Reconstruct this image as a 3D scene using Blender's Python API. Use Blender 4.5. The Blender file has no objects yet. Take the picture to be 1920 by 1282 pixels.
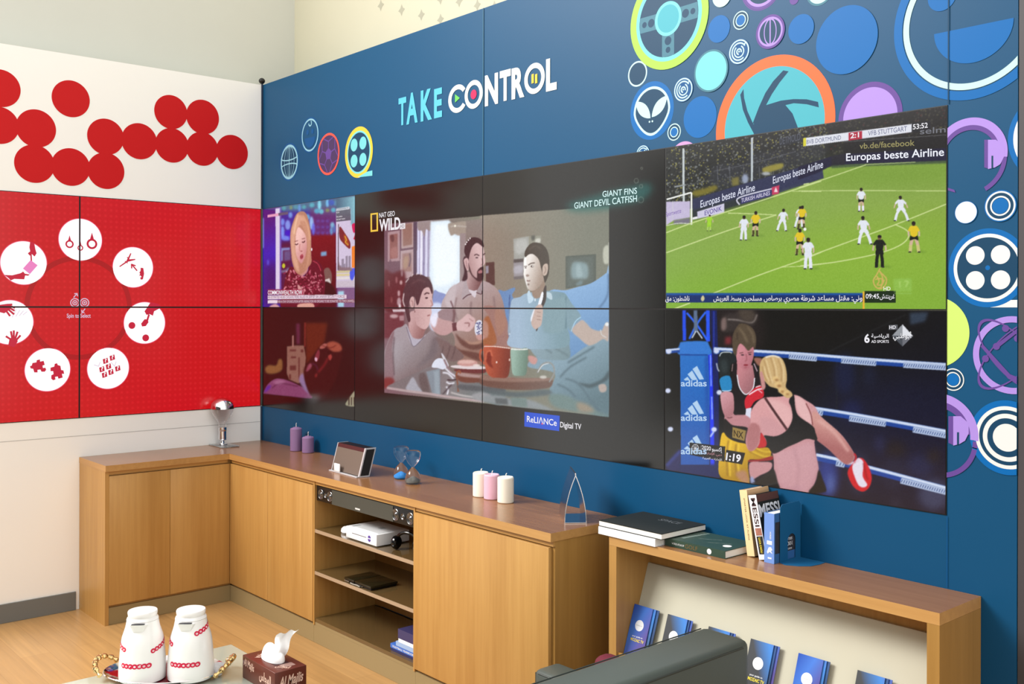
import bpy, bmesh, math, random
import numpy as np
from mathutils import Vector, Matrix

# ------------------------------------------------------------------ camera, light, exposure
S = bpy.context.scene
COL = S.collection
FPX, YAW, ROLL, HOR = 1891.989, 0.8533398, 0.00243089, 575.5863
CAM = np.array([6.394952, -3.2867175, 1.8534])
PW, PH, PX0, PY0, MID = 1.21, 0.68, -0.016465, 0.0115, 1.847      # display panel pitch, start offsets, middle joint height

cam = bpy.data.cameras.new('camera'); cam_o = bpy.data.objects.new('camera', cam); COL.objects.link(cam_o)
cam.sensor_fit = 'HORIZONTAL'; cam.sensor_width = 36.0; cam.lens = FPX / 1920 * 36.0
cam.shift_x = 0.0; cam.shift_y = -(641 - HOR) / 1920
cam.clip_start = 0.05; cam.clip_end = 100
cam_o.matrix_world = (Matrix.Translation(CAM.tolist()) @ Matrix.Rotation(YAW, 4, 'Z') @ Matrix.Rotation(math.pi / 2, 4, 'X')
                      @ Matrix.Rotation(ROLL, 4, 'Z'))
S.camera = cam_o

S.view_settings.view_transform = 'Standard'
S.view_settings.look = 'None'
S.view_settings.exposure = 0.0
S.view_settings.gamma = 1.0
S.view_settings.use_curve_mapping = False

world = bpy.data.worlds.new('daylight_world'); S.world = world; world.use_nodes = True
bgn = world.node_tree.nodes['Background']; bgn.inputs[0].default_value = (1.0, 0.985, 0.95, 1); bgn.inputs[1].default_value = 1.6

def area(name, loc, target, sx, sy, power, col=(1, 1, 1)):
    l = bpy.data.lights.new(name, 'AREA'); l.shape = 'RECTANGLE'; l.size = sx; l.size_y = sy; l.energy = power; l.color = col
    o = bpy.data.objects.new(name, l); COL.objects.link(o); o.location = loc
    o.rotation_euler = (Vector(target) - Vector(loc)).to_track_quat('-Z', 'Y').to_euler()
    return o
area('window_daylight', (-1.2, -6.8, 6.9), (2.2, -0.2, 1.0), 5.0, 2.6, 1220, (1.0, 0.98, 0.94))

# ------------------------------------------------------------------ pixel <-> place (survey of the photograph)
def project(P):
    P = np.atleast_2d(np.asarray(P, float))
    c, s = math.cos(YAW), math.sin(YAW)
    d = P - CAM
    z = -s * d[:, 0] + c * d[:, 1]
    u = FPX * (c * d[:, 0] + s * d[:, 1]) / z
    v = -FPX * d[:, 2] / z
    cr, sr = math.cos(ROLL), math.sin(ROLL)
    return np.stack([960 + cr * u - sr * v, HOR + sr * u + cr * v], 1)
def ray(x, y):
    du, dv = x - 960, y - HOR
    cr, sr = math.cos(ROLL), math.sin(ROLL)
    u = cr * du + sr * dv; v = -sr * du + cr * dv
    c, s = math.cos(YAW), math.sin(YAW)
    return np.array([-s, c, 0]) + np.array([c, s, 0]) * u / FPX - np.array([0, 0, 1.0]) * v / FPX
def hit(x, y, axis, val):
    d = ray(x, y); return CAM + d * (val - CAM[axis]) / d[axis]
def RW(x, y):                       # right (blue) wall -> (x, z)
    h = hit(x, y, 1, 0.0); return (h[0], h[2])
def LW(x, y):                       # left (white) wall -> (y, z)
    h = hit(x, y, 0, 0.0); return (h[1], h[2])
def px_per_m(P):
    c, s = math.cos(YAW), math.sin(YAW); return FPX / (-s * (P[0] - CAM[0]) + c * (P[1] - CAM[1]))

# ------------------------------------------------------------------ materials
def s2l(c):
    c = np.asarray(c, float) / 255.0
    return np.where(c <= 0.04045, c / 12.92, ((c + 0.055) / 1.055) ** 2.4)
MATS = {}
def mat(name, rgb, rough=0.5, metal=0.0, spec=0.5, trans=0.0, ior=1.45, coat=0.0, bump=0.0, bscale=200, noise=0.0, nscale=30):
    if name in MATS: return MATS[name]
    m = bpy.data.materials.new(name); m.use_nodes = True; nt = m.node_tree
    b = nt.nodes['Principled BSDF']
    c = tuple(s2l(rgb)) + (1,)
    b.inputs['Base Color'].default_value = c
    b.inputs['Roughness'].default_value = rough; b.inputs['Metallic'].default_value = metal
    b.inputs['Specular IOR Level'].default_value = spec; b.inputs['Transmission Weight'].default_value = trans
    b.inputs['IOR'].default_value = ior; b.inputs['Coat Weight'].default_value = coat
    tc = None
    if noise or bump:
        tc = nt.nodes.new('ShaderNodeTexCoord')
    if noise:
        n = nt.nodes.new('ShaderNodeTexNoise'); n.inputs['Scale'].default_value = nscale; n.inputs['Detail'].default_value = 4
        nt.links.new(tc.outputs['Object'], n.inputs['Vector'])
        mx = nt.nodes.new('ShaderNodeMixRGB'); mx.blend_type = 'MIX'
        mx.inputs[1].default_value = tuple(min(1, v * (1 - noise)) for v in c[:3]) + (1,)
        mx.inputs[2].default_value = tuple(min(1, v * (1 + noise)) for v in c[:3]) + (1,)
        nt.links.new(n.outputs['Fac'], mx.inputs[0]); nt.links.new(mx.outputs[0], b.inputs['Base Color'])
    if bump:
        n2 = nt.nodes.new('ShaderNodeTexNoise'); n2.inputs['Scale'].default_value = bscale; n2.inputs['Detail'].default_value = 3
        nt.links.new(tc.outputs['Object'], n2.inputs['Vector'])
        bp = nt.nodes.new('ShaderNodeBump'); bp.inputs['Strength'].default_value = bump; bp.inputs['Distance'].default_value = 0.002
        nt.links.new(n2.outputs['Fac'], bp.inputs['Height']); nt.links.new(bp.outputs['Normal'], b.inputs['Normal'])
    MATS[name] = m; return m
def wood(name, dark, light, grain, rough=0.42, fine=26.0):
    """oak veneer: noise stretched along the grain axis (0 x, 1 y, 2 z)"""
    if name in MATS: return MATS[name]
    m = bpy.data.materials.new(name); m.use_nodes = True; nt = m.node_tree; b = nt.nodes['Principled BSDF']
    tc = nt.nodes.new('ShaderNodeTexCoord'); mp = nt.nodes.new('ShaderNodeMapping')
    sc = [fine, fine, fine]; sc[grain] = fine * 0.045
    mp.inputs['Scale'].default_value = sc
    nt.links.new(tc.outputs['Object'], mp.inputs['Vector'])
    n = nt.nodes.new('ShaderNodeTexNoise'); n.inputs['Scale'].default_value = 1.6; n.inputs['Detail'].default_value = 6; n.inputs['Roughness'].default_value = 0.65
    nt.links.new(mp.outputs[0], n.inputs['Vector'])
    mp2 = nt.nodes.new('ShaderNodeMapping'); sc2 = [5.0, 5.0, 5.0]; sc2[grain] = 0.12
    mp2.inputs['Scale'].default_value = sc2
    nt.links.new(tc.outputs['Object'], mp2.inputs['Vector'])
    n2 = nt.nodes.new('ShaderNodeTexNoise'); n2.inputs['Scale'].default_value = 1.0; n2.inputs['Detail'].default_value = 2
    nt.links.new(mp2.outputs[0], n2.inputs['Vector'])
    ad = nt.nodes.new('ShaderNodeMath'); ad.operation = 'MULTIPLY_ADD'; ad.inputs[1].default_value = 0.55; 
    nt.links.new(n.outputs['Fac'], ad.inputs[0])
    ml = nt.nodes.new('ShaderNodeMath'); ml.operation = 'MULTIPLY'; ml.inputs[1].default_value = 0.45
    nt.links.new(n2.outputs['Fac'], ml.inputs[0]); nt.links.new(ml.outputs[0], ad.inputs[2])
    r = nt.nodes.new('ShaderNodeValToRGB'); r.color_ramp.elements[0].position = 0.36; r.color_ramp.elements[1].position = 0.64
    r.color_ramp.elements[0].color = tuple(s2l(dark)) + (1,); r.color_ramp.elements[1].color = tuple(s2l(light)) + (1,)
    nt.links.new(ad.outputs[0], r.inputs[0]); nt.links.new(r.outputs[0], b.inputs['Base Color'])
    b.inputs['Roughness'].default_value = rough
    MATS[name] = m; return m
def glow(rgb, strength=1.0):
    """lit pixels of a screen"""
    key = 'screen_glow_%d_%d_%d_%d' % (*[int(v) for v in rgb], int(strength * 100))
    if key in MATS: return MATS[key]
    m = bpy.data.materials.new(key); m.use_nodes = True; b = m.node_tree.nodes['Principled BSDF']
    b.inputs['Base Color'].default_value = (0.004, 0.004, 0.004, 1); b.inputs['Roughness'].default_value = 0.22
    b.inputs['Emission Color'].default_value = tuple(s2l(rgb)) + (1,); b.inputs['Emission Strength'].default_value = strength
    MATS[key] = m; return m

OAK = dict(dark=(172, 127, 66), light=(190, 146, 82))
W_V = wood('oak_veneer_upright', OAK['dark'], OAK['light'], 2)
W_X = wood('oak_veneer_lengthwise', OAK['dark'], OAK['light'], 0)
W_TOP = wood('oak_worktop', (128, 86, 52), (145, 102, 65), 0, rough=0.23)
W_TOPY = wood('oak_worktop_crosswise', (128, 86, 52), (145, 102, 65), 1, rough=0.23)
M_BLACK = mat('black_plastic', (14, 14, 15), 0.35)
M_WHITE = mat('white_plastic', (238, 238, 240), 0.3)
M_CHROME = mat('chrome', (225, 225, 228), 0.08, 1.0)
M_SILVER = mat('brushed_silver', (200, 200, 202), 0.28, 1.0)
M_GLASS = mat('clear_glass', (255, 255, 255), 0.0, 0.0, 0.5, 1.0, 1.45)
M_GOLD = mat('gold_metal', (222, 190, 132), 0.2, 1.0)
M_PAPER = mat('paper_white', (240, 238, 230), 0.7)

# ------------------------------------------------------------------ mesh builder
def link(o, parent=None):
    COL.objects.link(o)
    if parent is not None:
        o.parent = parent
        o.matrix_parent_inverse = Matrix.Identity(4)
    return o
def tag(o, label=None, cat=None, group=None, kind=None):
    if label: o['label'] = label
    if cat: o['category'] = cat
    if group: o['group'] = group
    if kind: o['kind'] = kind
    return o
def thing(name, label, cat, loc=(0, 0, 0), rz=0.0, group=None):
    o = bpy.data.objects.new(name, None); o.empty_display_size = 0.05
    o.location = loc; o.rotation_euler = (0, 0, rz); COL.objects.link(o)
    return tag(o, label, cat, group)
class MB:
    def __init__(s): s.bm = bmesh.new(); s.mi = 0
    def _v(s, pts, M=None):
        return [s.bm.verts.new(M @ Vector(p) if M else Vector(p)) for p in pts]
    def face(s, pts):
        f = s.bm.faces.new(s._v(pts)); f.material_index = s.mi; return f
    def box(s, lo, hi, bev=0.0, seg=2, M=None):
        x0, y0, z0 = lo; x1, y1, z1 = hi
        v = s._v([(x0, y0, z0), (x1, y0, z0), (x1, y1, z0), (x0, y1, z0), (x0, y0, z1), (x1, y0, z1), (x1, y1, z1), (x0, y1, z1)], M)
        fs = [s.bm.faces.new([v[i] for i in q]) for q in ((3, 2, 1, 0), (4, 5, 6, 7), (0, 1, 5, 4), (1, 2, 6, 5), (2, 3, 7, 6), (3, 0, 4, 7))]
        for f in fs: f.material_index = s.mi
        if bev:
            ed = list({e for f in fs for e in f.edges})
            bmesh.ops.bevel(s.bm, geom=ed, offset=bev, segments=seg, profile=0.5, affect='EDGES', clamp_overlap=True)
        return s
    def prism(s, poly, axis, a, b, M=None):
        """poly in the two other axes (cyclic order kept), extruded from a to b along axis"""
        def P(p, t):
            return {0: (t, p[0], p[1]), 1: (p[0], t, p[1]), 2: (p[0], p[1], t)}[axis]
        A = s._v([P(p, a) for p in poly], M); B = s._v([P(p, b) for p in poly], M)
        n = len(poly)
        fs = [s.bm.faces.new(A[::-1]), s.bm.faces.new(B)] + [s.bm.faces.new([A[i], A[(i + 1) % n], B[(i + 1) % n], B[i]]) for i in range(n)]
        for f in fs: f.material_index = s.mi
        return s
    def lathe(s, prof, n=32, c=(0, 0, 0), M=None, cap=True):
        rings = []
        for r, z in prof:
            rings.append(s._v([(c[0] + r * math.cos(2 * math.pi * i / n), c[1] + r * math.sin(2 * math.pi * i / n), c[2] + z) for i in range(n)], M)
                         if r > 1e-6 else s._v([(c[0], c[1], c[2] + z)], M))
        for A, B in zip(rings, rings[1:]):
            for i in range(n):
                j = (i + 1) % n
                if len(A) == 1 and len(B) == 1: continue
                if len(A) == 1: f = s.bm.faces.new([A[0], B[j], B[i]])
                elif len(B) == 1: f = s.bm.faces.new([A[i], A[j], B[0]])
                else: f = s.bm.faces.new([A[i], A[j], B[j], B[i]])
                f.material_index = s.mi
        if cap:
            for R, rev in ((rings[0], True), (rings[-1], False)):
                if len(R) > 1:
                    f = s.bm.faces.new(R[::-1] if rev else R); f.material_index = s.mi
        return s
    def tube(s, pts, r, n=10, closed=False, M=None):
        P = [Vector(p) for p in pts]; N = len(P); rings = []
        rr = r if isinstance(r, (list, tuple)) else [r] * N
        up = Vector((0.123, 0.27, 0.95)).normalized()
        for i in range(N):
            a = P[(i - 1) % N] if (closed or i > 0) else P[i]; b = P[(i + 1) % N] if (closed or i < N - 1) else P[i]
            t = (b - a).normalized()
            u = up - t * up.dot(t)
            if u.length < 1e-4: u = Vector((1, 0, 0)) - t * t.x
            u.normalize(); up = u; w = t.cross(u)
            rings.append(s._v([P[i] + (u * math.cos(2 * math.pi * k / n) + w * math.sin(2 * math.pi * k / n)) * rr[i] for k in range(n)], M))
        prs = list(zip(rings, rings[1:])) + ([(rings[-1], rings[0])] if closed else [])
        for A, B in prs:
            for k in range(n):
                f = s.bm.faces.new([A[k], A[(k + 1) % n], B[(k + 1) % n], B[k]]); f.material_index = s.mi
        if not closed:
            f = s.bm.faces.new(rings[0][::-1]); f.material_index = s.mi
            f = s.bm.faces.new(rings[-1]); f.material_index = s.mi
        return s
    def build(s, name, m, parent=None, smooth=False, angle=35):
        me = bpy.data.meshes.new(name)
        bmesh.ops.recalc_face_normals(s.bm, faces=s.bm.faces)
        if smooth:
            for f in s.bm.faces: f.smooth = True
            for e in s.bm.edges:
                if len(e.link_faces) == 2 and e.calc_face_angle(0) > math.radians(angle): e.smooth = False
        s.bm.to_mesh(me); s.bm.free()
        for x in (m if isinstance(m, (list, tuple)) else [m]): me.materials.append(x)
        return link(bpy.data.objects.new(name, me), parent)
def box(name, lo, hi, m, parent=None, bev=0.0, seg=2):
    return MB().box(lo, hi, bev, seg).build(name, m, parent, smooth=bev > 0, angle=50)
def copy_tree(o, parent=None):
    c = o.copy(); COL.objects.link(c)
    if parent is not None: c.parent = parent
    for ch in list(o.children): copy_tree(ch, c)
    return c

# ------------------------------------------------------------------ lettering
_TX = {}
def glyphs(txt, bold=0.0, narrow=1.0):
    key = (txt, bold, narrow)
    if key in _TX: return _TX[key]
    cu = bpy.data.curves.new('lettering', 'FONT'); cu.body = txt; cu.offset = bold; cu.resolution_u = 4; cu.space_character = narrow
    ob = bpy.data.objects.new('lettering', cu); COL.objects.link(ob)
    dg = bpy.context.evaluated_depsgraph_get(); dg.update()
    me = bpy.data.meshes.new_from_object(ob.evaluated_get(dg), depsgraph=dg)
    V = np.array([v.co[:2] for v in me.vertices]) if len(me.vertices) else np.zeros((0, 2))
    F = [tuple(p.vertices) for p in me.polygons]
    bpy.data.objects.remove(ob); bpy.data.curves.remove(cu); bpy.data.meshes.remove(me)
    _TX[key] = (V, F); return V, F
CAP = None
def text_geo(txt, A, B, up, bold=0.0, narrow=1.0, slant=0.0):
    """glyph faces mapped so the text runs from A to B with cap height |up|"""
    global CAP
    if CAP is None:
        v, _ = glyphs('H'); CAP = v[:, 1].max()
    V, F = glyphs(txt, bold, narrow)
    if not len(V): return [], []
    A, B, up = Vector(A), Vector(B), Vector(up)
    x0, x1 = V[:, 0].min(), V[:, 0].max()
    d = B - A
    out = []
    for x, y in V:
        t = (x - x0) / (x1 - x0); w = y / CAP
        out.append(A + d * (t + slant * w) + up * w)
    return out, F
def text_obj(name, txt, A, B, up, m, parent, bold=0.0, narrow=1.0, slant=0.0):
    V, F = text_geo(txt, A, B, up, bold, narrow, slant)
    me = bpy.data.meshes.new(name); me.from_pydata([tuple(v) for v in V], [], F); me.materials.append(m)
    return link(bpy.data.objects.new(name, me), parent)

# ------------------------------------------------------------------ flat printed motifs on a wall
class Decal:
    """coloured shapes printed on a wall: side 'R' (x,z at y<0) or 'L' (y,z at x>0); clipped to the wall face"""
    def __init__(s, side, base=0.0004, lim=None):
        s.side, s.base, s.mats, s.V, s.F, s.MI, s.lim = side, base, [], [], [], [], lim; s.n = 0
    def _m(s, m):
        if m not in s.mats: s.mats.append(m)
        return s.mats.index(m)
    def _clip(s, p):
        if not s.lim: return p
        for ax, sg, lim in s.lim:
            q = []; n = len(p)
            for i in range(n):
                a, b = p[i], p[(i + 1) % n]; da = sg * (lim - a[ax]); db = sg * (lim - b[ax])
                if da >= 0: q.append(a)
                if (da >= 0) != (db >= 0):
                    t = da / (da - db); q.append((a[0] + (b[0] - a[0]) * t, a[1] + (b[1] - a[1]) * t))
            p = q
            if len(p) < 3: return []
        return p
    def P3(s, p, k):
        e = s.base + 0.00006 * k + 0.000005 * (s.n % 9)
        return (p[0], -e, p[1]) if s.side == 'R' else (e, p[0], p[1])
    def poly(s, pts, m, k=0):
        p = s._clip([tuple(q) for q in pts])
        if len(p) < 3: return s
        s.n += 1; b = len(s.V); s.V += [s.P3(q, k) for q in p]; s.F.append(tuple(range(b, b + len(p)))); s.MI.append(s._m(m)); return s
    def pp(s, pts, m, k=0, f=None):
        """polygon given in photograph pixels (through zoom frame f = ox, oy, scale)"""
        ox, oy, sc = f or (0, 0, 1); W = RW if s.side == 'R' else LW
        return s.poly([W(ox + sc * x, oy + sc * y) for x, y in pts], m, k)
    def disc(s, c, r, m, k=0, ry=None, n=64, rot=0.0, a0=0.0, a1=2 * math.pi):
        ry = ry or r; pts = []
        N = n if a1 - a0 > 6.28 else n + 1
        for i in range(N):
            a = a0 + (a1 - a0) * i / n
            x, y = r * math.cos(a), ry * math.sin(a)
            pts.append((c[0] + x * math.cos(rot) - y * math.sin(rot), c[1] + x * math.sin(rot) + y * math.cos(rot)))
        return s.poly(pts, m, k)
    def ring(s, c, r1, r0, m, k=0, n=64, a0=0.0, a1=2 * math.pi, e=1.0, rot=0.0):
        def P(r, a):
            x, y = r * e * math.cos(a), r * math.sin(a)
            return (c[0] + x * math.cos(rot) - y * math.sin(rot), c[1] + x * math.sin(rot) + y * math.cos(rot))
        for i in range(n):
            a = a0 + (a1 - a0) * i / n; b = a0 + (a1 - a0) * (i + 1) / n
            s.poly([P(r0, a), P(r1, a), P(r1, b), P(r0, b)], m, k)
        return s
    def stroke(s, pts, w, m, k=0):
        for (a, b) in zip(pts, pts[1:]):
            dx, dy = b[0] - a[0], b[1] - a[1]; L = math.hypot(dx, dy) or 1; nx, ny = -dy / L * w / 2, dx / L * w / 2
            ex, ey = dx / L * w * 0.25, dy / L * w * 0.25
            s.poly([(a[0] + nx - ex, a[1] + ny - ey), (b[0] + nx + ex, b[1] + ny + ey), (b[0] - nx + ex, b[1] - ny + ey), (a[0] - nx - ex, a[1] - ny - ey)], m, k)
        return s
    def text(s, txt, A, B, h, m, k=0, bold=0.0, narrow=1.0):
        V, F = text_geo(txt, (A[0], A[1], 0), (B[0], B[1], 0), (0, h, 0), bold, narrow)
        for f in F:
            s.poly([(V[i][0], V[i][1]) for i in f], m, k)
        return s
    def build(s, name, parent):
        me = bpy.data.meshes.new(name); me.from_pydata(s.V, [], s.F)
        for m in s.mats: me.materials.append(m)
        me.polygons.foreach_set('material_index', s.MI)
        return link(bpy.data.objects.new(name, me), parent)

# ------------------------------------------------------------------ the setting
def struct(name, mb, m, parent=None, label=None):
    o = mb.build(name, m, parent)
    if parent is None: o['kind'] = 'structure'
    return o
# floor: light oak planks running along the long wall
def floor_mat():
    m = bpy.data.materials.new('oak_plank_floor'); m.use_nodes = True; nt = m.node_tree; b = nt.nodes['Principled BSDF']
    tc = nt.nodes.new('ShaderNodeTexCoord')
    br = nt.nodes.new('ShaderNodeTexBrick'); br.inputs['Scale'].default_value = 1.0
    br.inputs['Brick Width'].default_value = 1.4; br.inputs['Row Height'].default_value = 0.145; br.inputs['Mortar Size'].default_value = 0.0012
    br.inputs['Color1'].default_value = tuple(s2l((166, 126, 78))) + (1,); br.inputs['Color2'].default_value = tuple(s2l((178, 138, 88))) + (1,)
    br.inputs['Mortar'].default_value = tuple(s2l((150, 112, 68))) + (1,)
    nt.links.new(tc.outputs['Object'], br.inputs['Vector'])
    mp = nt.nodes.new('ShaderNodeMapping'); mp.inputs['Scale'].default_value = (1.2, 26, 1)
    nt.links.new(tc.outputs['Object'], mp.inputs['Vector'])
    n = nt.nodes.new('ShaderNodeTexNoise'); n.inputs['Scale'].default_value = 1.5; n.inputs['Detail'].default_value = 5
    nt.links.new(mp.outputs[0], n.inputs['Vector'])
    hs = nt.nodes.new('ShaderNodeHueSaturation'); ma = nt.nodes.new('ShaderNodeMapRange')
    ma.inputs[3].default_value = 0.72; ma.inputs[4].default_value = 1.28
    nt.links.new(n.outputs['Fac'], ma.inputs[0]); nt.links.new(ma.outputs[0], hs.inputs['Value'])
    nt.links.new(br.outputs['Color'], hs.inputs['Color']); nt.links.new(hs.outputs[0], b.inputs['Base Color'])
    b.inputs['Roughness'].default_value = 0.3
    return m
struct('floor', MB().box((-0.4, -9.0, -0.08), (9.0, 0.6, 0.0)), floor_mat())
XE = 5.048; ZT = 3.384
OX1 = PX0 + 4 * PW; OZ0, OZ1 = MID - PH, MID + PH
LY1 = -PY0 - 2 * PW
M_BLUE = mat('blue_satin_laminate', (10, 70, 108), 0.42, spec=0.22)
M_WWALL = mat('white_gloss_panel', (250, 250, 247), 0.35)
# blue mural wall with an opening that takes the displays
mb = MB()
mb.box((0.0, 0.0, OZ1), (XE, 0.06, ZT)); mb.box((0.0, 0.0, 0.0), (XE, 0.06, OZ0)); mb.box((OX1, 0.0, OZ0), (XE, 0.06, OZ1))
wall_r = struct('wall_right', mb, M_BLUE)
mb = MB()
mb.box((-0.06, -2.47, OZ1), (-0.0005, 0.0, ZT)); mb.box((-0.06, -2.47, 0.0), (-0.0005, 0.0, OZ0)); mb.box((-0.06, -2.47, OZ0), (-0.0005, LY1, OZ1))
wall_l = struct('wall_left', mb, M_WWALL)
struct('wall_back', MB().box((-0.25, 0.35, 0.0), (7.0, 0.43, 6.0)), mat('cream_paint', (192, 189, 167), 0.7, noise=0.03, nscale=3))
struct('wall_side', MB().box((-0.27, -2.47, 0.0), (-0.19, 0.35, 6.0)), mat('grey_paint', (208, 210, 202), 0.7, noise=0.02, nscale=3))
struct('wall_end', MB().box((XE + 0.002, 0.002, 0.0), (6.6, 0.12, 3.7)), mat('charcoal_panel', (62, 60, 64), 0.5))
struct('added_dark_wall', MB().box((-4.2, -8.9, 0.0), (8.9, -8.8, 4.2)), mat('charcoal_paint', (50, 49, 50), 0.7))  # unseen dark wall, added so the right displays reflect black
struct('baseboard_left', MB().box((0.0, -2.47, 0.0), (0.012, -1.24, 0.112), 0.002), mat('grey_skirting', (112, 114, 112), 0.4))
# dark strip with a ball cap in the corner of the two display walls
mb = MB(); mb.box((0.0, -0.012, 0.93), (0.009, -0.0012, OZ0 - 0.001)); mb.box((0.0, -0.012, OZ1 + 0.001), (0.009, -0.0012, ZT + 0.012))
tr = struct('trim_1', mb, mat('anthracite_strip', (44, 58, 80), 0.4))
mb = MB(); mb.lathe([(0.0, -0.022), (0.011, -0.018), (0.02, -0.008), (0.022, 0.0), (0.02, 0.009), (0.012, 0.018), (0.0, 0.022)], 20, (0.004, -0.008, ZT + 0.026))
mb.build('ball_cap', M_BLACK, tr, True)

def inks(**k): return {n: mat('mural_ink_' + n, c if n in ('red', 'grey') else tuple(v * .88 for v in c), 0.45, spec=0.2) for n, c in k.items()}
K = inks(white=(236, 240, 240), ice=(196, 236, 236), pale=(150, 205, 226), aqua=(120, 214, 222), sky=(92, 196, 226), teal=(62, 150, 170), midteal=(74, 178, 196), steel=(70, 128, 150),
         blue=(0, 106, 184), navy=(16, 66, 100), lime=(170, 226, 84), lemon=(206, 240, 120), yellow=(248, 206, 70), orange=(248, 112, 62), coral=(240, 92, 78),
         lilac=(176, 146, 232), violet=(104, 74, 156), plum=(74, 56, 98), pink=(204, 158, 214), green=(110, 206, 96), magenta=(222, 40, 96), gold=(240, 204, 70),
         halo=(8, 84, 146), red=(200, 24, 28), grey=(164, 162, 144))
LIM = [(0, 1, XE - 0.0006), (1, 1, ZT - 0.001), (0, -1, 0.001)]
Z3 = (480, 0, 0.3125); Z4 = (1150, 0, 0.241838); Z5 = (1480, 0, 0.265220); Z6 = (1740, 180, 0.34351); Z7 = (1740, 540, 0.34351); Z1 = (0, 0, 0.327654)
def cz(f, x, yt, yb):
    """circle on the blue wall from its centre column and its top and bottom in a zoom frame"""
    ox, oy, s = f; X, zt = RW(ox + s * x, oy + s * yt); _, zb = RW(ox + s * x, oy + s * yb)
    return (X, (zt + zb) / 2), (zt - zb) / 2
NM = [0]
def motif(name, lim=LIM): NM[0] += 1; return Decal('R', 0.0003 + 0.0004 * (NM[0] % 8), lim)

# globe
d = motif('globe'); c, r = cz(Z3, 200, 868, 1075)
d.disc(c, r * 1.1, K['halo'], 0); d.disc(c, r, K['navy'], 1); d.ring(c, r, r * 0.88, K['pale'], 2)
for e in (0.28, 0.62): d.ring(c, r * 0.94, r * 0.94 - 0.006, K['pale'], 3, e=e)
d.stroke([(c[0], c[1] - r * .9), (c[0], c[1] + r * .9)], 0.007, K['pale'], 4)
for t in (0.28, -0.28):
    d.stroke([(c[0] + r * .95 * math.cos(a), c[1] + r * t + r * 0.18 * math.sin(a) * (1 if t < 0 else -1) * -1) for a in np.linspace(math.pi, 2 * math.pi, 14)], 0.008, K['pale'], 5)
d.build('globe_motif', wall_r)
# face with a curl of hair
d = motif('baby'); c, r = cz(Z3, 325, 712, 908)
d.ring(c, r * 1.08, r, K['halo'], 0); d.ring(c, r, r * 0.9, K['pale'], 1); d.ring((c[0] + r * .02, c[1] + r * .72), r * .2, r * .12, K['pale'], 2, a0=math.pi, a1=2.3 * math.pi)
d.disc((c[0] - r * .3, c[1] + r * .2), r * .16, K['halo'], 1); d.disc((c[0] + r * .3, c[1] + r * .2), r * .16, K['halo'], 1)
d.disc((c[0], c[1] - r * .15), r * .62, K['halo'], 1, a0=math.pi, a1=2 * math.pi)
d.build('baby_face_motif', wall_r)
# football
d = motif('football'); c, r = cz(Z3, 436, 798, 1050)
d.disc(c, r, K['plum'], 0); d.ring(c, r, r * .89, K['coral'], 2)
pent = [(c[0] + r * .3 * math.sin(2 * math.pi * i / 5), c[1] + r * .3 * math.cos(2 * math.pi * i / 5)) for i in range(5)]
d.poly(pent, K['violet'], 1)
for i, p in enumerate(pent):
    a = 2 * math.pi * i / 5; q = (c[0] + r * .6 * math.sin(a), c[1] + r * .6 * math.cos(a)); d.stroke([p, q], .007, K['violet'], 1)
    for da in (-.5, .5): d.stroke([q, (c[0] + r * .86 * math.sin(a + da), c[1] + r * .86 * math.cos(a + da))], .007, K['violet'], 1)
d.build('football_motif', wall_r)
# film reel, left
d = motif('reel'); c, r = cz(Z3, 618, 760, 1066)
d.disc(c, r, K['yellow'], 0); d.disc(c, r * .84, K['aqua'], 1); d.disc(c, r * .77, K['navy'], 2)
for x, y in ((590, 870), (643, 858), (590, 966), (643, 956)):
    q = RW(480 + .3125 * x, .3125 * y); d.disc(q, r * .25, K['aqua'], 3)
d.pp([(610, 1064), (668, 1030), (700, 1022), (700, 1054)], K['aqua'], 1, Z3)
d.build('film_reel_motif', wall_r)
# title lettering TAKE CONTROL
d = motif('title')
def zp(x, y, f=Z3): return RW(f[0] + f[2] * x, f[1] + f[2] * y)
for ch, xl, xr, yl, yr, yt in (('T', 857, 903, 748, 742, 600), ('A', 904, 972, 740, 718, 575), ('K', 990, 1058, 722, 704, 555), ('E', 1070, 1118, 703, 690, 545)):
    A, B = zp(xl, yl), zp(xr, yr); T = zp(xl, yt); d.text(ch, A, (B[0], A[1]), T[1] - A[1], K['sky'], 1, 0.038)
def ringz(x, yt, yb, xl, xr, m, th, **k):
    c, r = cz(Z3, x, yt, yb); wd = (zp(xr, (yt + yb) / 2)[0] - zp(xl, (yt + yb) / 2)[0]) / 2
    d.ring(c, r, r * th, m, 1, e=wd / r, **k); return c, r
c, r = ringz(1212, 508, 676, 1155, 1268, K['white'], .66, a0=.62, a1=2 * math.pi - .62)
d.pp([(1196, 565), (1225, 588), (1196, 616)], K['green'], 2, Z3)
c, r = ringz(1308, 481, 652, 1254, 1362, K['white'], .66); d.disc(c, r * .33, K['magenta'], 2)
c, r = ringz(1673, 378, 563, 1612, 1735, K['white'], .66)
for a, b in ((1655, 1669), (1676, 1690)): d.pp([(a, 447), (b, 442), (b, 498), (a, 502)], K['gold'], 2, Z3)
for ch, xl, xr, yb, yt in (('N', 1375, 1454, 629, 466), ('T', 1464, 1530, 602, 440), ('R', 1535, 1612, 588, 424), ('L', 1742, 1806, 540, 368)):
    A = zp(xl, yb); B = zp(xr, yb); T = zp(xl, yt); d.text(ch, A, (B[0], A[1]), T[1] - A[1], K['white'], 1, 0.045)
d.build('title_lettering', wall_r)
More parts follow.
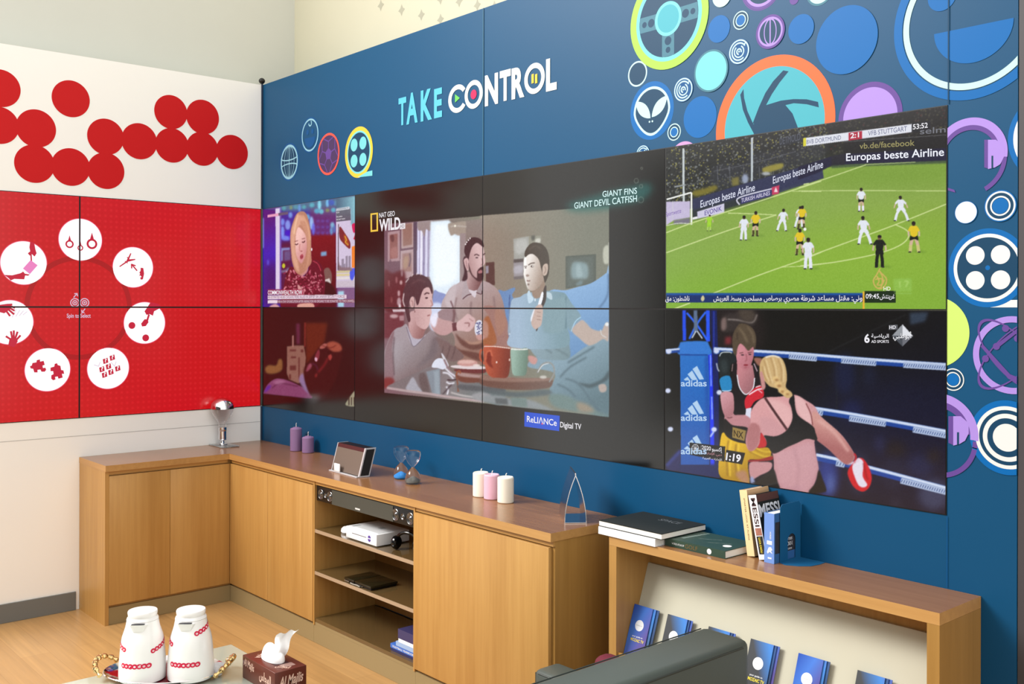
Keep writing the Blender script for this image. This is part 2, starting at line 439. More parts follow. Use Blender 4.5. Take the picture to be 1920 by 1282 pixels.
# steering wheel
d = motif('wheel'); c = zp(428, 145, Z4); r = c[1] - zp(428, 528, Z4)[1] + .004
d.disc(c, r, K['lime'], 0); d.disc(c, r * .84, K['aqua'], 1); d.disc(c, r * .755, K['navy'], 2)
def spoke(a, w, L):
    ca, sa = math.cos(a), math.sin(a)
    R = lambda u, v: (c[0] + u * ca - v * sa, c[1] + u * sa + v * ca)
    d.poly([R(.1 * r, -w), R(L, -w), R(L, w), R(.1 * r, w)], K['steel'], 3)
    d.disc(R(r * .44, 0), r * .085, K['navy'], 4); d.disc(R(r * .62, 0), r * .06, K['navy'], 4)
for a in (math.pi, -math.pi / 2, 0.02): spoke(a, r * .155, r * .745)
d.disc(c, r * .34, K['aqua'], 5); d.disc(c, r * .275, K['midteal'], 6)
d.build('steering_wheel_motif', wall_r)
# plain discs and rings of the upper cluster
def rings(name, f, x, yt, yb, seq):
    d = motif(name); c, r = cz(f, x, yt, yb)
    for k, (m, q) in enumerate(seq): d.disc(c, r * q, K[m], k)
    d.build(name, wall_r)
rings('disc_motif', Z4, 845, -125, 55, [('ice', 1)])
rings('ring_motif', Z4, 1150, -300, 80, [('violet', 1), ('navy', .96), ('violet', .95), ('lilac', .84), ('navy', .72)])
rings('ring_motif', Z5, 215, -180, 40, [('steel', 1), ('ice', .86), ('navy', .5)])
rings('disc_motif', Z4, 1403, -45, 36, [('violet', 1)])
rings('disc_motif', Z4, 820, 120, 330, [('blue', 1)])
rings('target_motif', Z4, 990, 86, 230, [('ice', 1), ('navy', .88), ('ice', .66), ('blue', .55)])
rings('disc_motif', Z4, 1458, 112, 340, [('blue', 1)])
rings('disc_motif', Z5, 405, 42, 523, [('blue', 1)])
rings('disc_motif', Z4, 760, 386, 713, [('steel', 1), ('aqua', .91)])
rings('ring_motif', Z4, 188, 474, 671, [('ice', 1), ('navy', .87)])
rings('target_motif', Z4, 472, 957, 1090, [('ice', 1), ('navy', .87), ('ice', .62), ('blue', .5)])
rings('disc_motif', Z4, 673, 747, 1068, [('blue', 1)])
rings('disc_motif', Z4, 550, 1096, 1380, [('pink', 1)])
for f, x, a, b in ((Z4, 977, 307, 494), (Z4, 545, 605, 785), (Z4, 232, 1128, 1260)):
    d = motif('maze'); c, r = cz(f, x, a, b)
    d.disc(c, r * 1.06, K['halo'], 0); d.ring(c, r, r * .88, K['ice'], 1)
    d.ring(c, r * .76, r * .64, K['ice'], 1, a0=.6, a1=5.4); d.ring(c, r * .52, r * .41, K['ice'], 1, a0=2.2, a1=7.4); d.ring(c, r * .28, r * .16, K['ice'], 1, a0=-.4, a1=4.6)
    d.stroke([(c[0] + r * .5, c[1] + r * .5), (c[0] + r * .7, c[1] + r * .66)], r * .1, K['ice'], 1); d.disc(c, r * .08, K['ice'], 1)
    d.build('maze_motif', wall_r)
# purple globe
d = motif('pglobe'); c, r = cz(Z4, 1220, 115, 378)
d.disc(c, r, K['violet'], 0); d.disc(c, r * .86, K['lilac'], 1); d.disc(c, r * .74, K['navy'], 2); d.ring(c, r * .8, r * .7, K['lilac'], 3, e=.55)
d.stroke([(c[0], c[1] - r * .8), (c[0], c[1] + r * .8)], r * .08, K['lilac'], 4); d.build('lantern_motif', wall_r)
# alien face
d = motif('alien'); c, r = cz(Z4, 298, 632, 1082)
d.disc(c, r * .98, K['blue'], 0, ry=r)
def head(q):
    P = []
    for i in range(64):
        a = 2 * math.pi * i / 64; x, z = math.sin(a), math.cos(a)
        w = .80 if z > 0 else .80 * (1 + z * .16)
        P.append((c[0] + q * r * w * x * (1 if z > -.2 else 1 - .14 * (-z - .2)), c[1] + q * r * .82 * z - .02 * r))
    return P
d.poly(head(1.03), K['ice'], 1); d.poly(head(.92), K['navy'], 2)
def lens(p, q, w):
    (x0, y0), (x1, y1) = p, q; P = []
    for sg in (1, -1):
        rg = np.linspace(0, 1, 12) if sg == 1 else np.linspace(1, 0, 12)[1:-1]
        for t in rg:
            o = sg * w * math.sin(math.pi * t) ** .8; L = math.hypot(x1 - x0, y1 - y0); nx, ny = -(y1 - y0) / L, (x1 - x0) / L
            P.append((x0 + (x1 - x0) * t + nx * o, y0 + (y1 - y0) * t + ny * o))
    return P
d.poly(lens(zp(176, 790, Z4), zp(288, 916, Z4), r * .2), K['ice'], 3); d.poly(lens(zp(416, 742, Z4), zp(299, 908, Z4), r * .2), K['ice'], 3)
for x, y in ((281, 944), (303, 940)): d.disc(zp(x, y, Z4), r * .035, K['ice'], 3)
d.build('alien_face_motif', wall_r)
# camera aperture
d = motif('aperture'); c = RW(1456, 234)
rx = (RW(1566.5, 212)[0] - RW(1342.7, 258)[0]) / 2
c = ((RW(1566.5, 212)[0] + RW(1342.7, 258)[0]) / 2, RW(1466, 101)[1] - rx)
d.disc(c, rx, K['orange'], 0, n=96); d.disc(c, rx * .84, K['midteal'], 1, n=96)
ap = [[(1010, 690), (985, 735), (1005, 850), (1045, 950), (1090, 1035), (1130, 1060), (1190, 1060), (1085, 960), (1040, 860), (1015, 760)],
      [(1318, 546), (1360, 553), (1290, 640), (1230, 730), (1185, 815), (1100, 955), (1080, 960), (1130, 830), (1180, 720), (1240, 630)],
      [(1185, 815), (1300, 780), (1400, 768), (1500, 770), (1588, 790), (1594, 832), (1500, 808), (1400, 800), (1335, 815), (1390, 880), (1430, 985), (1440, 1060), (1090, 1060), (1090, 960)]]
for n_, q in enumerate(ap): d.pp(q, K['navy'], 2 + n_, Z4)
d.build('camera_aperture_motif', wall_r)
# lilac half disc
d = motif('lilac'); c = RW(1631, 219); r = RW(1631, 154)[1] - c[1]; d.disc(c, r, K['violet'], 0); d.disc(c, RW(1631, 164)[1] - c[1], K['lilac'], 1); d.build('disc_motif', wall_r)
# laughing face
def circ3(p, q, s):
    (ax, ay), (bx, by), (cx_, cy_) = p, q, s
    D = 2 * (ax * (by - cy_) + bx * (cy_ - ay) + cx_ * (ay - by))
    ux = ((ax * ax + ay * ay) * (by - cy_) + (bx * bx + by * by) * (cy_ - ay) + (cx_ ** 2 + cy_ ** 2) * (ay - by)) / D
    uy = ((ax * ax + ay * ay) * (cx_ - bx) + (bx * bx + by * by) * (ax - cx_) + (cx_ ** 2 + cy_ ** 2) * (bx - ax)) / D
    return (ux, uy), math.hypot(ax - ux, ay - uy)
d = motif('laugh'); c, r = circ3(zp(808, 200, Z5), zp(1230, 637, Z5), zp(1613, 460, Z5))
r2 = math.hypot(zp(742, 220, Z5)[0] - c[0], zp(742, 220, Z5)[1] - c[1])
d.ring(c, r2, r2 - .03, K['blue'], 0, n=128); d.ring(c, r, r - .021, K['ice'], 1, n=128)
m0, m1 = zp(1025, 242, Z5), zp(1588, 126, Z5); mr = math.hypot(m1[0] - m0[0], m1[1] - m0[1]) / 2; mc = ((m0[0] + m1[0]) / 2, (m0[1] + m1[1]) / 2); ma = math.atan2(m1[1] - m0[1], m1[0] - m0[0])
d.disc(mc, mr, K['blue'], 1, ry=mr * .92, rot=ma, a0=math.pi, a1=2 * math.pi)
e0 = zp(1080, -25, Z5); d.disc(e0, e0[1] - zp(1080, 78, Z5)[1], K['blue'], 1); d.build('laughing_face_motif', wall_r)
# headphones (two)
def phones(name, dy, f=(0, 0, 1)):
    d = motif(name); q = lambda P: [(x, y + dy) for x, y in P]
    c = RW(1818, 291 + dy); ro = RW(1818, 221 + dy)[1] - c[1]
    d.ring(c, ro, ro * .80, K['lilac'], 2, a0=-.15, a1=math.pi * .98); d.ring((c[0], c[1] - ro * .03), ro * .86, ro * .7, K['violet'], 1, a0=.1, a1=math.pi * .9)
    d.ring((c[0], c[1] - ro * .12), ro * .98, ro * .86, K['violet'], 0, a0=-math.pi * .35, a1=.1)
    d.pp(q([(1846, 262), (1853, 262), (1853, 316), (1846, 314)]), K['violet'], 3)
    d.pp(q([(1853, 262), (1868, 262), (1884, 275), (1884, 292), (1876, 308), (1866, 314), (1853, 317)]), K['lilac'], 4)
    d.pp(q([(1859.5, 292), (1863, 292), (1863, 315), (1859.5, 316)]), K['navy'], 5)
    d.pp(q([(1778, 352), (1790, 356), (1792, 361), (1778, 357)]), K['violet'], 0)
    d.build('headphones_motif', wall_r)
phones('headphones', 0)
d = motif('h2'); c = RW(1760, 812); ro = RW(1760, 737)[1] - c[1]
d.ring(c, ro, ro * .8, K['lilac'], 2, a0=-.1, a1=1.6); d.ring((c[0], c[1] - ro * .04), ro * .86, ro * .68, K['violet'], 1, a0=.1, a1=1.5); d.ring((c[0], c[1] - ro * .12), ro * .98, ro * .86, K['violet'], 0, a0=-math.pi * .45, a1=.1)
d.pp([(1779, 780), (1788, 780), (1788, 834), (1779, 830)], K['violet'], 3)
d.pp([(1788, 780), (1802, 780), (1817, 793), (1817, 812), (1810, 826), (1800, 832), (1788, 835)], K['lilac'], 4); d.pp([(1795, 810), (1799, 810), (1799, 832), (1795, 834)], K['navy'], 5)
d.build('headphones_motif', wall_r)
rings('disc_motif', Z6, 209, 573, 697, [('blue', 1), ('white', .95)])
rings('target_motif', Z6, 397, 513, 686, [('blue', 1), ('white', .93), ('navy', .82), ('white', .63), ('navy', .53), ('blue', .5)])
d = motif('reel2'); c, r = cz(Z6, 325, 722, 1153)
d.pp([(340, 1153), (440, 1113), (520, 1112), (520, 1153)], K['white'], 0, Z6)
d.disc(c, r, K['blue'], 1); d.disc(c, r * .865, K['white'], 2); d.disc(c, r * .775, K['navy'], 3)
for x, y in ((258, 870), (396, 865), (258, 1006), (396, 1003)): d.disc(zp(x, y, Z6), r * .237, K['white'], 4)
d.disc(zp(326, 937, Z6), r * .06, K['blue'], 4); d.build('film_reel_motif', wall_r)
d = motif('edge'); h = 1908.5
c = RW(1982, 252); r = (RW(1982, 170)[1] - RW(1982, 334)[1]) / 2; r = c[0] - RW(1900, 254)[0]; d.disc(c, r + (RW(1900, 254)[0] - RW(1889.8, 254)[0]), K['blue'], 0); d.disc(c, r, K['white'], 1); d.build('disc_motif', wall_r)
d = motif('lime'); c = RW(1751.6, 622.4); r = RW(1818, 624)[0] - c[0]; d.disc(c, r, K['lemon'], 0); d.build('disc_motif', wall_r)
rings('target_motif', Z7, 138, 438, 560, [('white', 1), ('navy', .9), ('white', .68), ('navy', .58), ('blue', .54)])
d = motif('atom'); c = RW(1898, 665.6); r = RW(1898, 592.6)[1] - c[1]
d.ring(c, r, r * .84, K['lilac'], 1)
for rot in (.75, -.75): d.ring(c, r * 1.18, r * 1.1, K['violet'], 2, e=.42, rot=rot)
for x, y in ((425, 220), (375, 318), (315, 385), (490, 275)): d.disc(zp(x, y, Z7), r * .09, K['violet'], 3)
d.pp([(366, 312), (384, 326), (500, 235), (500, 212)], K['violet'], 3, Z7); d.pp([(300, 305), (288, 318), (440, 495), (500, 520), (500, 490), (450, 470)], K['violet'], 3, Z7)
d.build('atom_motif', wall_r)
rings('target_motif', Z7, 433, 612, 1020, [('blue', 1), ('white', .84), ('navy', .74), ('white', .64), ('navy', .52), ('white', .37)])
# fine joints between the blue boards
d = Decal('R', 0.0036)
for x, ya, yb in ((906.5, 14, 328),):
    a, b = RW(x, ya), RW(x, yb); d.poly([(b[0], OZ1 + .002), (b[0] + .0025, OZ1 + .002), (b[0] + .0025, ZT), (b[0], ZT)], K['navy'], 0); d.poly([(b[0] - .003, OZ1 + .002), (b[0], OZ1 + .002), (b[0], ZT), (b[0] - .003, ZT)], K['steel'], 0)
d.poly([(OX1 + .001, OZ1 + .002), (OX1 + .005, OZ1 + .002), (OX1 + .005, ZT), (OX1 + .001, ZT)], K['navy'], 0)
d.poly([(OX1 + .001, .93), (OX1 + .0035, .93), (OX1 + .0035, OZ0 - .003), (OX1 + .001, OZ0 - .003)], K['halo'], 0)
d.build('board_joint', wall_r)
# red dots on the white wall
M_RED = K['red']
for di, (x, yt, yb) in enumerate(((3, 397, 612), (-5, 610, 823), (207, 626, 843), (406, 460, 670), (198, 828, 1046), (405, 848, 1063), (607, 873, 1081), (605, 679, 886), (798, 705, 911), (978, 544, 738), (1160, 571, 768), (985, 733, 930), (1158, 755, 948), (1328, 772, 967))):
    s = Z1[2]; Y, zt = LW(s * x, s * yt); _, zb = LW(s * x, s * yb)
    Decal('L', 0.0004 + .00008 * di).disc((Y, (zt + zb) / 2), (zt - zb) / 2, M_RED, 0).build('red_dot', wall_l)
d = Decal('L', 0.0004); z = LW(130, 819)[1]; d.poly([(-2.46, z), (-.002, z), (-.002, z + .004), (-2.46, z + .004)], mat('joint_grey', (196, 196, 192), .5), 0); d.build('board_joint', wall_l)
# small concave diamonds on the cream wall
wb = bpy.data.objects['wall_back']
def cream(x, y): h = hit(x, y, 1, 0.35); return (h[0], h[2])
for x, y, hh in ((714, 10, 11), (753, 19, 11), (790, 28, 11), (826, 36.5, 11), (861, 2.5, 9), (895, 9.5, 10.5), (927, 12, 5), (826, -2, 5)):
    c = cream(x, y); r = c[1] - cream(x, y + 11)[1]; P = []
    for i in range(4):
        a = math.pi / 2 * i
        P += [(c[0] + r * math.cos(a), c[1] + r * math.sin(a)), (c[0] + r * .52 * math.cos(a + math.pi / 4), c[1] + r * .52 * math.sin(a + math.pi / 4))]
    me = bpy.data.meshes.new('diamond_motif'); me.from_pydata([(p[0], 0.3494, p[1]) for p in P], [], [tuple(range(8))]); me.materials.append(K['grey'])
    link(bpy.data.objects.new('diamond_motif', me), wb)

# ------------------------------------------------------------------ pictures shown on the lit displays
def gauss(A, sg):
    if sg < 0.3: return A
    R = max(1, int(math.ceil(2.6 * sg))); k = np.exp(-0.5 * (np.arange(-R, R + 1) / sg) ** 2); k /= k.sum()
    for ax in (0, 1):
        P = np.pad(A, [(R, R) if i == ax else (0, 0) for i in range(A.ndim)], mode='edge'); out = np.zeros_like(A); n = A.shape[ax]
        for i, w in enumerate(k): out += w * (P[i:i + n] if ax == 0 else P[:, i:i + n])
        A = out
    return A
class Canvas:
    def __init__(s, x0, y0, x1, y1, sc=2.0, base=(6, 6, 6)):
        s.x0, s.y0, s.sc = x0, y0, sc
        s.H, s.W = int((y1 - y0) * sc), int((x1 - x0) * sc)
        s.a = np.zeros((s.H, s.W, 3)) + np.array(base, float); s.f = (0, 0, 1); s.rng = np.random.RandomState(7)
    def frame(s, ox=0, oy=0, k=1.0): s.f = (ox, oy, k); return s
    def T(s, P):
        P = np.atleast_2d(np.asarray(P, float)); ox, oy, k = s.f
        return (P * k + np.array([ox - s.x0, oy - s.y0])) * s.sc
    @staticmethod
    def smooth(P, n=5):
        N = len(P)
        if N < 4: return P
        out = []
        for i in range(N):
            a, b, c, d = P[i - 1], P[i], P[(i + 1) % N], P[(i + 2) % N]
            for j in range(n):
                t = j / n
                out.append(0.5 * ((2 * b) + (-a + c) * t + (2 * a - 5 * b + 4 * c - d) * t * t + (-a + 3 * b - 3 * c + d) * t ** 3))
        return np.array(out)
    def _fill(s, P, col, blur, alpha):
        m = int(3 * blur) + 3
        xa = max(0, int(P[:, 0].min()) - m); xb = min(s.W, int(P[:, 0].max()) + m + 2)
        ya = max(0, int(P[:, 1].min()) - m); yb = min(s.H, int(P[:, 1].max()) + m + 2)
        if xb <= xa or yb <= ya: return
        xs = np.arange(xa, xb) + 0.5; ys = np.arange(ya, yb) + 0.5
        inside = np.zeros((len(ys), len(xs)), bool)
        Q = np.roll(P, -1, 0)
        for (ax, ay), (bx, by) in zip(P, Q):
            if ay == by: continue
            r = np.nonzero((ys >= min(ay, by)) & (ys < max(ay, by)))[0]
            if not len(r): continue
            xc = ax + (ys[r] - ay) * (bx - ax) / (by - ay)
            inside[r] ^= xs[None, :] > xc[:, None]
        mk = gauss(inside.astype(float), max(0.55, blur))[..., None] * alpha
        sub = s.a[ya:yb, xa:xb]
        if isinstance(col, dict):
            c0, c1 = np.array(col['a'], float), np.array(col['b'], float); p, q = s.T([col['p'], col['q']]); d = q - p
            t = ((xs[None, :] - p[0]) * d[0] + (ys[:, None] - p[1]) * d[1]) / (d @ d); t = np.clip(t, 0, 1)[..., None]
            c = c0 * (1 - t) + c1 * t
        else: c = np.array(col, float)
        s.a[ya:yb, xa:xb] = sub * (1 - mk) + c * mk
    def poly(s, P, col, blur=0.0, smooth=True, alpha=1.0):
        P = s.T(P)
        if smooth: P = s.smooth(P)
        s._fill(P, col, blur * s.f[2] * s.sc, alpha); return s
    def quad(s, P, col, blur=0.0, alpha=1.0): return s.poly(P, col, blur, False, alpha)
    def ell(s, cx, cy, rx, ry, col, blur=0.0, alpha=1.0, rot=0.0):
        t = np.linspace(0, 2 * math.pi, 40, endpoint=False); x, y = rx * np.cos(t), ry * np.sin(t); c, n = math.cos(rot), math.sin(rot)
        return s.quad(np.stack([cx + x * c - y * n, cy + x * n + y * c], 1), col, blur, alpha)
    def line(s, pts, w, col, blur=0.0, alpha=1.0):
        P = np.asarray(pts, float)
        if len(P) > 2:
            t = []
            for i in range(len(P) - 1):
                a, b, c, d = P[max(0, i - 1)], P[i], P[i + 1], P[min(len(P) - 1, i + 2)]
                for j in range(6):
                    u = j / 6; t.append(0.5 * ((2 * b) + (-a + c) * u + (2 * a - 5 * b + 4 * c - d) * u * u + (-a + 3 * b - 3 * c + d) * u ** 3))
            P = np.array(t + [P[-1]])
        d = np.gradient(P, axis=0); L = np.hypot(d[:, 0], d[:, 1])[:, None] + 1e-9; n = np.stack([-d[:, 1], d[:, 0]], 1) / L
        return s.quad(np.concatenate([P + n * w / 2, (P - n * w / 2)[::-1]]), col, blur, alpha)
    def speck(s, P, cols, n, r, alpha=.8):
        """scattered little dabs inside the box of P"""
        P = np.asarray(P, float); lo, hi = P.min(0), P.max(0)
        for i in range(n):
            q = lo + (hi - lo) * s.rng.rand(2); c = cols[s.rng.randint(len(cols))]; a = s.rng.rand() * 3.1
            s.ell(q[0], q[1], r * (.5 + s.rng.rand()), r * (.3 + .5 * s.rng.rand()), c, r * .2, alpha, a)
    def noise(s, P, amp, grain=1.0):
        (xa, ya), (xb, yb) = s.T(P); xa, ya, xb, yb = [int(v) for v in (max(0, xa), max(0, ya), min(s.W, xb), min(s.H, yb))]
        n = gauss(s.rng.randn(yb - ya, xb - xa), grain); n /= n.std(); s.a[ya:yb, xa:xb] += n[..., None] * amp
    def sample(s, px):
        x = np.clip((px[:, 0] - s.x0) * s.sc - .5, 0, s.W - 1.001); y = np.clip((px[:, 1] - s.y0) * s.sc - .5, 0, s.H - 1.001)
        i, j = x.astype(int), y.astype(int); u, v = (x - i)[:, None], (y - j)[:, None]
        return (s.a[j, i] * (1 - u) * (1 - v) + s.a[j, i + 1] * u * (1 - v) + s.a[j + 1, i] * (1 - u) * v + s.a[j + 1, i + 1] * u * v)

def news_picture():
    c = Canvas(484, 362, 672, 584, 2.5, (6, 6, 8)).frame(480, 360, 0.18727)
    Q = c.quad; P = c.poly
    Q([(40, 150), (1010, 30), (1010, 1175), (40, 1175)], (52, 20, 110))
    Q([(40, 150), (250, 120), (250, 1175), (40, 1175)], {'a': (70, 20, 120), 'b': (30, 30, 190), 'p': (50, 300), 'q': (200, 650)}, 20)
    Q([(55, 700), (250, 700), (250, 1175), (55, 1175)], (40, 18, 100), 60)
    Q([(245, 130), (560, 80), (560, 500), (245, 520)], (40, 40, 150), 20)
    Q([(540, 90), (810, 50), (810, 440), (540, 460)], (86, 40, 110), 20)
    Q([(540, 430), (812, 420), (812, 1175), (540, 1175)], {'a': (120, 14, 24), 'b': (70, 8, 20), 'p': (540, 430), 'q': (700, 1100)}, 14)
    Q([(245, 500), (360, 490), (360, 1000), (245, 1000)], (70, 20, 60), 20)
    Q([(245, 110), (1010, 20), (1010, 120), (245, 200)], (52, 92, 130), 18)
    for x, y, rx, ry, col in ((280, 160, 22, 22, (60, 150, 160)), (350, 155, 16, 20, (120, 140, 90)), (400, 150, 26, 22, (60, 140, 160)), (435, 160, 14, 40, (90, 150, 220)), (480, 150, 22, 20, (60, 160, 170)), (560, 130, 26, 24, (70, 170, 190)),
                              (635, 130, 18, 50, (130, 220, 240)), (610, 190, 30, 26, (70, 170, 200)), (655, 195, 24, 26, (90, 190, 210)), (715, 110, 16, 40, (110, 190, 240)), (716, 182, 22, 18, (120, 140, 80)), (775, 180, 26, 24, (70, 180, 200)), (865, 105, 14, 46, (140, 220, 235)), (800, 110, 30, 26, (70, 130, 170)), (755, 105, 30, 30, (30, 70, 180)), (345, 230, 20, 30, (110, 160, 230)), (265, 300, 22, 36, (110, 150, 240)), (318, 330, 26, 50, (130, 160, 240)), (265, 400, 20, 60, (120, 160, 250)), (300, 460, 50, 26, (110, 140, 240)), (350, 440, 20, 40, (40, 30, 210)), (320, 410, 30, 30, (30, 20, 200)),
                              (555, 310, 22, 66, (150, 200, 250)), (575, 370, 16, 60, (90, 110, 230)), (515, 250, 26, 30, (90, 180, 220)), (765, 330, 22, 30, (120, 190, 220)), (755, 390, 16, 40, (90, 160, 210)), (785, 370, 12, 40, (70, 130, 200))):
        c.ell(x, y, rx, ry, col, 7, .9)
    for i in range(3):
        for j in range(3): c.ell(620 + 48 * i, 290 + 60 * j, 18, 15, (90, 70, 160), 6, .7)
    Q([(650, 600), (708, 592), (708, 636), (650, 642)], (110, 160, 200), 6); Q([(250, 560), (340, 555), (340, 580), (270, 585), (270, 690), (250, 690)], (120, 140, 200), 6)
    Q([(280, 590), (345, 585), (345, 680), (280, 690)], (90, 80, 130), 8); c.ell(277, 738, 16, 24, (190, 190, 50), 3); c.line([(250, 795), (300, 790), (330, 760)], 22, (120, 120, 150), 8)
    Q([(58, 262), (80, 258), (80, 560), (60, 566)], (120, 130, 215), 6); c.ell(120, 705, 10, 30, (80, 90, 220), 8)
    Q([(195, 165), (240, 158), (240, 975), (197, 975)], (214, 204, 230), 3); Q([(240, 158), (252, 158), (252, 975), (240, 975)], (110, 90, 180), 3)
    # insert picture on the right
    Q([(800, 165), (1000, 130), (1000, 960), (803, 960)], (206, 196, 222), 2)
    Q([(800, 60), (1000, 40), (1000, 330), (952, 330), (945, 160), (800, 180)], {'a': (52, 90, 120), 'b': (130, 190, 205), 'p': (820, 120), 'q': (1000, 120)}, 6)
    Q([(803, 185), (945, 163), (950, 282), (803, 298)], (84, 88, 104), 1.5)
    Q([(803, 165), (935, 145), (935, 170), (803, 190)], (200, 205, 215), 2)
    P([(838, 345), (890, 410), (942, 500), (938, 568), (880, 520), (836, 455)], (118, 40, 46), 2); P([(880, 420), (915, 460), (932, 520), (915, 540), (885, 500)], (160, 70, 34), 3); c.line([(890, 440), (905, 480), (895, 500), (925, 530)], 9, (214, 170, 60), 2)
    P([(960, 330), (985, 310), (1000, 330), (1000, 390), (975, 405)], (206, 30, 90), 2); P([(1000, 400), (975, 470), (1000, 485)], (190, 30, 60), 2)
    Q([(960, 545), (1000, 535), (1000, 765), (960, 755)], (238, 130, 44), 2); P([(945, 775), (1000, 765), (985, 840), (962, 890), (940, 850)], (50, 84, 224), 2)
    for x, h in ((868, 670), (908, 640), (938, 640), (885, 720), (845, 735)): Q([(x - 11, h), (x + 11, h - 4), (x + 11, 790), (x - 11, 790)], (140, 134, 154), 3)
    P([(830, 700), (850, 750), (950, 755), (950, 790), (825, 790)], (130, 110, 120), 5); Q([(822, 320), (830, 320), (828, 780), (818, 780)], (90, 80, 90), 2)
    for k, col in enumerate(((200, 192, 150), (212, 200, 150), (220, 216, 214))): Q([(806, 788 + 32 * k), (940, 784 + 32 * k), (940, 806 + 32 * k), (806, 812 + 32 * k)], col, 2)
    Q([(806, 890), (1000, 880), (1000, 955), (806, 955)], (196, 186, 200), 6); Q([(812, 960), (1000, 955), (1000, 1175), (812, 1175)], (120, 90, 130), 8); Q([(820, 995), (880, 990), (880, 1150), (820, 1150)], (160, 210, 230), 6)
    # chair behind
    P([(680, 780), (730, 760), (760, 830), (750, 915), (690, 900)], (112, 86, 80), 4); Q([(683, 880), (735, 862), (752, 915), (690, 895)], (206, 200, 196), 3); P([(690, 900), (760, 930), (800, 1010), (800, 1060), (700, 1060)], (30, 10, 14), 5)
    # woman: torso, neck, face, hair
    P([(420, 790), (350, 745), (310, 820), (275, 960), (262, 1170), (560, 1172), (670, 1050), (692, 900), (665, 750), (600, 676), (545, 715), (515, 800), (465, 846)], (92, 16, 36), 2)
    c.speck([(285, 790), (670, 1020)], [(206, 110, 128), (150, 40, 70), (228, 150, 160), (60, 6, 20)], 190, 12, .75)
    c.line([(570, 690), (620, 720), (650, 790)], 8, (180, 60, 80), 2)
    P([(420, 690), (500, 670), (520, 780), (465, 840), (420, 800)], (196, 138, 134), 4)
    P([(352, 600), (342, 430), (370, 300), (410, 215), (462, 192), (505, 220), (535, 320), (552, 440), (552, 600), (556, 700), (530, 745), (490, 790), (440, 828), (392, 790), (360, 690)], (180, 128, 104), 3)
    P([(395, 480), (402, 395), (430, 350), (492, 420), (510, 490), (508, 570), (490, 650), (458, 712), (428, 690), (396, 610)], {'a': (240, 196, 188), 'b': (206, 146, 146), 'p': (400, 500), 'q': (510, 560)}, 4)
    P([(370, 330), (430, 230), (480, 260), (500, 330), (440, 330), (405, 380), (390, 470), (396, 620), (420, 700), (430, 800), (385, 740), (358, 620), (350, 440)], (214, 164, 138), 6)
    P([(440, 300), (500, 300), (535, 400), (545, 560), (530, 700), (500, 770), (515, 640), (512, 500), (490, 400)], (198, 146, 120), 6); c.line([(420, 220), (400, 300), (380, 420)], 12, (240, 200, 164), 6); c.line([(470, 230), (520, 340), (540, 480)], 9, (232, 184, 146), 6)
    c.line([(388, 495), (420, 486)], 6, (110, 60, 60), 3); c.line([(458, 470), (492, 462)], 6, (110, 60, 60), 3)
    c.line([(390, 520), (405, 526), (422, 516)], 10, (70, 40, 44), 2); c.line([(460, 498), (476, 504), (490, 488)], 10, (70, 40, 44), 2)
    c.line([(440, 520), (436, 580), (455, 592)], 9, (196, 132, 126), 4); c.ell(456, 592, 10, 5, (150, 84, 84), 2)
    P([(440, 640), (462, 622), (474, 636), (470, 662), (448, 672)], (166, 70, 84), 2); c.line([(445, 654), (470, 648)], 5, (90, 30, 40), 2); c.ell(557, 574, 7, 15, (235, 235, 240), 2)
    P([(420, 1125), (500, 1110), (570, 1115), (575, 1160), (430, 1165)], (214, 160, 146), 4); P([(140, 1140), (200, 1120), (240, 1165), (140, 1170)], (206, 156, 160), 5)
    P([(415, 930), (440, 940), (480, 1000), (470, 1030), (430, 1000)], (206, 150, 150), 4)
    # captions' bands
    Q([(115, 228), (225, 212), (225, 238), (115, 254)], (228, 160, 190), 1); Q([(225, 210), (320, 198), (320, 224), (225, 238)], (90, 84, 110), 1)
    Q([(118, 975), (470, 975), (478, 1030), (118, 1030)], (160, 56, 84), 2, .8)
    Q([(118, 1036), (905, 1027), (905, 1066), (118, 1073)], (226, 208, 222), 1); Q([(118, 1080), (998, 1072), (998, 1108), (118, 1114)], (128, 76, 96), 1); Q([(118, 1082), (214, 1081), (214, 1112), (118, 1114)], (228, 214, 226), 1)
    c.noise([(40, 30), (1010, 1175)], 2.5, 1.2); return c

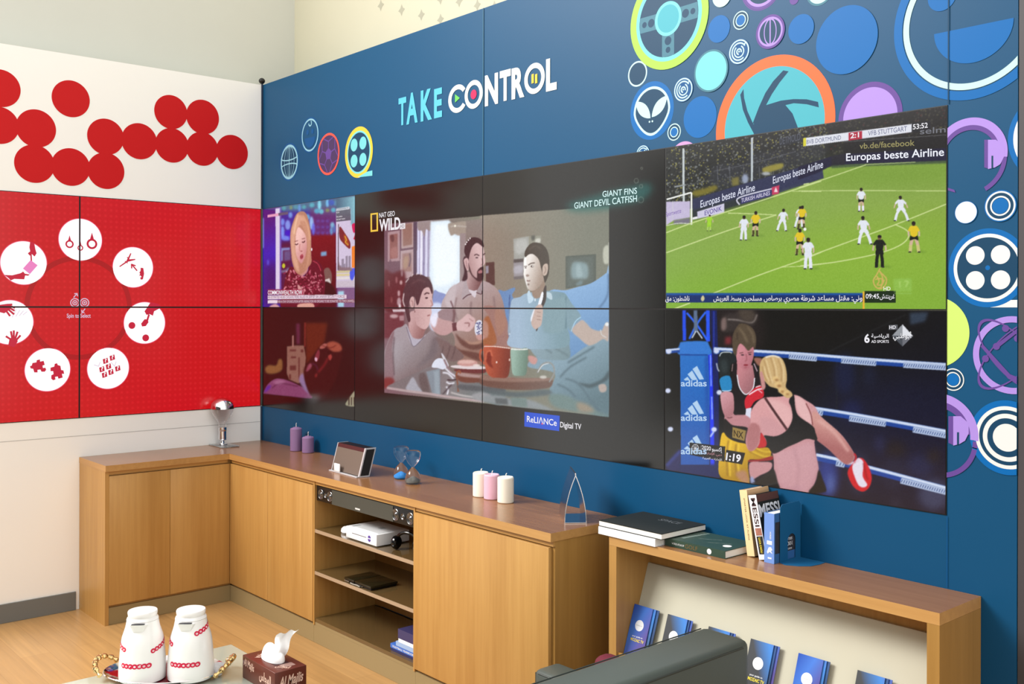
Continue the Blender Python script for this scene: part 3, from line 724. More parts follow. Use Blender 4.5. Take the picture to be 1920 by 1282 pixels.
def face_picture():
    c = Canvas(484, 578, 676, 796, 2.0, (7, 4, 4)).frame(480, 580, 0.18721); P, Q = c.poly, c.quad
    Q([(490, 130), (720, 130), (690, 330), (500, 560)], (84, 30, 10), 14); Q([(480, 130), (502, 130), (496, 370), (480, 380)], (104, 34, 26), 4)
    P([(90, 590), (130, 555), (200, 560), (225, 500), (262, 505), (262, 600), (200, 640), (110, 640)], (122, 84, 46), 8)
    Q([(310, 370), (400, 360), (480, 362), (500, 480), (480, 720), (420, 740), (330, 700), (308, 640)], (128, 92, 80), 4)
    for x, y, w, h in ((340, 400, 60, 18), (340, 560, 60, 50), (330, 650, 20, 50), (425, 480, 14, 220), (450, 400, 25, 30), (350, 470, 50, 20)): Q([(x, y), (x + w, y), (x + w, y + h), (x, y + h)], (84, 44, 40), 5)
    Q([(362, 260), (378, 260), (380, 380), (360, 372)], (150, 104, 96), 4); Q([(400, 140), (440, 140), (440, 350), (405, 350)], (84, 34, 60), 10)
    P([(75, 835), (110, 760), (170, 705), (235, 692), (330, 715), (430, 760), (500, 800), (562, 888), (320, 868), (75, 842)], (118, 62, 100), 4)
    P([(80, 832), (112, 770), (150, 760), (130, 800)], (74, 34, 150), 10); c.line([(160, 790), (240, 740), (420, 770)], 10, (70, 30, 60), 6); P([(170, 730), (230, 705), (300, 720), (220, 750)], (150, 96, 130), 10)
    P([(430, 700), (470, 640), (500, 740), (540, 850), (480, 800)], (130, 110, 150), 8)
    P([(480, 600), (540, 520), (620, 400), (690, 340), (770, 318), (850, 350), (870, 430), (840, 560), (800, 700), (700, 860), (560, 870), (500, 740)], (32, 6, 6), 8)
    P([(705, 345), (770, 318), (845, 350), (858, 410), (790, 425), (735, 400)], (150, 74, 56), 8); P([(636, 380), (680, 342), (712, 350), (690, 385), (650, 395)], (164, 92, 84), 5)
    P([(590, 470), (625, 400), (640, 440), (622, 510), (600, 520)], (120, 44, 56), 5); P([(590, 480), (615, 490), (608, 520), (590, 510)], (206, 160, 180), 3); P([(520, 560), (548, 536), (560, 570), (530, 610), (500, 620)], (136, 66, 84), 7)
    c.line([(620, 630), (680, 560), (720, 490)], 26, (96, 20, 24), 8); P([(720, 470), (750, 448), (762, 480), (740, 510)], (150, 56, 52), 5); c.line([(560, 540), (600, 560), (620, 610)], 14, (60, 20, 50), 6); P([(590, 650), (615, 640), (610, 675), (590, 678)], (110, 30, 30), 6)
    c.line([(660, 360), (740, 385), (800, 360)], 8, (90, 30, 24), 5); c.ell(730, 430, 26, 12, (20, 4, 4), 6)
    P([(895, 955), (930, 890), (965, 840), (995, 820), (995, 962)], (150, 146, 120), 4)
    for x in (925, 950, 978): Q([(x, 880), (x + 12, 880), (x + 12, 960), (x, 960)], (60, 40, 34), 3)
    c.noise([(60, 60), (1000, 960)], 2.0, 1.3); return c

def sofa_picture():
    c = Canvas(664, 270, 1254, 890, 2.0, (7, 7, 5)); P, Q, L, E = c.poly, c.quad, c.line, c.ell
    F1, F2, F3, F4, F5 = (720, 400, .156), (720, 580, .17167), (930, 440, .14042), (890, 570, .24966), (890, 300, .23403)
    fr = c.frame
    Q([(730, 250), (1060, 250), (1200, 340), (1060, 392), (760, 412)], (6, 6, 5), 2)
    fr(); Q([(720.5, 419.5), (1142, 385.5), (1141.5, 781), (720.5, 736)], {'a': (120, 92, 100), 'b': (124, 124, 110), 'p': (740, 500), 'q': (900, 500)})
    Q([(900, 400), (1142, 385.5), (1141.5, 650), (900, 650)], {'a': (146, 134, 120), 'b': (120, 122, 108), 'p': (905, 500), 'q': (1100, 500)}, 2)
    fr(*F1)
    Q([(0, 130), (400, 95), (400, 780), (0, 800)], (112, 84, 96), 2)
    Q([(45, 225), (190, 205), (190, 570), (45, 580)], (170, 140, 146), 3); Q([(68, 258), (165, 242), (165, 535), (72, 548)], (140, 92, 88), 5); P([(75, 270), (115, 260), (120, 330), (90, 340)], (100, 60, 60), 5); P([(80, 430), (150, 400), (160, 520), (90, 530)], (160, 110, 106), 8)
    Q([(208, 130), (352, 108), (352, 405), (210, 425)], (176, 152, 152), 3); Q([(225, 130), (335, 115), (335, 375), (228, 395)], (146, 110, 100), 6)
    Q([(198, 452), (352, 430), (352, 780), (195, 780)], (180, 156, 160), 3); Q([(222, 485), (330, 470), (330, 700), (222, 700)], (156, 122, 116), 8); L([(310, 480), (318, 560), (300, 640)], 16, (110, 90, 100), 5); P([(240, 540), (290, 520), (280, 640), (240, 660)], (170, 140, 120), 8)
    Q([(355, 105), (402, 100), (400, 760), (355, 760)], (84, 70, 88), 3)
    Q([(400, 104), (580, 88), (560, 760), (392, 760)], (180, 176, 206), 4)
    for x, w, cl in ((415, 14, (226, 226, 250)), (452, 24, (240, 240, 252)), (482, 10, (110, 106, 140)), (512, 20, (224, 226, 246)), (540, 12, (150, 146, 170))): Q([(x - w / 2, 170), (x + w / 2, 165), (x + w / 2 - 6, 760), (x - w / 2 - 6, 760)], cl, 3, .9)
    P([(405, 105), (490, 96), (580, 90), (576, 190), (540, 210), (505, 190), (485, 280), (455, 210), (410, 200)], (150, 136, 136), 5)
    Q([(560, 98), (780, 80), (915, 250), (918, 850), (800, 900), (745, 985), (600, 940), (545, 760)], (222, 238, 250), 8); Q([(600, 130), (760, 120), (790, 260), (890, 300), (890, 780), (770, 860), (600, 880), (575, 500)], (242, 252, 255), 20)
    P([(770, 130), (860, 110), (1000, 100), (1000, 240), (900, 265), (850, 250), (800, 262)], (160, 148, 136), 6); Q([(912, 240), (990, 235), (985, 800), (915, 835)], (152, 138, 138), 5); Q([(985, 90), (1200, 60), (1200, 800), (985, 800)], (136, 124, 118), 5)
    L([(800, 160), (860, 150), (990, 160)], 14, (186, 178, 170), 6); E(854, 150, 12, 14, (240, 236, 220), 3)
    P([(0, 700), (100, 720), (240, 690), (262, 900), (260, 1160), (0, 1160)], (92, 38, 44), 14)
    for x, y, rx, ry, cl in ((75, 600, 14, 50, (110, 84, 96)), (205, 830, 16, 26, (196, 160, 160)), (150, 800, 12, 40, (150, 96, 100)), (178, 960, 16, 36, (190, 156, 160)), (180, 1060, 24, 50, (180, 150, 156)), (90, 1040, 12, 40, (126, 70, 72)), (60, 840, 12, 40, (130, 80, 84)), (190, 1115, 14, 26, (230, 220, 226)), (215, 720, 12, 40, (150, 120, 126))): E(x, y, rx, ry, cl, 7)
    Q([(100, 1155), (262, 1150), (262, 1180), (112, 1190)], (206, 190, 196), 3); Q([(0, 1190), (240, 1185), (240, 1500), (0, 1500)], (104, 50, 58), 10); E(120, 1235, 50, 24, (186, 156, 160), 8); Q([(180, 1230), (240, 1225), (240, 1290), (190, 1290)], (166, 130, 136), 6)
    P([(600, 932), (660, 945), (745, 978), (730, 1060), (660, 1200), (590, 1220), (575, 1140)], (134, 150, 200), 4); P([(560, 1100), (690, 1090), (700, 1280), (600, 1420), (530, 1300)], (206, 216, 240), 12)
    # right part of the room
    fr(*F3)
    Q([(232, 55), (440, 20), (440, 312), (240, 332)], (160, 162, 156), 5); P([(260, 90), (400, 60), (410, 200), (280, 260)], (182, 184, 180), 16); Q([(440, 24), (605, 8), (590, 120), (445, 160)], (146, 146, 132), 5); P([(470, 20), (520, 10), (510, 70), (480, 75)], (90, 92, 84), 8); P([(530, 60), (590, 50), (585, 110), (530, 110)], (200, 200, 190), 8)
    Q([(236, 330), (365, 318), (365, 570), (238, 585)], (150, 146, 150), 5); Q([(236, 330), (365, 318), (365, 362), (236, 376)], (84, 80, 78), 6); P([(245, 430), (350, 410), (350, 500), (250, 520)], (176, 174, 182), 12); Q([(236, 560), (365, 545), (365, 585), (238, 600)], (112, 108, 108), 5)
    Q([(930, 285), (1335, 258), (1335, 640), (930, 725)], (80, 88, 80), 4); Q([(950, 310), (1300, 285), (1300, 640), (950, 700)], (88, 98, 92), 10); P([(1015, 390), (1100, 360), (1220, 400), (1225, 570), (1130, 590), (1010, 570)], (130, 152, 156), 16); P([(1070, 420), (1120, 400), (1160, 540), (1080, 560)], (150, 172, 176), 12); P([(1075, 650), (1150, 600), (1150, 660), (1080, 680)], (110, 130, 134), 12)
    P([(1435, 185), (1505, 150), (1515, 360), (1440, 375)], (186, 188, 172), 8); Q([(1498, 100), (1512, 100), (1514, 1282), (1500, 1282)], (170, 172, 160), 4)
    fr(*F5); Q([(88, 822), (158, 815), (162, 1000), (90, 1015)], (84, 62, 58), 3); Q([(88, 850), (112, 846), (112, 905), (90, 910)], (150, 146, 160), 3)
    fr(*F3)
    P([(10, 790), (120, 752), (240, 705), (252, 740), (215, 800), (235, 860), (200, 930), (190, 1400), (10, 1400)], (104, 142, 188), 4); L([(185, 800), (178, 940), (190, 1100)], 12, (60, 90, 140), 5)
    P([(690, 790), (930, 742), (1080, 700), (1260, 650), (1400, 565), (1475, 510), (1506, 520), (1506, 2000), (900, 2000), (700, 1400)], {'a': (132, 172, 214), 'b': (96, 140, 186), 'p': (1000, 700), 'q': (1300, 1500)}, 3); L([(1500, 520), (1490, 800), (1380, 980)], 22, (80, 116, 156), 10)
    # middle man
    fr(*F1)
    P([(690, 1095), (740, 985), (800, 895), (880, 845), (960, 790), (1010, 770), (1190, 808), (1290, 850), (1380, 940), (1440, 1100), (1480, 1400), (1480, 1780), (900, 1780), (850, 1500), (790, 1400), (700, 1280)], {'a': (186, 172, 176), 'b': (146, 116, 104), 'p': (850, 900), 'q': (1250, 1500)}, 3)
    for a in ([(1050, 1060), (1040, 1200), (1060, 1320)], [(870, 1010), (850, 1150), (880, 1280)], [(1320, 1000), (1340, 1180), (1390, 1320)]): L(a, 18, (132, 112, 112), 9)
    P([(800, 900), (870, 860), (850, 1050), (830, 1140), (770, 1130), (730, 1050)], (196, 184, 188), 10)
    L([(800, 1050), (830, 1130), (825, 1190)], 14, (96, 66, 70), 6)
    P([(1003, 700), (1170, 780), (1160, 850), (1110, 930), (1030, 925), (1000, 860), (985, 790)], {'a': (186, 156, 156), 'b': (120, 86, 86), 'p': (1000, 800), 'q': (1150, 840)}, 4)
    P([(1015, 915), (1080, 930), (1115, 925), (1100, 1000), (1080, 1005), (1040, 960)], (214, 206, 214), 3)
    P([(985, 775), (1000, 860), (1035, 960), (1050, 975), (945, 1030), (935, 980), (960, 850)], (176, 164, 168), 4); L([(945, 1030), (1000, 985), (1050, 968)], 10, (70, 46, 52), 3); P([(1120, 930), (1180, 830), (1190, 940), (1165, 975), (1110, 950)], (160, 146, 150), 4); L([(1110, 950), (1170, 970), (1178, 930)], 9, (76, 50, 56), 3)
    P([(950, 560), (985, 520), (1000, 700), (1000, 790), (940, 810), (965, 700)], (60, 44, 50), 5)
    P([(1020, 470), (1060, 395), (1120, 355), (1185, 390), (1205, 480), (1215, 590), (1190, 640), (1190, 740), (1165, 800), (1110, 800), (1060, 745), (1020, 660), (1000, 560)], {'a': (180, 146, 146), 'b': (216, 186, 186), 'p': (1020, 600), 'q': (1160, 560)}, 3)
    P([(965, 460), (975, 380), (1010, 315), (1080, 285), (1160, 308), (1198, 370), (1192, 405), (1120, 355), (1065, 395), (1035, 470), (1020, 545), (1010, 590), (985, 520)], (62, 46, 50), 3)
    P([(960, 560), (990, 535), (1015, 560), (1020, 660), (1000, 690), (970, 620)], (206, 172, 172), 3); L([(985, 570), (992, 620), (1005, 660)], 8, (150, 110, 112), 4)
    P([(1012, 590), (1028, 640), (1060, 730), (1115, 775), (1120, 700), (1150, 655), (1190, 640), (1196, 700), (1188, 790), (1140, 818), (1080, 775), (1030, 700)], (66, 46, 50), 4)
    P([(1130, 700), (1160, 680), (1186, 690), (1184, 712), (1140, 720)], (170, 116, 120), 3); L([(1085, 505), (1110, 492), (1145, 508)], 12, (62, 44, 48), 4); E(1115, 532, 17, 8, (50, 38, 44), 3); L([(1190, 500), (1215, 480)], 12, (62, 44, 48), 4); L([(1175, 540), (1188, 600), (1165, 625)], 14, (170, 130, 130), 5)
    for x, y in ((980, 370), (995, 345), (1015, 320), (1035, 300)): E(x, y, 8, 10, (236, 226, 226), 2)
    fr(*F2)
    P([(590, 30), (680, -10), (770, 0), (775, 130), (750, 165), (680, 130), (600, 100)], (150, 126, 130), 4); L([(760, 0), (768, 60), (750, 150)], 26, (112, 82, 84), 6)
    P([(505, 130), (560, 80), (640, 110), (760, 145), (750, 230), (690, 275), (620, 280), (540, 230)], (190, 152, 152), 4); P([(500, 100), (560, 40), (590, 60), (560, 190), (520, 170)], (230, 230, 246), 8)
    Q([(742, 150), (792, 140), (800, 228), (752, 238)], (96, 50, 56), 3)
    P([(795, 150), (850, 100), (915, 48), (960, 75), (995, 110), (985, 180), (930, 240), (860, 235), (800, 225)], (210, 178, 178), 4); L([(880, 150), (930, 150), (925, 190)], 12, (140, 100, 100), 5); L([(930, 100), (975, 130)], 8, (170, 130, 130), 4)
    P([(780, 260), (860, 330), (1000, 380), (1080, 360), (1080, 420), (960, 440), (840, 380)], (104, 74, 66), 8); P([(760, 390), (840, 440), (1000, 470), (1080, 500), (1080, 570), (880, 500)], (100, 70, 62), 8); P([(880, 330), (960, 360), (1060, 340), (1050, 370), (940, 380)], (176, 140, 122), 8)
    fr(*F4)
    P([(66, 130), (110, 90), (150, 180), (180, 260), (140, 310), (66, 310)], (160, 100, 66), 5); P([(66, 20), (150, 20), (240, 110), (255, 250), (245, 330), (170, 320), (160, 240), (110, 100)], (156, 120, 112), 4); P([(150, 60), (200, 40), (238, 140), (200, 230), (168, 220)], (166, 126, 110), 6)
    E(35, 185, 36, 66, (218, 220, 232), 2); c.speck([(12, 135), (56, 235)], [(50, 60, 110), (70, 80, 130)], 34, 6, .9); P([(60, 130), (95, 140), (105, 200), (95, 250), (60, 245)], (180, 136, 120), 5); P([(10, 235), (60, 228), (70, 262), (30, 270)], (196, 152, 146), 4)
    # right man
    fr(*F4)
    P([(400, 470), (470, 395), (640, 385), (700, 410), (850, 310), (1005, 255), (1006, 850), (930, 840), (800, 800), (640, 760), (560, 660), (600, 520)], {'a': (128, 156, 172), 'b': (84, 112, 122), 'p': (640, 430), 'q': (850, 760)}, 3)
    for a in ([(700, 440), (800, 380), (900, 320)], [(640, 550), (720, 470), (840, 400)], [(680, 560), (780, 600), (900, 760), (960, 830)], [(620, 600), (700, 640), (760, 700)]): L(a, 14, (80, 106, 118), 6)
    P([(780, 590), (870, 600), (960, 560), (1005, 500), (1005, 560), (940, 600), (860, 630)], (58, 80, 88), 7); P([(930, 612), (970, 598), (990, 620), (985, 655), (945, 660)], (176, 160, 152), 4); P([(560, 680), (700, 690), (860, 780), (1000, 835), (1006, 850), (800, 815), (600, 770)], (104, 128, 126), 10); P([(770, 740), (840, 750), (900, 800), (850, 815), (780, 800)], (146, 134, 116), 12)
    P([(405, 195), (500, 160), (690, 190), (710, 300), (712, 405), (600, 420), (470, 400), (400, 300)], {'a': (142, 166, 180), 'b': (112, 138, 146), 'p': (420, 220), 'q': (700, 380)}, 4)
    for a in ([(440, 240), (560, 262), (680, 240)], [(430, 320), (520, 330), (580, 370)], [(600, 330), (690, 380), (705, 400)]): L(a, 12, (96, 120, 128), 6)
    P([(270, 10), (330, 10), (350, 130), (345, 228), (255, 232), (258, 120)], (150, 172, 190), 4); L([(256, 225), (300, 222), (345, 218)], 9, (214, 222, 226), 2)
    P([(262, 240), (345, 230), (345, 300), (400, 230), (420, 130), (480, 160), (475, 240), (420, 305), (350, 335), (290, 330), (265, 320)], (180, 154, 146), 4)
    fr(*F3)
    P([(195, 1300), (180, 1180), (195, 960), (220, 860), (320, 830), (410, 780), (640, 755), (745, 752), (860, 765), (930, 790), (1010, 920), (1130, 1090), (1060, 1180), (960, 1220), (930, 1500), (200, 1500)], {'a': (160, 186, 208), 'b': (116, 148, 160), 'p': (300, 1000), 'q': (860, 1000)}, 3)
    P([(640, 800), (760, 860), (930, 830), (930, 1000), (900, 1280), (640, 1290), (620, 1000)], (124, 154, 164), 18); L([(935, 830), (950, 1000), (930, 1250)], 16, (84, 116, 128), 8)
    P([(940, 860), (1010, 920), (1135, 1095), (1040, 1200), (1000, 1290), (950, 1200)], (122, 152, 164), 6); L([(1135, 1098), (1060, 1160), (1005, 1290)], 14, (160, 200, 226), 3)
    P([(495, 660), (560, 720), (640, 600), (655, 760), (600, 830), (520, 850), (480, 780)], (150, 128, 112), 4)
    P([(418, 790), (442, 742), (470, 800), (502, 858), (470, 905), (432, 905)], (192, 216, 232), 3); P([(670, 770), (735, 780), (752, 862), (710, 855), (670, 820)], (186, 206, 216), 3); E(522, 868, 10, 20, (214, 226, 236), 3)
    P([(378, 320), (395, 285), (480, 250), (560, 310), (600, 400), (640, 480), (640, 590), (570, 700), (500, 745), (440, 735), (420, 690), (395, 600), (382, 570), (368, 520), (382, 440), (372, 400)], {'a': (236, 230, 224), 'b': (166, 146, 132), 'p': (400, 500), 'q': (600, 560)}, 3)
    P([(374, 330), (402, 300), (405, 420), (392, 480), (386, 540), (412, 640), (428, 735), (400, 650), (378, 560), (372, 470)], (250, 250, 248), 5)
    P([(390, 300), (384, 235), (415, 170), (470, 115), (540, 103), (620, 128), (680, 200), (708, 300), (712, 430), (700, 540), (655, 640), (640, 590), (625, 530), (600, 440), (570, 330), (500, 262), (440, 262)], (66, 58, 48), 3); L([(440, 200), (520, 150), (600, 190)], 18, (86, 76, 64), 10)
    P([(620, 440), (640, 398), (680, 385), (696, 430), (680, 520), (645, 548), (622, 520)], (196, 176, 162), 3); L([(650, 420), (665, 470), (645, 520)], 9, (140, 118, 106), 5)
    L([(430, 405), (470, 382), (520, 375)], 12, (70, 56, 48), 4); E(482, 422, 20, 14, (80, 66, 60), 4); E(490, 420, 7, 10, (240, 240, 236), 2); L([(376, 424), (412, 420)], 11, (90, 76, 70), 4); E(395, 442, 12, 8, (90, 76, 70), 3)
    P([(400, 540), (420, 528), (445, 540), (435, 556), (410, 560)], (156, 136, 126), 4); L([(410, 612), (440, 618), (455, 610)], 13, (120, 84, 80), 4); E(432, 664, 14, 12, (110, 92, 84), 6)
    P([(625, 780), (650, 690), (672, 690), (668, 860), (630, 960), (610, 1010), (560, 1250), (535, 1260), (600, 960)], (56, 48, 46), 4); P([(562, 930), (590, 830), (612, 768), (632, 772), (626, 850), (600, 930), (585, 952)], (240, 242, 248), 2)
    P([(520, 975), (575, 930), (618, 945), (626, 1030), (612, 1170), (590, 1220), (520, 1260), (470, 1180), (490, 1060)], (196, 172, 162), 4); P([(520, 980), (500, 1060), (470, 1160), (462, 1120), (490, 1030)], (232, 236, 246), 5)
    for y in (1030, 1085, 1130): L([(545, y), (600, y + 8)], 7, (140, 112, 104), 4)
    fr(*F4); P([(730, 195), (800, 120), (845, 150), (880, 185), (950, 200), (975, 155), (1005, 140), (1005, 275), (965, 262), (900, 300), (850, 308), (790, 260)], (184, 166, 156), 4); E(993, 152, 14, 14, (226, 230, 232), 3); L([(945, 190), (955, 230), (990, 250)], 5, (210, 214, 214), 2)
    # left man
    fr(*F2)
    P([(250, 165), (190, 190), (130, 210), (75, 275), (25, 400), (0, 500), (-5, 700), (10, 830), (60, 850), (110, 800), (210, 760), (350, 690), (490, 630), (570, 560), (640, 490), (720, 560), (800, 560), (870, 520), (830, 460), (750, 400), (690, 350), (580, 285), (520, 230), (450, 280), (330, 400), (285, 330)], {'a': (160, 152, 158), 'b': (112, 98, 98), 'p': (250, 300), 'q': (560, 600)}, 3)
    P([(110, 230), (90, 420), (110, 620), (105, 800), (60, 850), (10, 830), (0, 560), (30, 390)], (132, 106, 112), 6); L([(112, 300), (100, 500), (112, 720)], 12, (94, 78, 84), 7); P([(560, 300), (680, 350), (820, 460), (865, 520), (780, 560), (700, 540), (620, 430)], (116, 98, 96), 8); P([(540, 300), (590, 380), (560, 500), (430, 600), (350, 640), (480, 480)], (108, 98, 102), 16)
    for x in (650, 720, 780): L([(x, 400), (x - 15, 470), (x - 40, 540)], 12, (90, 76, 76), 6)
    P([(-5, 760), (60, 740), (110, 770), (100, 840), (30, 860), (-5, 850)], (122, 50, 50), 10)
    P([(250, 175), (300, 270), (400, 320), (455, 270), (440, 300), (330, 405), (270, 310)], (178, 174, 188), 4); L([(245, 190), (285, 320), (328, 405), (440, 300)], 7, (100, 94, 104), 3)
    P([(270, 120), (300, 20), (480, 20), (500, 100), (480, 165), (450, 230), (420, 300), (370, 322), (310, 300), (272, 210)], {'a': (196, 160, 160), 'b': (148, 106, 104), 'p': (300, 150), 'q': (430, 200)}, 4)
    fr(*F1)
    P([(400, 960), (480, 900), (545, 880), (582, 950), (578, 1010), (588, 1090), (570, 1130), (572, 1200), (552, 1260), (545, 1330), (500, 1390), (430, 1370), (380, 1300), (370, 1100)], {'a': (196, 160, 160), 'b': (214, 180, 178), 'p': (400, 1100), 'q': (560, 1100)}, 3)
    P([(222, 1050), (232, 930), (262, 860), (285, 790), (340, 745), (400, 730), (460, 738), (535, 785), (578, 860), (582, 950), (572, 965), (540, 890), (480, 905), (445, 980), (418, 1080), (395, 1100), (370, 1010), (330, 1000), (305, 1060), (300, 1150), (318, 1282), (290, 1300), (262, 1200), (240, 1110)], (74, 50, 56), 3)
    for a in ([(260, 830), (300, 780)], [(330, 760), (350, 730)], [(390, 740), (400, 715)], [(440, 740), (440, 715)]): L(a, 9, (220, 206, 206), 4)
    L([(240, 960), (228, 1050), (250, 1120)], 12, (230, 206, 206), 5); L([(330, 850), (420, 800), (500, 830)], 16, (96, 66, 70), 9)
    P([(308, 1060), (330, 1005), (358, 1010), (365, 1070), (352, 1130), (325, 1128)], (206, 170, 168), 3); L([(322, 1050), (345, 1060), (345, 1110)], 9, (150, 108, 108), 5)
    L([(485, 975), (515, 955), (545, 965)], 14, (66, 44, 48), 4); E(512, 1015, 18, 10, (60, 44, 50), 3); L([(560, 1040), (584, 1095), (560, 1118)], 12, (170, 126, 124), 5); L([(520, 1232), (552, 1220)], 11, (132, 74, 76), 4); E(370, 1180, 6, 12, (120, 80, 80), 3)
    # glass table, tray, mugs
    fr(*F2)
    P([(40, 850), (110, 800), (350, 690), (520, 620), (640, 640), (700, 720), (700, 960), (500, 935), (200, 890)], (118, 112, 114), 5); P([(245, 880), (275, 790), (320, 740), (375, 840), (420, 905)], (164, 166, 176), 6); Q([(460, 680), (612, 640), (618, 950), (530, 930)], (128, 142, 152), 6); Q([(545, 680), (600, 660), (605, 930), (560, 930)], (146, 162, 172), 8); P([(380, 730), (450, 700), (500, 920), (420, 900)], (96, 88, 88), 8)
    P([(640, 660), (800, 700), (1090, 730), (1300, 760), (1300, 1040), (1090, 1005), (800, 970), (640, 945)], {'a': (126, 122, 124), 'b': (100, 116, 118), 'p': (700, 800), 'q': (1200, 900)}, 5)
    P([(522, 628), (550, 560), (600, 532), (650, 545), (690, 600), (675, 640), (640, 655), (590, 640)], (216, 222, 236), 3); P([(625, 482), (645, 490), (705, 600), (690, 625), (650, 550)], (206, 206, 214), 3); L([(655, 545), (700, 640), (770, 740)], 20, (140, 120, 124), 4)
    for a in ([(670, 640), (720, 690), (780, 730)], [(640, 690), (700, 700), (760, 760)], [(680, 790), (720, 810), (770, 800)], [(680, 840), (700, 880), (690, 930)]): L(a, 18, (222, 222, 232), 5)
    L([(690, 770), (760, 770), (800, 760)], 12, (50, 40, 46), 4); L([(640, 930), (700, 860), (740, 820)], 14, (70, 62, 70), 6)
    P([(780, 650), (1100, 650), (1075, 700), (830, 690)], (104, 54, 54), 5); E(925, 630, 200, 22, (222, 212, 214), 3, rot=.04); E(910, 585, 112, 36, (198, 152, 146), 5); E(900, 572, 90, 20, (216, 180, 172), 6); E(1010, 610, 40, 12, (230, 214, 210), 5)
    P([(800, 690), (1090, 715), (1300, 740), (1440, 755), (1420, 830), (1090, 800), (900, 800), (810, 770)], (110, 70, 58), 5); P([(820, 690), (1090, 720), (1430, 750), (1090, 750), (840, 730)], (168, 142, 138), 6)
    L([(790, 720), (800, 680), (828, 672), (835, 700)], 14, (150, 88, 60), 4); L([(790, 730), (805, 820), (810, 900)], 16, (130, 84, 66), 5)
    P([(820, 820), (1090, 840), (1300, 860), (1300, 900), (1000, 890), (830, 870)], (84, 92, 96), 8); L([(730, 905), (860, 940), (1090, 970)], 18, (190, 184, 184), 6); L([(30, 855), (250, 890), (500, 922), (640, 945), (1090, 1005)], 26, (180, 160, 162), 5)
    P([(960, 930), (1085, 900), (1160, 930), (1160, 1000), (1000, 985)], (150, 152, 156), 10)
    fr(*F4)
    P([(60, 540), (250, 560), (550, 560), (585, 590), (540, 632), (320, 645), (60, 610)], (106, 78, 68), 4); P([(66, 535), (300, 555), (555, 555), (560, 575), (300, 585), (66, 570)], (140, 112, 100), 5); P([(100, 640), (320, 660), (540, 640), (560, 680), (300, 700), (66, 660)], (84, 98, 102), 8)
    P([(66, 690), (200, 690), (300, 720), (420, 720), (600, 800), (560, 800), (300, 770), (66, 730)], (134, 142, 146), 8); Q([(150, 705), (245, 710), (250, 755), (160, 748)], (86, 94, 98), 6); Q([(270, 700), (390, 705), (395, 775), (280, 765)], (110, 130, 128), 6)
    P([(70, 318), (130, 312), (250, 325), (268, 345), (265, 470), (245, 548), (180, 553), (120, 545), (80, 480)], {'a': (186, 92, 66), 'b': (116, 54, 42), 'p': (90, 400), 'q': (265, 420)}, 3); L([(70, 318), (150, 318), (268, 332)], 7, (240, 224, 214), 2)
    L([(72, 345), (45, 350), (42, 410), (75, 450)], 12, (186, 92, 66), 3); P([(80, 380), (100, 350), (128, 365), (125, 440), (140, 480), (105, 460), (84, 420)], (126, 52, 40), 4); L([(82, 420), (90, 365), (118, 352), (130, 390)], 12, (206, 112, 84), 4); E(165, 436, 6, 8, (240, 220, 210), 2); E(262, 418, 5, 10, (230, 210, 200), 2)
    P([(272, 336), (335, 338), (398, 336), (395, 450), (384, 528), (335, 538), (288, 528), (275, 450)], {'a': (150, 182, 168), 'b': (96, 126, 112), 'p': (290, 430), 'q': (395, 440)}, 3); L([(272, 337), (335, 341), (398, 338)], 9, (236, 236, 230), 2)
    P([(400, 395), (430, 388), (470, 412), (455, 452), (418, 440)], (196, 146, 140), 4); L([(470, 515), (505, 455), (555, 438), (590, 465), (596, 520), (560, 585)], 11, (140, 142, 140), 3); L([(475, 510), (510, 460), (555, 445)], 5, (226, 226, 226), 2); E(515, 548, 26, 12, (196, 192, 184), 4)
    fr(); Q([(1150, 380), (1260, 380), (1260, 800), (1141.8, 800), (1142, 380)], (7, 7, 5)); Q([(664, 410), (720.3, 405), (720.3, 760), (664, 750)], (7, 5, 5)); Q([(664, 727), (720, 736.5), (905, 757), (1141, 782), (1260, 800), (1260, 900), (664, 900)], (7, 7, 5), .6)
    Q([(664, 426), (720.4, 420), (905, 403.5), (1142, 385.8), (1260, 370), (1260, 260), (664, 260)], (7, 7, 5), .6)
    # glow behind the programme caption
    fr(*F5); P([(730, 345), (900, 290), (1100, 235), (1300, 190), (1400, 180), (1430, 230), (1360, 320), (1200, 370), (900, 402), (760, 395)], (20, 96, 92), 28, alpha=.85)
    for x, y, r in ((1295, 166, 17), (1333, 210, 13), (1332, 319, 21), (1338, 66, 8)):
        t = np.linspace(0, 2 * math.pi, 16); L(np.stack([x + r * np.cos(t), y + r * 1.1 * np.sin(t)], 1), 5, (128, 132, 122), 2, .8)
    c.noise([(-1000, -1200), (1700, 2600)], 2.0, 1.2); return c

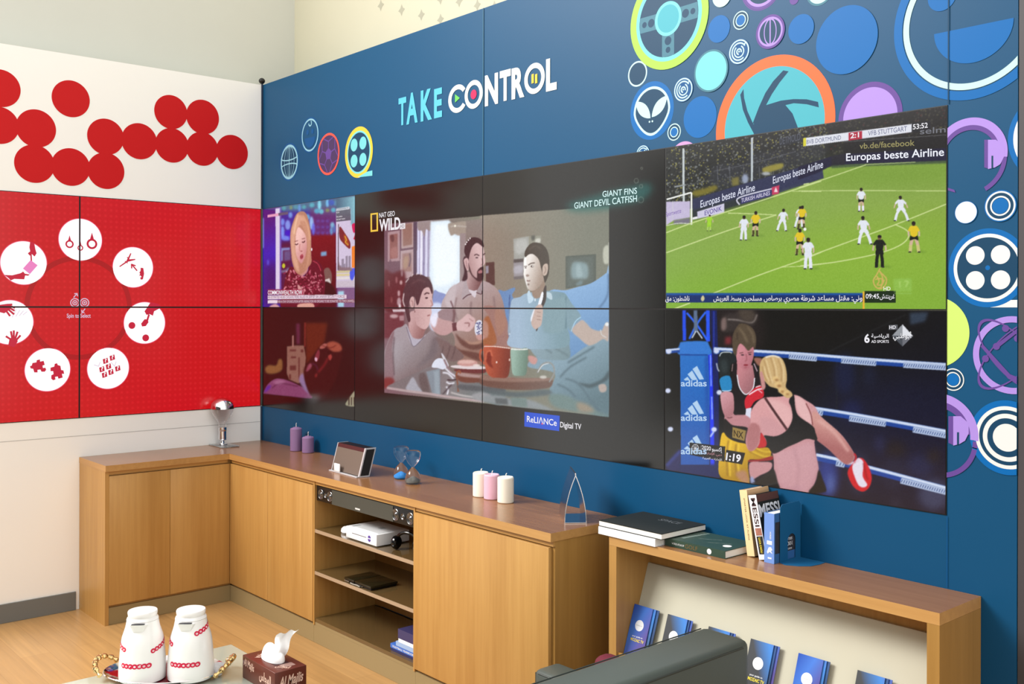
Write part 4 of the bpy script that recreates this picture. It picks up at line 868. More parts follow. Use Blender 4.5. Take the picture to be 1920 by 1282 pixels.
def football_picture():
    c = Canvas(1242, 186, 1784, 590, 2.0, (10, 10, 12)); P, Q, L, E = c.poly, c.quad, c.line, c.ell; fr = c.frame
    A, B = (1240, 180, .32751), (1500, 180, .32768)
    fr(); Q([(1246, 270), (1780, 185), (1780, 590), (1246, 590)], {'a': (40, 42, 40), 'b': (26, 22, 24), 'p': (1260, 300), 'q': (1700, 240)})
    for i in range(1500):
        x = 1250 + 300 * c.rng.rand() ** 1.1; y0 = 276 - (x - 1248) * .152; y1 = 392 - (x - 1248) * .30; y = y0 + (y1 - y0) * c.rng.rand()
        v = c.rng.rand(); col = (150, 144, 70) if v < .22 else ((120, 124, 124) if v < .55 else ((20, 22, 24) if v < .8 else (78, 74, 66)))
        E(x, y, 1.0 + c.rng.rand(), .8 + c.rng.rand(), col, .4, .8)
    for i in range(500):
        x = 1520 + 258 * c.rng.rand(); y0 = 234 - (x - 1520) * .152; y = y0 + 62 * c.rng.rand(); v = c.rng.rand()
        col = (70, 66, 60) if v < .5 else ((96, 96, 60) if v < .6 else ((90, 30, 34) if v < .68 else (14, 12, 14))); E(x, y, 1.6, 1.4, col, .6, .7)
    fr(*A); P([(300, 400), (470, 380), (520, 330), (760, 300), (916, 260), (916, 370), (640, 450), (300, 540)], (58, 60, 70), 14, alpha=.55)
    for x in (320, 390, 470, 560, 640, 700): L([(x, 400), (x + 4, 490)], 4, (110, 112, 120), 1.5, .7)
    L([(300, 430), (540, 380), (760, 320)], 4, (104, 106, 114), 1.5, .7); L([(75, 520), (300, 480)], 3, (110, 112, 116), 1.5, .7)
    Q([(675, 245), (802, 212), (806, 258), (678, 290)], (44, 46, 54), 3)
    P([(180, 545), (240, 530), (310, 510), (310, 540), (200, 575)], (120, 110, 40), 6); P([(585, 410), (690, 384), (692, 412), (640, 430), (590, 440)], (146, 136, 60), 4); Q([(405, 470), (445, 460), (445, 510), (405, 515)], (120, 112, 60), 5); E(480, 475, 18, 28, (150, 160, 186), 5); E(600, 444, 24, 10, (170, 174, 180), 4)
    Q([(120, 300), (132, 298), (134, 612), (122, 612)], (196, 204, 206), 1); Q([(513, 240), (526, 236), (524, 488), (513, 490)], (186, 194, 200), 1); Q([(75, 515), (140, 505), (140, 512), (75, 524)], (150, 156, 160), 2)
    # pitch
    fr(); Q([(1249, 400), (1300, 390), (1440, 350), (1520, 320), (1630, 300), (1778, 300), (1778, 590), (1249, 590)], {'a': (136, 164, 66), 'b': (130, 174, 56), 'p': (1500, 330), 'q': (1480, 580)})
    P([(1250, 430), (1420, 380), (1560, 330), (1778, 305), (1778, 370), (1500, 440), (1250, 520)], (140, 168, 92), 30, alpha=.5); P([(1400, 470), (1600, 430), (1760, 430), (1760, 520), (1500, 540)], (146, 186, 58), 40, alpha=.5); P([(1560, 310), (1780, 302), (1780, 345), (1560, 350)], (118, 154, 52), 14, alpha=.7)
    # boards
    fr(*A); Q([(178, 590), (640, 452), (916, 372), (930, 470), (640, 566), (180, 700)], (50, 54, 84), 2); Q([(175, 655), (420, 590), (640, 560), (640, 580), (180, 712)], (44, 52, 44), 6, .7); Q([(640, 560), (916, 468), (930, 462), (700, 545), (200, 700)], (92, 118, 66), 6, .8)
    fr(*B); Q([(-10, 405), (180, 345), (258, 330), (840, 295), (842, 372), (380, 388), (180, 398), (100, 440), (-10, 480)], (30, 28, 56), 2); Q([(180, 345), (258, 330), (258, 395), (180, 400)], (34, 32, 44), 3); Q([(180, 398), (380, 388), (842, 370), (842, 384), (380, 400), (180, 412)], (64, 84, 56), 4); Q([(250, 262), (840, 225), (840, 296), (250, 332)], (24, 22, 26), 4, .8); L([(250, 262), (840, 222)], 3, (96, 96, 100), 1)
    fr(*A)
    Q([(28, 605), (165, 602), (165, 695), (70, 712), (28, 740)], (196, 186, 216), 2); Q([(70, 712), (165, 695), (165, 730), (70, 735)], (120, 116, 130), 4)
    L([(30, 592), (172, 552)], 9, (236, 238, 234), 1); L([(172, 552), (172, 736)], 9, (240, 242, 238), 1); L([(66, 600), (66, 712)], 3, (206, 206, 210), 1); L([(28, 742), (100, 728), (170, 732)], 4, (210, 216, 200), 1); Q([(178, 695), (208, 688), (208, 702), (178, 708)], (236, 236, 240), 1)
    Q([(205, 662), (360, 614), (360, 668), (208, 702)], (206, 202, 226), 1.5); L([(448, 622), (448, 580), (670, 522)], 8, (206, 206, 222), 1); Q([(455, 584), (630, 536), (630, 572), (455, 618)], (60, 60, 110), 2); Q([(632, 522), (676, 510), (672, 560), (634, 566)], (196, 60, 96), 1.5); P([(645, 550), (655, 520), (668, 550)], (240, 220, 226), 2)
    # lines
    LN = (206, 222, 150)
    for a, w in (([(28, 782), (200, 718), (500, 622), (916, 486)], 6), ([(28, 897), (380, 770), (658, 681)], 6), ([(382, 670), (520, 674), (658, 681)], 5), ([(290, 1132), (560, 1025), (800, 940), (916, 893)], 6), ([(690, 978), (800, 974), (916, 962)], 4), ([(750, 545), (916, 546)], 4), ([(75, 1218), (165, 1184)], 7)): L(a, w, LN, 1.5)
    fr(*B)
    for a, w in (([(-8, 525), (200, 455), (380, 392)], 5), ([(380, 392), (500, 386), (660, 378)], 3), ([(-8, 542), (420, 541), (842, 543)], 4), ([(0, 936), (300, 826), (540, 738), (842, 616)], 6), ([(0, 972), (200, 950), (430, 905), (560, 860), (618, 812), (612, 770), (545, 735)], 6), ([(20, 505), (50, 500)], 6)): L(a, w, LN, 1.5)
    # players: x, y of feet, height, colours
    def man(f, x, y, h, shirt, shorts, socks, lean=0.0, stride=0.25, face=(60, 40, 34), arms=0.2):
        fr(*f); u = h / 10.0; s_ = lambda a, b: (x + a * u + lean * (10 - b) * -u * .1 * 0 + lean * b * u * .1, y - b * u)
        P([s_(-1.6, .1), s_(-.2, .3), s_(1.2, .1), s_(3.4, -.1), s_(3.4, .25), s_(0, .6)], (84, 118, 40), 6, alpha=.6)
        for sg in (-1, 1):
            L([s_(.35 * sg, 5), s_(.6 * sg + stride * sg * 1.4, 2.6), s_(.6 * sg + stride * sg * 2.2, .1)], 1.0 * u, shorts if shorts == shirt else (206, 176, 150), 1)
            L([s_(.6 * sg + stride * sg * 1.4, 2.4), s_(.6 * sg + stride * sg * 2.2, .15)], .85 * u, socks, 1); E(*s_(.7 * sg + stride * sg * 2.3, .1), .5 * u, .22 * u, (40, 40, 36), 1)
        P([s_(-.95, 5.6), s_(.95, 5.6), s_(1.05 + stride, 3.9), s_(.1, 4.3), s_(-1.05 - stride, 3.9)], shorts, 1.2)
        for sg in (-1, 1): L([s_(1.0 * sg, 8.1), s_(1.5 * sg + arms * sg, 6.6), s_(1.3 * sg + arms * 2 * sg, 5.2)], .5 * u, (206, 180, 160), 1.2); L([s_(.9 * sg, 8.2), s_(1.45 * sg + arms * sg, 6.9)], .75 * u, shirt, 1.2)
        P([s_(-1.15, 8.3), s_(-.4, 8.6), s_(.4, 8.6), s_(1.15, 8.3), s_(.95, 5.4), s_(-.95, 5.4)], shirt, 1.2); E(*s_(0, 9.3), .62 * u, .75 * u, face, 1); E(*s_(0, 9.6), .62 * u, .5 * u, (36, 30, 26), 1)
    Wh, Ye, Bk = (226, 230, 240), (226, 196, 40), (24, 28, 22)
    man(A, 272, 772, 92, (160, 214, 50), (160, 214, 50), (170, 200, 110), .6, .1, (180, 150, 120), .5)
    man(A, 470, 825, 140, Wh, Wh, Wh, .3, .15); man(A, 537, 802, 142, Ye, Bk, (70, 70, 30), .3, .1)
    man(A, 688, 772, 126, Wh, Wh, Wh, 1.0, .6, arms=.5); man(A, 786, 752, 120, Wh, Wh, Wh, .8, .5); man(A, 800, 762, 134, Ye, Bk, (70, 70, 30), .6, .3)
    man(A, 792, 910, 150, Ye, Bk, (80, 78, 36), .1, .25); man(A, 840, 990, 178, Wh, Wh, Wh, .05, .12); E(822, 762, 9, 9, (240, 244, 236), 1)
    man(B, 350, 660, 134, Wh, Bk, Wh, 0, .1); man(B, 582, 714, 142, Wh, Wh, Wh, -.6, .9, arms=.7); man(B, 372, 848, 160, Wh, Wh, Wh, -.8, .7, arms=.4); man(B, 655, 894, 176, Ye, Bk, (200, 196, 120), -.3, .35); man(B, 455, 980, 184, Bk, Bk, Bk, 0, .15, (120, 90, 70), .35)
    # bands of the programme graphics
    fr(*B); Q([(20, 241), (640, 160), (640, 206), (20, 288)], (222, 224, 234), 1); Q([(19, 241), (35, 239), (35, 285), (19, 288)], (214, 206, 50), 1); Q([(277, 211), (356, 200), (356, 245), (277, 255)], (176, 26, 56), 1); Q([(640, 156), (746, 142), (746, 194), (640, 208)], (22, 22, 32), 1)
    fr(); Q([(1249, 549.5), (1621, 549.5), (1621, 566), (1249, 567)], (20, 44, 104), .5); Q([(1249, 549.5), (1621, 549.5), (1621, 553), (1249, 553)], (26, 84, 160), .8)
    fr(*B); Q([(370, 1116), (548, 1114), (548, 1182), (370, 1182)], (26, 44, 22), 1); Q([(358, 1118), (369, 1118), (369, 1220), (358, 1220)], (232, 178, 50), 1); Q([(535, 1045), (640, 1042), (640, 1118), (535, 1120)], (150, 196, 90), 3, .55); L([(570, 1060), (572, 1095)], 9, (180, 216, 120), 3, .6); L([(600, 1060), (618, 1062), (605, 1092)], 9, (180, 216, 120), 3, .6); Q([(540, 1124), (640, 1124), (640, 1134), (540, 1134)], (146, 190, 90), 2, .5)
    G = (206, 176, 96)
    for a in ([(458, 985), (440, 1020), (420, 1055), (432, 1090), (460, 1102), (488, 1080), (494, 1045), (470, 1018), (458, 1005)], [(440, 1030), (452, 1060), (442, 1080), (470, 1078), (482, 1050)], [(430, 1050), (450, 1045), (470, 1050), (465, 1090), (445, 1100)], [(455, 1000), (470, 1030), (475, 1060)]): L(a, 7, G, 1.2)
    fr(*A); P([(238, 1140), (248, 1160), (236, 1176), (226, 1160)], (206, 196, 150), 2)
    c.noise([(0, 0), (1700, 1300)], 2.2, 1.2); return c

def boxing_picture():
    c = Canvas(1242, 576, 1784, 972, 2.0, (12, 12, 11)); P, Q, L, E = c.poly, c.quad, c.line, c.ell; fr = c.frame
    F, G, H = (1240, 560, .32758), (1320, 590, .15605), (1320, 740, .17708)
    fr(*F); Q([(20, 55), (1640, 55), (1640, 1240), (20, 1000)], {'a': (13, 12, 9), 'b': (10, 12, 34), 'p': (700, 300), 'q': (1100, 1000)})
    P([(900, 560), (1100, 480), (1640, 520), (1640, 1230), (900, 1080)], (14, 18, 46), 90, alpha=.8); P([(300, 60), (560, 60), (560, 300), (300, 300)], (36, 26, 26), 30, alpha=.8)
    Q([(1420, 80), (1530, 75), (1510, 130), (1425, 150)], (70, 90, 116), 8, .6); L([(900, 330), (1400, 90)], 6, (40, 42, 44), 4, .7); L([(1005, 310), (1005, 700)], 6, (24, 26, 34), 3)
    for x, y, rx, ry, cl in ((1340, 860, 60, 50, (30, 24, 30)), (1480, 960, 80, 70, (26, 34, 70)), (1560, 1120, 90, 90, (60, 66, 96)), (1330, 1000, 80, 90, (26, 30, 56)), (1250, 830, 20, 50, (40, 44, 84)), (1090, 640, 60, 60, (20, 28, 70)), (1050, 430, 60, 120, (18, 26, 60)), (1190, 440, 40, 60, (20, 26, 50)), (1560, 900, 40, 40, (36, 28, 32)), (1340, 1170, 16, 10, (130, 110, 116)), (1130, 1000, 60, 120, (34, 40, 66)), (950, 1010, 60, 130, (40, 60, 140)), (970, 1060, 12, 60, (140, 160, 210))): E(x, y, rx, ry, cl, 22, .85)
    P([(350, 110), (380, 85), (530, 80), (550, 110), (520, 160), (470, 140), (430, 180), (360, 190), (345, 150)], (52, 44, 42), 8); L([(380, 118), (440, 122), (520, 135), (548, 90)], 7, (150, 140, 136), 4); Q([(365, 220), (400, 215), (400, 260), (365, 262)], (120, 40, 46), 8); P([(345, 120), (370, 110), (370, 170), (345, 180)], (120, 100, 96), 6); P([(440, 60), (520, 60), (530, 120), (470, 130)], (70, 60, 52), 10)
    # truss and corner post
    for a, w, cl in (([(130, 66), (132, 240)], 20, (30, 76, 230)), ([(266, 66), (268, 245)], 22, (34, 84, 240)), ([(145, 80), (180, 120), (215, 165), (262, 235)], 12, (40, 100, 250)), ([(255, 75), (220, 120), (190, 170), (160, 230)], 12, (44, 104, 240)), ([(195, 66), (198, 190)], 22, (90, 110, 140)), ([(198, 185), (175, 225)], 7, (220, 232, 250)), ([(205, 185), (235, 228)], 7, (220, 232, 250)), ([(300, 66), (312, 500), (312, 1000)], 34, (14, 26, 92)), ([(278, 310), (284, 520), (290, 800), (292, 1010)], 24, (24, 54, 240)), ([(281, 320), (285, 500)], 7, (130, 160, 255)), ([(288, 560), (291, 690)], 7, (150, 176, 255)), ([(300, 70), (300, 300)], 6, (40, 60, 170))): L(a, w, cl, 2.5)
    P([(25, 950), (110, 860), (110, 980), (40, 985)], (24, 26, 84), 8); L([(30, 955), (110, 870)], 18, (40, 50, 120), 4); Q([(100, 940), (335, 950), (335, 1030), (100, 1000)], (10, 26, 84), 6)
    P([(103, 320), (104, 262), (125, 245), (250, 243), (272, 262), (278, 320)], (50, 120, 206), 3); Q([(107, 316), (266, 318), (276, 500), (274, 950), (112, 950)], {'a': (36, 112, 196), 'b': (22, 84, 170), 'p': (190, 320), 'q': (190, 950)}, 1.5); Q([(107, 316), (266, 318), (266, 326), (107, 324)], (20, 70, 150), 2); Q([(250, 330), (268, 330), (276, 940), (262, 945)], (20, 70, 160), 8, .8)
    lg = (176, 206, 236)
    for y in (0, 197, 395):
        Q([(128, 462 + y), (150, 446 + y), (164, 466 + y), (140, 468 + y)], lg, 1); Q([(150, 432 + y), (176, 410 + y), (208, 464 + y), (176, 466 + y)], lg, 1); Q([(178, 402 + y), (204, 384 + y), (244, 460 + y), (218, 463 + y)], lg, 1)
    # ropes
    for up, w in (([(25, 302), (105, 294)], 26), ([(300, 296), (410, 302), (540, 310), (800, 326), (1200, 358), (1645, 388)], 38), ([(860, 634), (1100, 672), (1400, 726), (1645, 772)], 40), ([(885, 904), (1040, 938), (1300, 1005), (1645, 1098)], 42)):
        U = np.array(up, float); L(U, w, (24, 66, 150), 2); L(U + [0, -w * .28], w * .4, (206, 218, 240), 2.5)
    for a in ([(730, 328), (890, 342)], [(1030, 352), (1230, 368)], [(1385, 378), (1640, 394)], [(880, 646), (925, 654)], [(1075, 684), (1285, 716)], [(1440, 748), (1640, 784)], [(1000, 940), (1050, 950)], [(1370, 1040), (1640, 1108)]):
        (x0, y0), (x1, y1) = a; L([(x0, y0), (x1, y1)], 34, (170, 186, 216), 2)
        n = int((x1 - x0) / 13)
        for i in range(n):
            t = (i + .5) / n; x = x0 + (x1 - x0) * t; y = y0 + (y1 - y0) * t; L([(x - 4, y + 9), (x + 4, y - 8)], 4, (60, 84, 140), 1)
    for x, y in ((42, 302), (38, 526), (52, 746), (315, 300), (332, 536), (302, 748)): E(x, y, 16, 14, (206, 214, 240), 3)
    L([(280, 790), (300, 760)], 10, (190, 206, 250), 3)
    # dark haired boxer
    fr(*G)
    P([(250, 1200), (360, 1180), (500, 1150), (640, 1200), (640, 1420), (300, 1400)], (186, 130, 136), 4)
    P([(400, 560), (560, 600), (610, 640), (640, 780), (590, 900), (520, 960), (440, 920), (390, 760)], {'a': (196, 130, 136), 'b': (160, 106, 112), 'p': (430, 700), 'q': (600, 800)}, 5)
    P([(340, 600), (395, 585), (395, 720), (420, 850), (460, 925), (515, 955), (590, 890), (608, 760), (585, 590), (640, 610), (700, 800), (700, 900), (540, 1000), (500, 1195), (360, 1195), (335, 960)], (26, 20, 23), 4); L([(398, 720), (420, 850), (460, 925), (512, 955), (588, 885), (608, 760)], 13, (222, 222, 230), 2.5); L([(600, 585), (640, 680)], 12, (196, 170, 180), 4); L([(345, 590), (335, 680)], 10, (160, 130, 130), 4)
    P([(385, 480), (400, 390), (445, 340), (530, 400), (592, 380), (598, 480), (580, 560), (552, 630), (505, 665), (445, 635), (400, 570)], {'a': (206, 136, 146), 'b': (180, 112, 122), 'p': (420, 460), 'q': (580, 560)}, 4)
    P([(350, 470), (340, 330), (350, 230), (398, 140), (440, 105), (520, 118), (598, 180), (628, 290), (612, 420), (596, 385), (570, 400), (530, 432), (478, 372), (430, 345), (402, 400), (390, 480), (372, 500)], (84, 70, 54), 5); L([(420, 160), (470, 220), (520, 330)], 22, (118, 102, 80), 12); L([(520, 140), (580, 230), (600, 340)], 18, (112, 96, 76), 10); L([(400, 210), (400, 300)], 14, (60, 48, 40), 8)
    L([(425, 462), (470, 452)], 9, (100, 60, 60), 4); L([(525, 458), (575, 448)], 9, (100, 60, 60), 4); E(462, 482, 20, 8, (70, 44, 50), 4); E(552, 476, 18, 8, (70, 44, 50), 4); L([(505, 470), (512, 540), (490, 556)], 12, (160, 92, 100), 5); E(503, 604, 28, 10, (136, 40, 52), 4); E(500, 632, 20, 8, (160, 90, 96), 6)
    P([(182, 470), (240, 440), (330, 450), (375, 490), (385, 560), (330, 590), (312, 660), (310, 745), (250, 740), (195, 765), (172, 620)], (26, 34, 36), 5); L([(186, 500), (215, 455), (300, 448), (335, 460)], 12, (196, 206, 214), 4); L([(150, 580), (165, 650), (185, 680)], 14, (190, 196, 206), 5); P([(200, 560), (270, 540), (280, 680), (215, 690)], (44, 54, 56), 16)
    P([(190, 770), (310, 738), (330, 900), (225, 925)], (36, 132, 190), 4); L([(215, 925), (270, 935), (330, 928)], 14, (30, 26, 36), 3); L([(218, 912), (280, 915), (330, 905)], 9, (214, 226, 236), 3)
    P([(205, 940), (335, 935), (362, 1060), (355, 1170), (310, 1235), (255, 1225), (212, 1110)], {'a': (206, 150, 158), 'b': (176, 118, 124), 'p': (220, 1000), 'q': (350, 1150)}, 4); P([(600, 520), (700, 530), (700, 620), (640, 600)], (150, 100, 84), 8)
    P([(490, 1020), (545, 940), (650, 850), (705, 880), (715, 985), (610, 1040), (560, 1112), (500, 1125)], (204, 34, 50), 4); L([(540, 960), (640, 900), (700, 890)], 16, (240, 226, 232), 4); L([(620, 870), (680, 850)], 12, (240, 226, 232), 4); L([(650, 900), (700, 940)], 10, (236, 200, 206), 4)
    Q([(502, 1128), (572, 1115), (556, 1290), (500, 1290)], (218, 220, 238), 3)
    fr(*H)
    P([(245, 250), (330, 215), (450, 220), (520, 300), (420, 350), (290, 320)], (190, 132, 138), 5); L([(245, 240), (270, 245), (300, 235)], 9, (110, 60, 66), 4)
    P([(180, 440), (215, 400), (300, 470), (430, 515), (560, 560), (680, 560), (708, 640), (600, 690), (470, 700), (480, 930), (420, 935), (175, 870), (160, 640)], {'a': (226, 180, 30), 'b': (170, 128, 14), 'p': (250, 550), 'q': (420, 850)}, 3)
    for a in ([(260, 480), (240, 640), (250, 860)], [(340, 520), (330, 700), (350, 880)], [(520, 560), (600, 600), (690, 600)], [(480, 600), (600, 650), (700, 650)]): L(a, 14, (150, 108, 10), 8); L(np.array(a) + [28, 0], 12, (244, 206, 60), 8)
    P([(560, 545), (610, 390), (660, 450), (660, 540), (610, 560)], (196, 36, 44), 5); P([(480, 690), (600, 680), (720, 650), (722, 690), (600, 705), (480, 712)], (150, 30, 34), 5)
    P([(218, 255), (300, 320), (440, 340), (470, 380), (445, 505), (300, 480), (215, 400)], (24, 20, 20), 4); Q([(303, 340), (445, 378), (428, 490), (298, 452)], (150, 124, 66), 3); 
    P([(480, 725), (600, 708), (716, 720), (700, 800), (600, 850), (500, 890)], (196, 142, 146), 5); P([(330, 830), (440, 800), (480, 930), (400, 925)], (176, 128, 96), 14); P([(490, 880), (520, 870), (540, 940), (500, 940)], (150, 160, 200), 8)
    # fair haired boxer seen from behind
    P([(500, 170), (560, 80), (640, 30), (800, 20), (960, 0), (1080, 60), (1170, 120), (1230, 220), (1350, 330), (1460, 430), (1540, 540), (1600, 650), (1560, 720), (1500, 735), (1420, 650), (1300, 560), (1180, 470), (1180, 600), (1215, 790), (1180, 920), (1110, 1035), (950, 1020), (790, 985), (745, 840), (730, 640), (650, 470), (600, 400), (585, 520), (520, 590), (465, 575), (440, 470), (490, 300)], {'a': (216, 158, 160), 'b': (184, 132, 140), 'p': (600, 200), 'q': (1050, 950)}, 4)
    P([(650, 60), (780, 60), (900, 130), (940, 230), (900, 330), (850, 350), (760, 240)], (226, 176, 176), 14); P([(960, 20), (1060, 60), (1140, 240), (1150, 320), (1060, 270), (990, 170)], (226, 180, 180), 10); P([(590, 250), (700, 250), (850, 380), (720, 430), (630, 400)], (206, 152, 156), 14)
    P([(450, 420), (500, 300), (590, 340), (580, 510), (520, 590), (465, 575)], (176, 114, 116), 8); P([(1150, 180), (1280, 270), (1460, 430), (1590, 640), (1500, 735), (1300, 560), (1170, 440)], {'a': (206, 150, 142), 'b': (170, 104, 104), 'p': (1300, 300), 'q': (1240, 520)}, 5); L([(1210, 270), (1380, 400), (1530, 600)], 26, (222, 172, 166), 14)
    P([(760, 640), (900, 580), (1120, 500), (1180, 640), (1200, 800), (1100, 1020), (940, 1000), (800, 960)], (206, 158, 166), 20, alpha=.7); L([(950, 560), (1000, 760), (980, 1000)], 20, (186, 138, 146), 16)
    P([(640, 430), (760, 438), (870, 380), (935, 260), (925, 140), (900, 70), (930, 0), (955, 10), (970, 150), (1010, 230), (1150, 330), (1180, 400), (1195, 480), (1090, 465), (980, 512), (880, 555), (740, 622), (680, 540), (655, 470)], (25, 25, 27), 4)
    L([(645, 30), (760, 200), (880, 370)], 26, (74, 40, 44), 4); L([(1080, 90), (1130, 200), (1150, 320)], 10, (120, 60, 60), 4)
    P([(600, 880), (680, 820), (740, 790), (780, 920), (800, 995), (700, 975), (510, 935), (560, 920)], (26, 28, 32), 6); P([(1215, 795), (1260, 900), (1290, 980), (1280, 1030), (1110, 1035), (1180, 930)], (20, 20, 24), 6)
    P([(1520, 820), (1560, 740), (1640, 670), (1700, 690), (1760, 800), (1775, 900), (1745, 985), (1680, 1025), (1600, 990), (1545, 910)], (206, 30, 44), 5); P([(1570, 760), (1630, 670), (1690, 720), (1680, 860), (1728, 950), (1690, 980), (1640, 960), (1600, 880)], (226, 218, 232), 5); L([(1590, 620), (1610, 660), (1590, 720)], 18, (196, 30, 44), 5); L([(1530, 740), (1580, 720), (1640, 690)], 14, (216, 190, 206), 8); L([(1690, 720), (1720, 860), (1740, 900)], 16, (160, 16, 30), 8)
    fr(*G)
    P([(665, 680), (680, 570), (730, 505), (840, 488), (930, 520), (980, 620), (998, 760), (985, 870), (1050, 930), (1060, 975), (1000, 1000), (930, 950), (880, 890), (790, 860), (730, 800), (690, 780)], (204, 172, 120), 5)
    for a in ([(720, 540), (760, 680), (800, 820)], [(800, 510), (840, 650), (850, 780)], [(890, 530), (930, 660), (930, 800)], [(700, 620), (720, 720), (760, 800)]): L(a, 14, (176, 140, 92), 8); L(np.array(a) + [26, 0], 12, (232, 208, 160), 8)
    for x, y, r in ((860, 770, 40), (890, 840, 44), (930, 910, 40), (990, 940, 36)): E(x, y, r, r * .8, (224, 190, 130), 8); E(x + 14, y + 14, r * .6, r * .4, (168, 126, 78), 8)
    L([(740, 512), (830, 492), (910, 515)], 14, (240, 236, 226), 6); P([(670, 700), (700, 690), (740, 860), (700, 900), (680, 800)], (196, 140, 136), 6)
    # graphics
    fr(*F)
    Q([(162, 822), (366, 845), (362, 932), (162, 892)], (14, 14, 16), 1); Q([(372, 864), (480, 882), (462, 948), (364, 930)], (12, 12, 14), 1)
    t = np.linspace(0, 2 * math.pi, 24); L(np.stack([194 + 19 * np.cos(t), 856 + 22 * np.sin(t)], 1), 4, (220, 220, 226), 1)
    for i in range(8): a = i * math.pi / 4; L([(194 + 7 * math.cos(a), 856 + 8 * math.sin(a)), (194 + 15 * math.cos(a), 856 + 18 * math.sin(a))], 4, (220, 220, 226), 1)
    E(194, 856, 6, 7, (220, 220, 226), 1); L([(227, 838), (228, 886)], 2.5, (170, 170, 176), .8)
    Q([(1320, 212), (1380, 146), (1380, 212)], (150, 154, 160), 1); Q([(1380, 146), (1441, 214), (1380, 212)], (226, 228, 234), 1); Q([(1320, 212), (1380, 212), (1380, 273)], (74, 78, 86), 1); Q([(1380, 212), (1441, 214), (1380, 273)], (110, 112, 120), 1); Q([(1302, 150), (1352, 148), (1352, 176), (1302, 178)], (96, 98, 104), 1)
    c.noise([(0, 50), (1660, 1250)], 1.8, 1.2); return c

# ------------------------------------------------------------------ the two walls of displays
def ar(txt):
    """arabic letters joined up and put in visual order"""
    B = {'ا': 0xFE8D, 'أ': 0xFE83, 'إ': 0xFE87, 'ب': 0xFE8F, 'ة': 0xFE93, 'ت': 0xFE95, 'ث': 0xFE99, 'ج': 0xFE9D, 'ح': 0xFEA1, 'خ': 0xFEA5, 'د': 0xFEA9, 'ذ': 0xFEAB, 'ر': 0xFEAD, 'ز': 0xFEAF, 'س': 0xFEB1, 'ش': 0xFEB5, 'ص': 0xFEB9, 'ض': 0xFEBD, 'ط': 0xFEC1,
         'ظ': 0xFEC5, 'ع': 0xFEC9, 'غ': 0xFECD, 'ف': 0xFED1, 'ق': 0xFED5, 'ك': 0xFED9, 'ل': 0xFEDD, 'م': 0xFEE1, 'ن': 0xFEE5, 'ه': 0xFEE9, 'و': 0xFEED, 'ى': 0xFEEF, 'ي': 0xFEF1}
    two = set('اأإةدذرزوى'); out = ''
    for i, ch in enumerate(txt):
        if ch not in B: out += ch; continue
        pv = i > 0 and txt[i - 1] in B and txt[i - 1] not in two; nx = i + 1 < len(txt) and txt[i + 1] in B and ch not in two
        out += chr(B[ch] + (3 if pv and nx else 1 if pv else 2 if nx else 0))
    return out[::-1]
M_BEZ = mat('display_bezel', (13, 13, 15), 0.4)
def screen_mat(name, strength=1.0):
    m = bpy.data.materials.new(name); m.use_nodes = True; nt = m.node_tree; b = nt.nodes['Principled BSDF']
    b.inputs['Base Color'].default_value = (0.003, 0.003, 0.003, 1); b.inputs['Roughness'].default_value = 0.16; b.inputs['IOR'].default_value = 1.5
    at = nt.nodes.new('ShaderNodeVertexColor'); at.layer_name = 'picture'
    nt.links.new(at.outputs['Color'], b.inputs['Emission Color']); b.inputs['Emission Strength'].default_value = strength
    return m
M_SCR = screen_mat('lit_picture_screen')
def grid_mesh(name, U, V, to3, col, m):
    nu, nv = len(U), len(V); uu, vv = np.meshgrid(U, V); P = to3(uu.ravel(), vv.ravel())
    i = np.arange((nv - 1) * (nu - 1)); r, q = i // (nu - 1), i % (nu - 1); a = r * nu + q
    F = np.stack([a, a + 1, a + nu + 1, a + nu], 1)
    me = bpy.data.meshes.new(name); me.vertices.add(nu * nv); me.vertices.foreach_set('co', P.ravel().astype(np.float32))
    me.loops.add(F.size); me.loops.foreach_set('vertex_index', F.ravel().astype(np.int32)); me.polygons.add(len(F))
    me.polygons.foreach_set('loop_start', np.arange(0, F.size, 4, dtype=np.int32)); me.polygons.foreach_set('loop_total', np.full(len(F), 4, np.int32)); me.update()
    if col is not None:
        ca = me.color_attributes.new('picture', 'FLOAT_COLOR', 'POINT'); C4 = np.ones((nu * nv, 4), np.float32); C4[:, :3] = s2l(np.clip(col(P), 0, 255)); ca.data.foreach_set('color', C4.ravel())
    me.materials.append(m); return me
def keep(o, root):
    o.parent = root; o.matrix_parent_inverse = Matrix.Translation(-Vector(root.location)); return o
SCREENS = {}
def right_display(i, j, label, canvas, step):
    x0 = max(PX0 + i * PW, 0.0105) ; x1 = PX0 + (i + 1) * PW; z0 = MID - PH + j * PH; z1 = z0 + PH; g = .0004
    rt = thing('video_wall_display', label, 'display', ((x0 + x1) / 2, 0, z0), group='displays of the blue video wall')
    h = keep(box('housing', (x0 + g, -0.0028, z0 + g), (x1 - g, 0.05, z1 - g), M_BEZ), rt)
    b = .0034; a0, a1, b0, b1 = x0 + b, x1 - b, z0 + b, z1 - b
    me = grid_mesh('screen', np.linspace(a0, a1, int((a1 - a0) / step)), np.linspace(b0, b1, int((b1 - b0) / step)), lambda u, v: np.stack([u, np.full_like(u, -0.0040), v], 1), lambda P: canvas.sample(project(P)), M_SCR)
    s = bpy.data.objects.new('screen', me); COL.objects.link(s); keep(s, rt); SCREENS[(i, j)] = (s, rt)
NEWS, FACE, SOFA, FOOT, BOXC = news_picture(), face_picture(), sofa_picture(), football_picture(), boxing_picture()
right_display(0, 1, 'upper display beside the corner showing a blonde newsreader with COMMONWEALTH ROW caption', NEWS, .0042)
right_display(0, 0, 'lower display beside the corner showing a dark face tilted back', FACE, .0052)
right_display(1, 1, 'upper display with a yellow framed logo and two men before a window', SOFA, .0034)
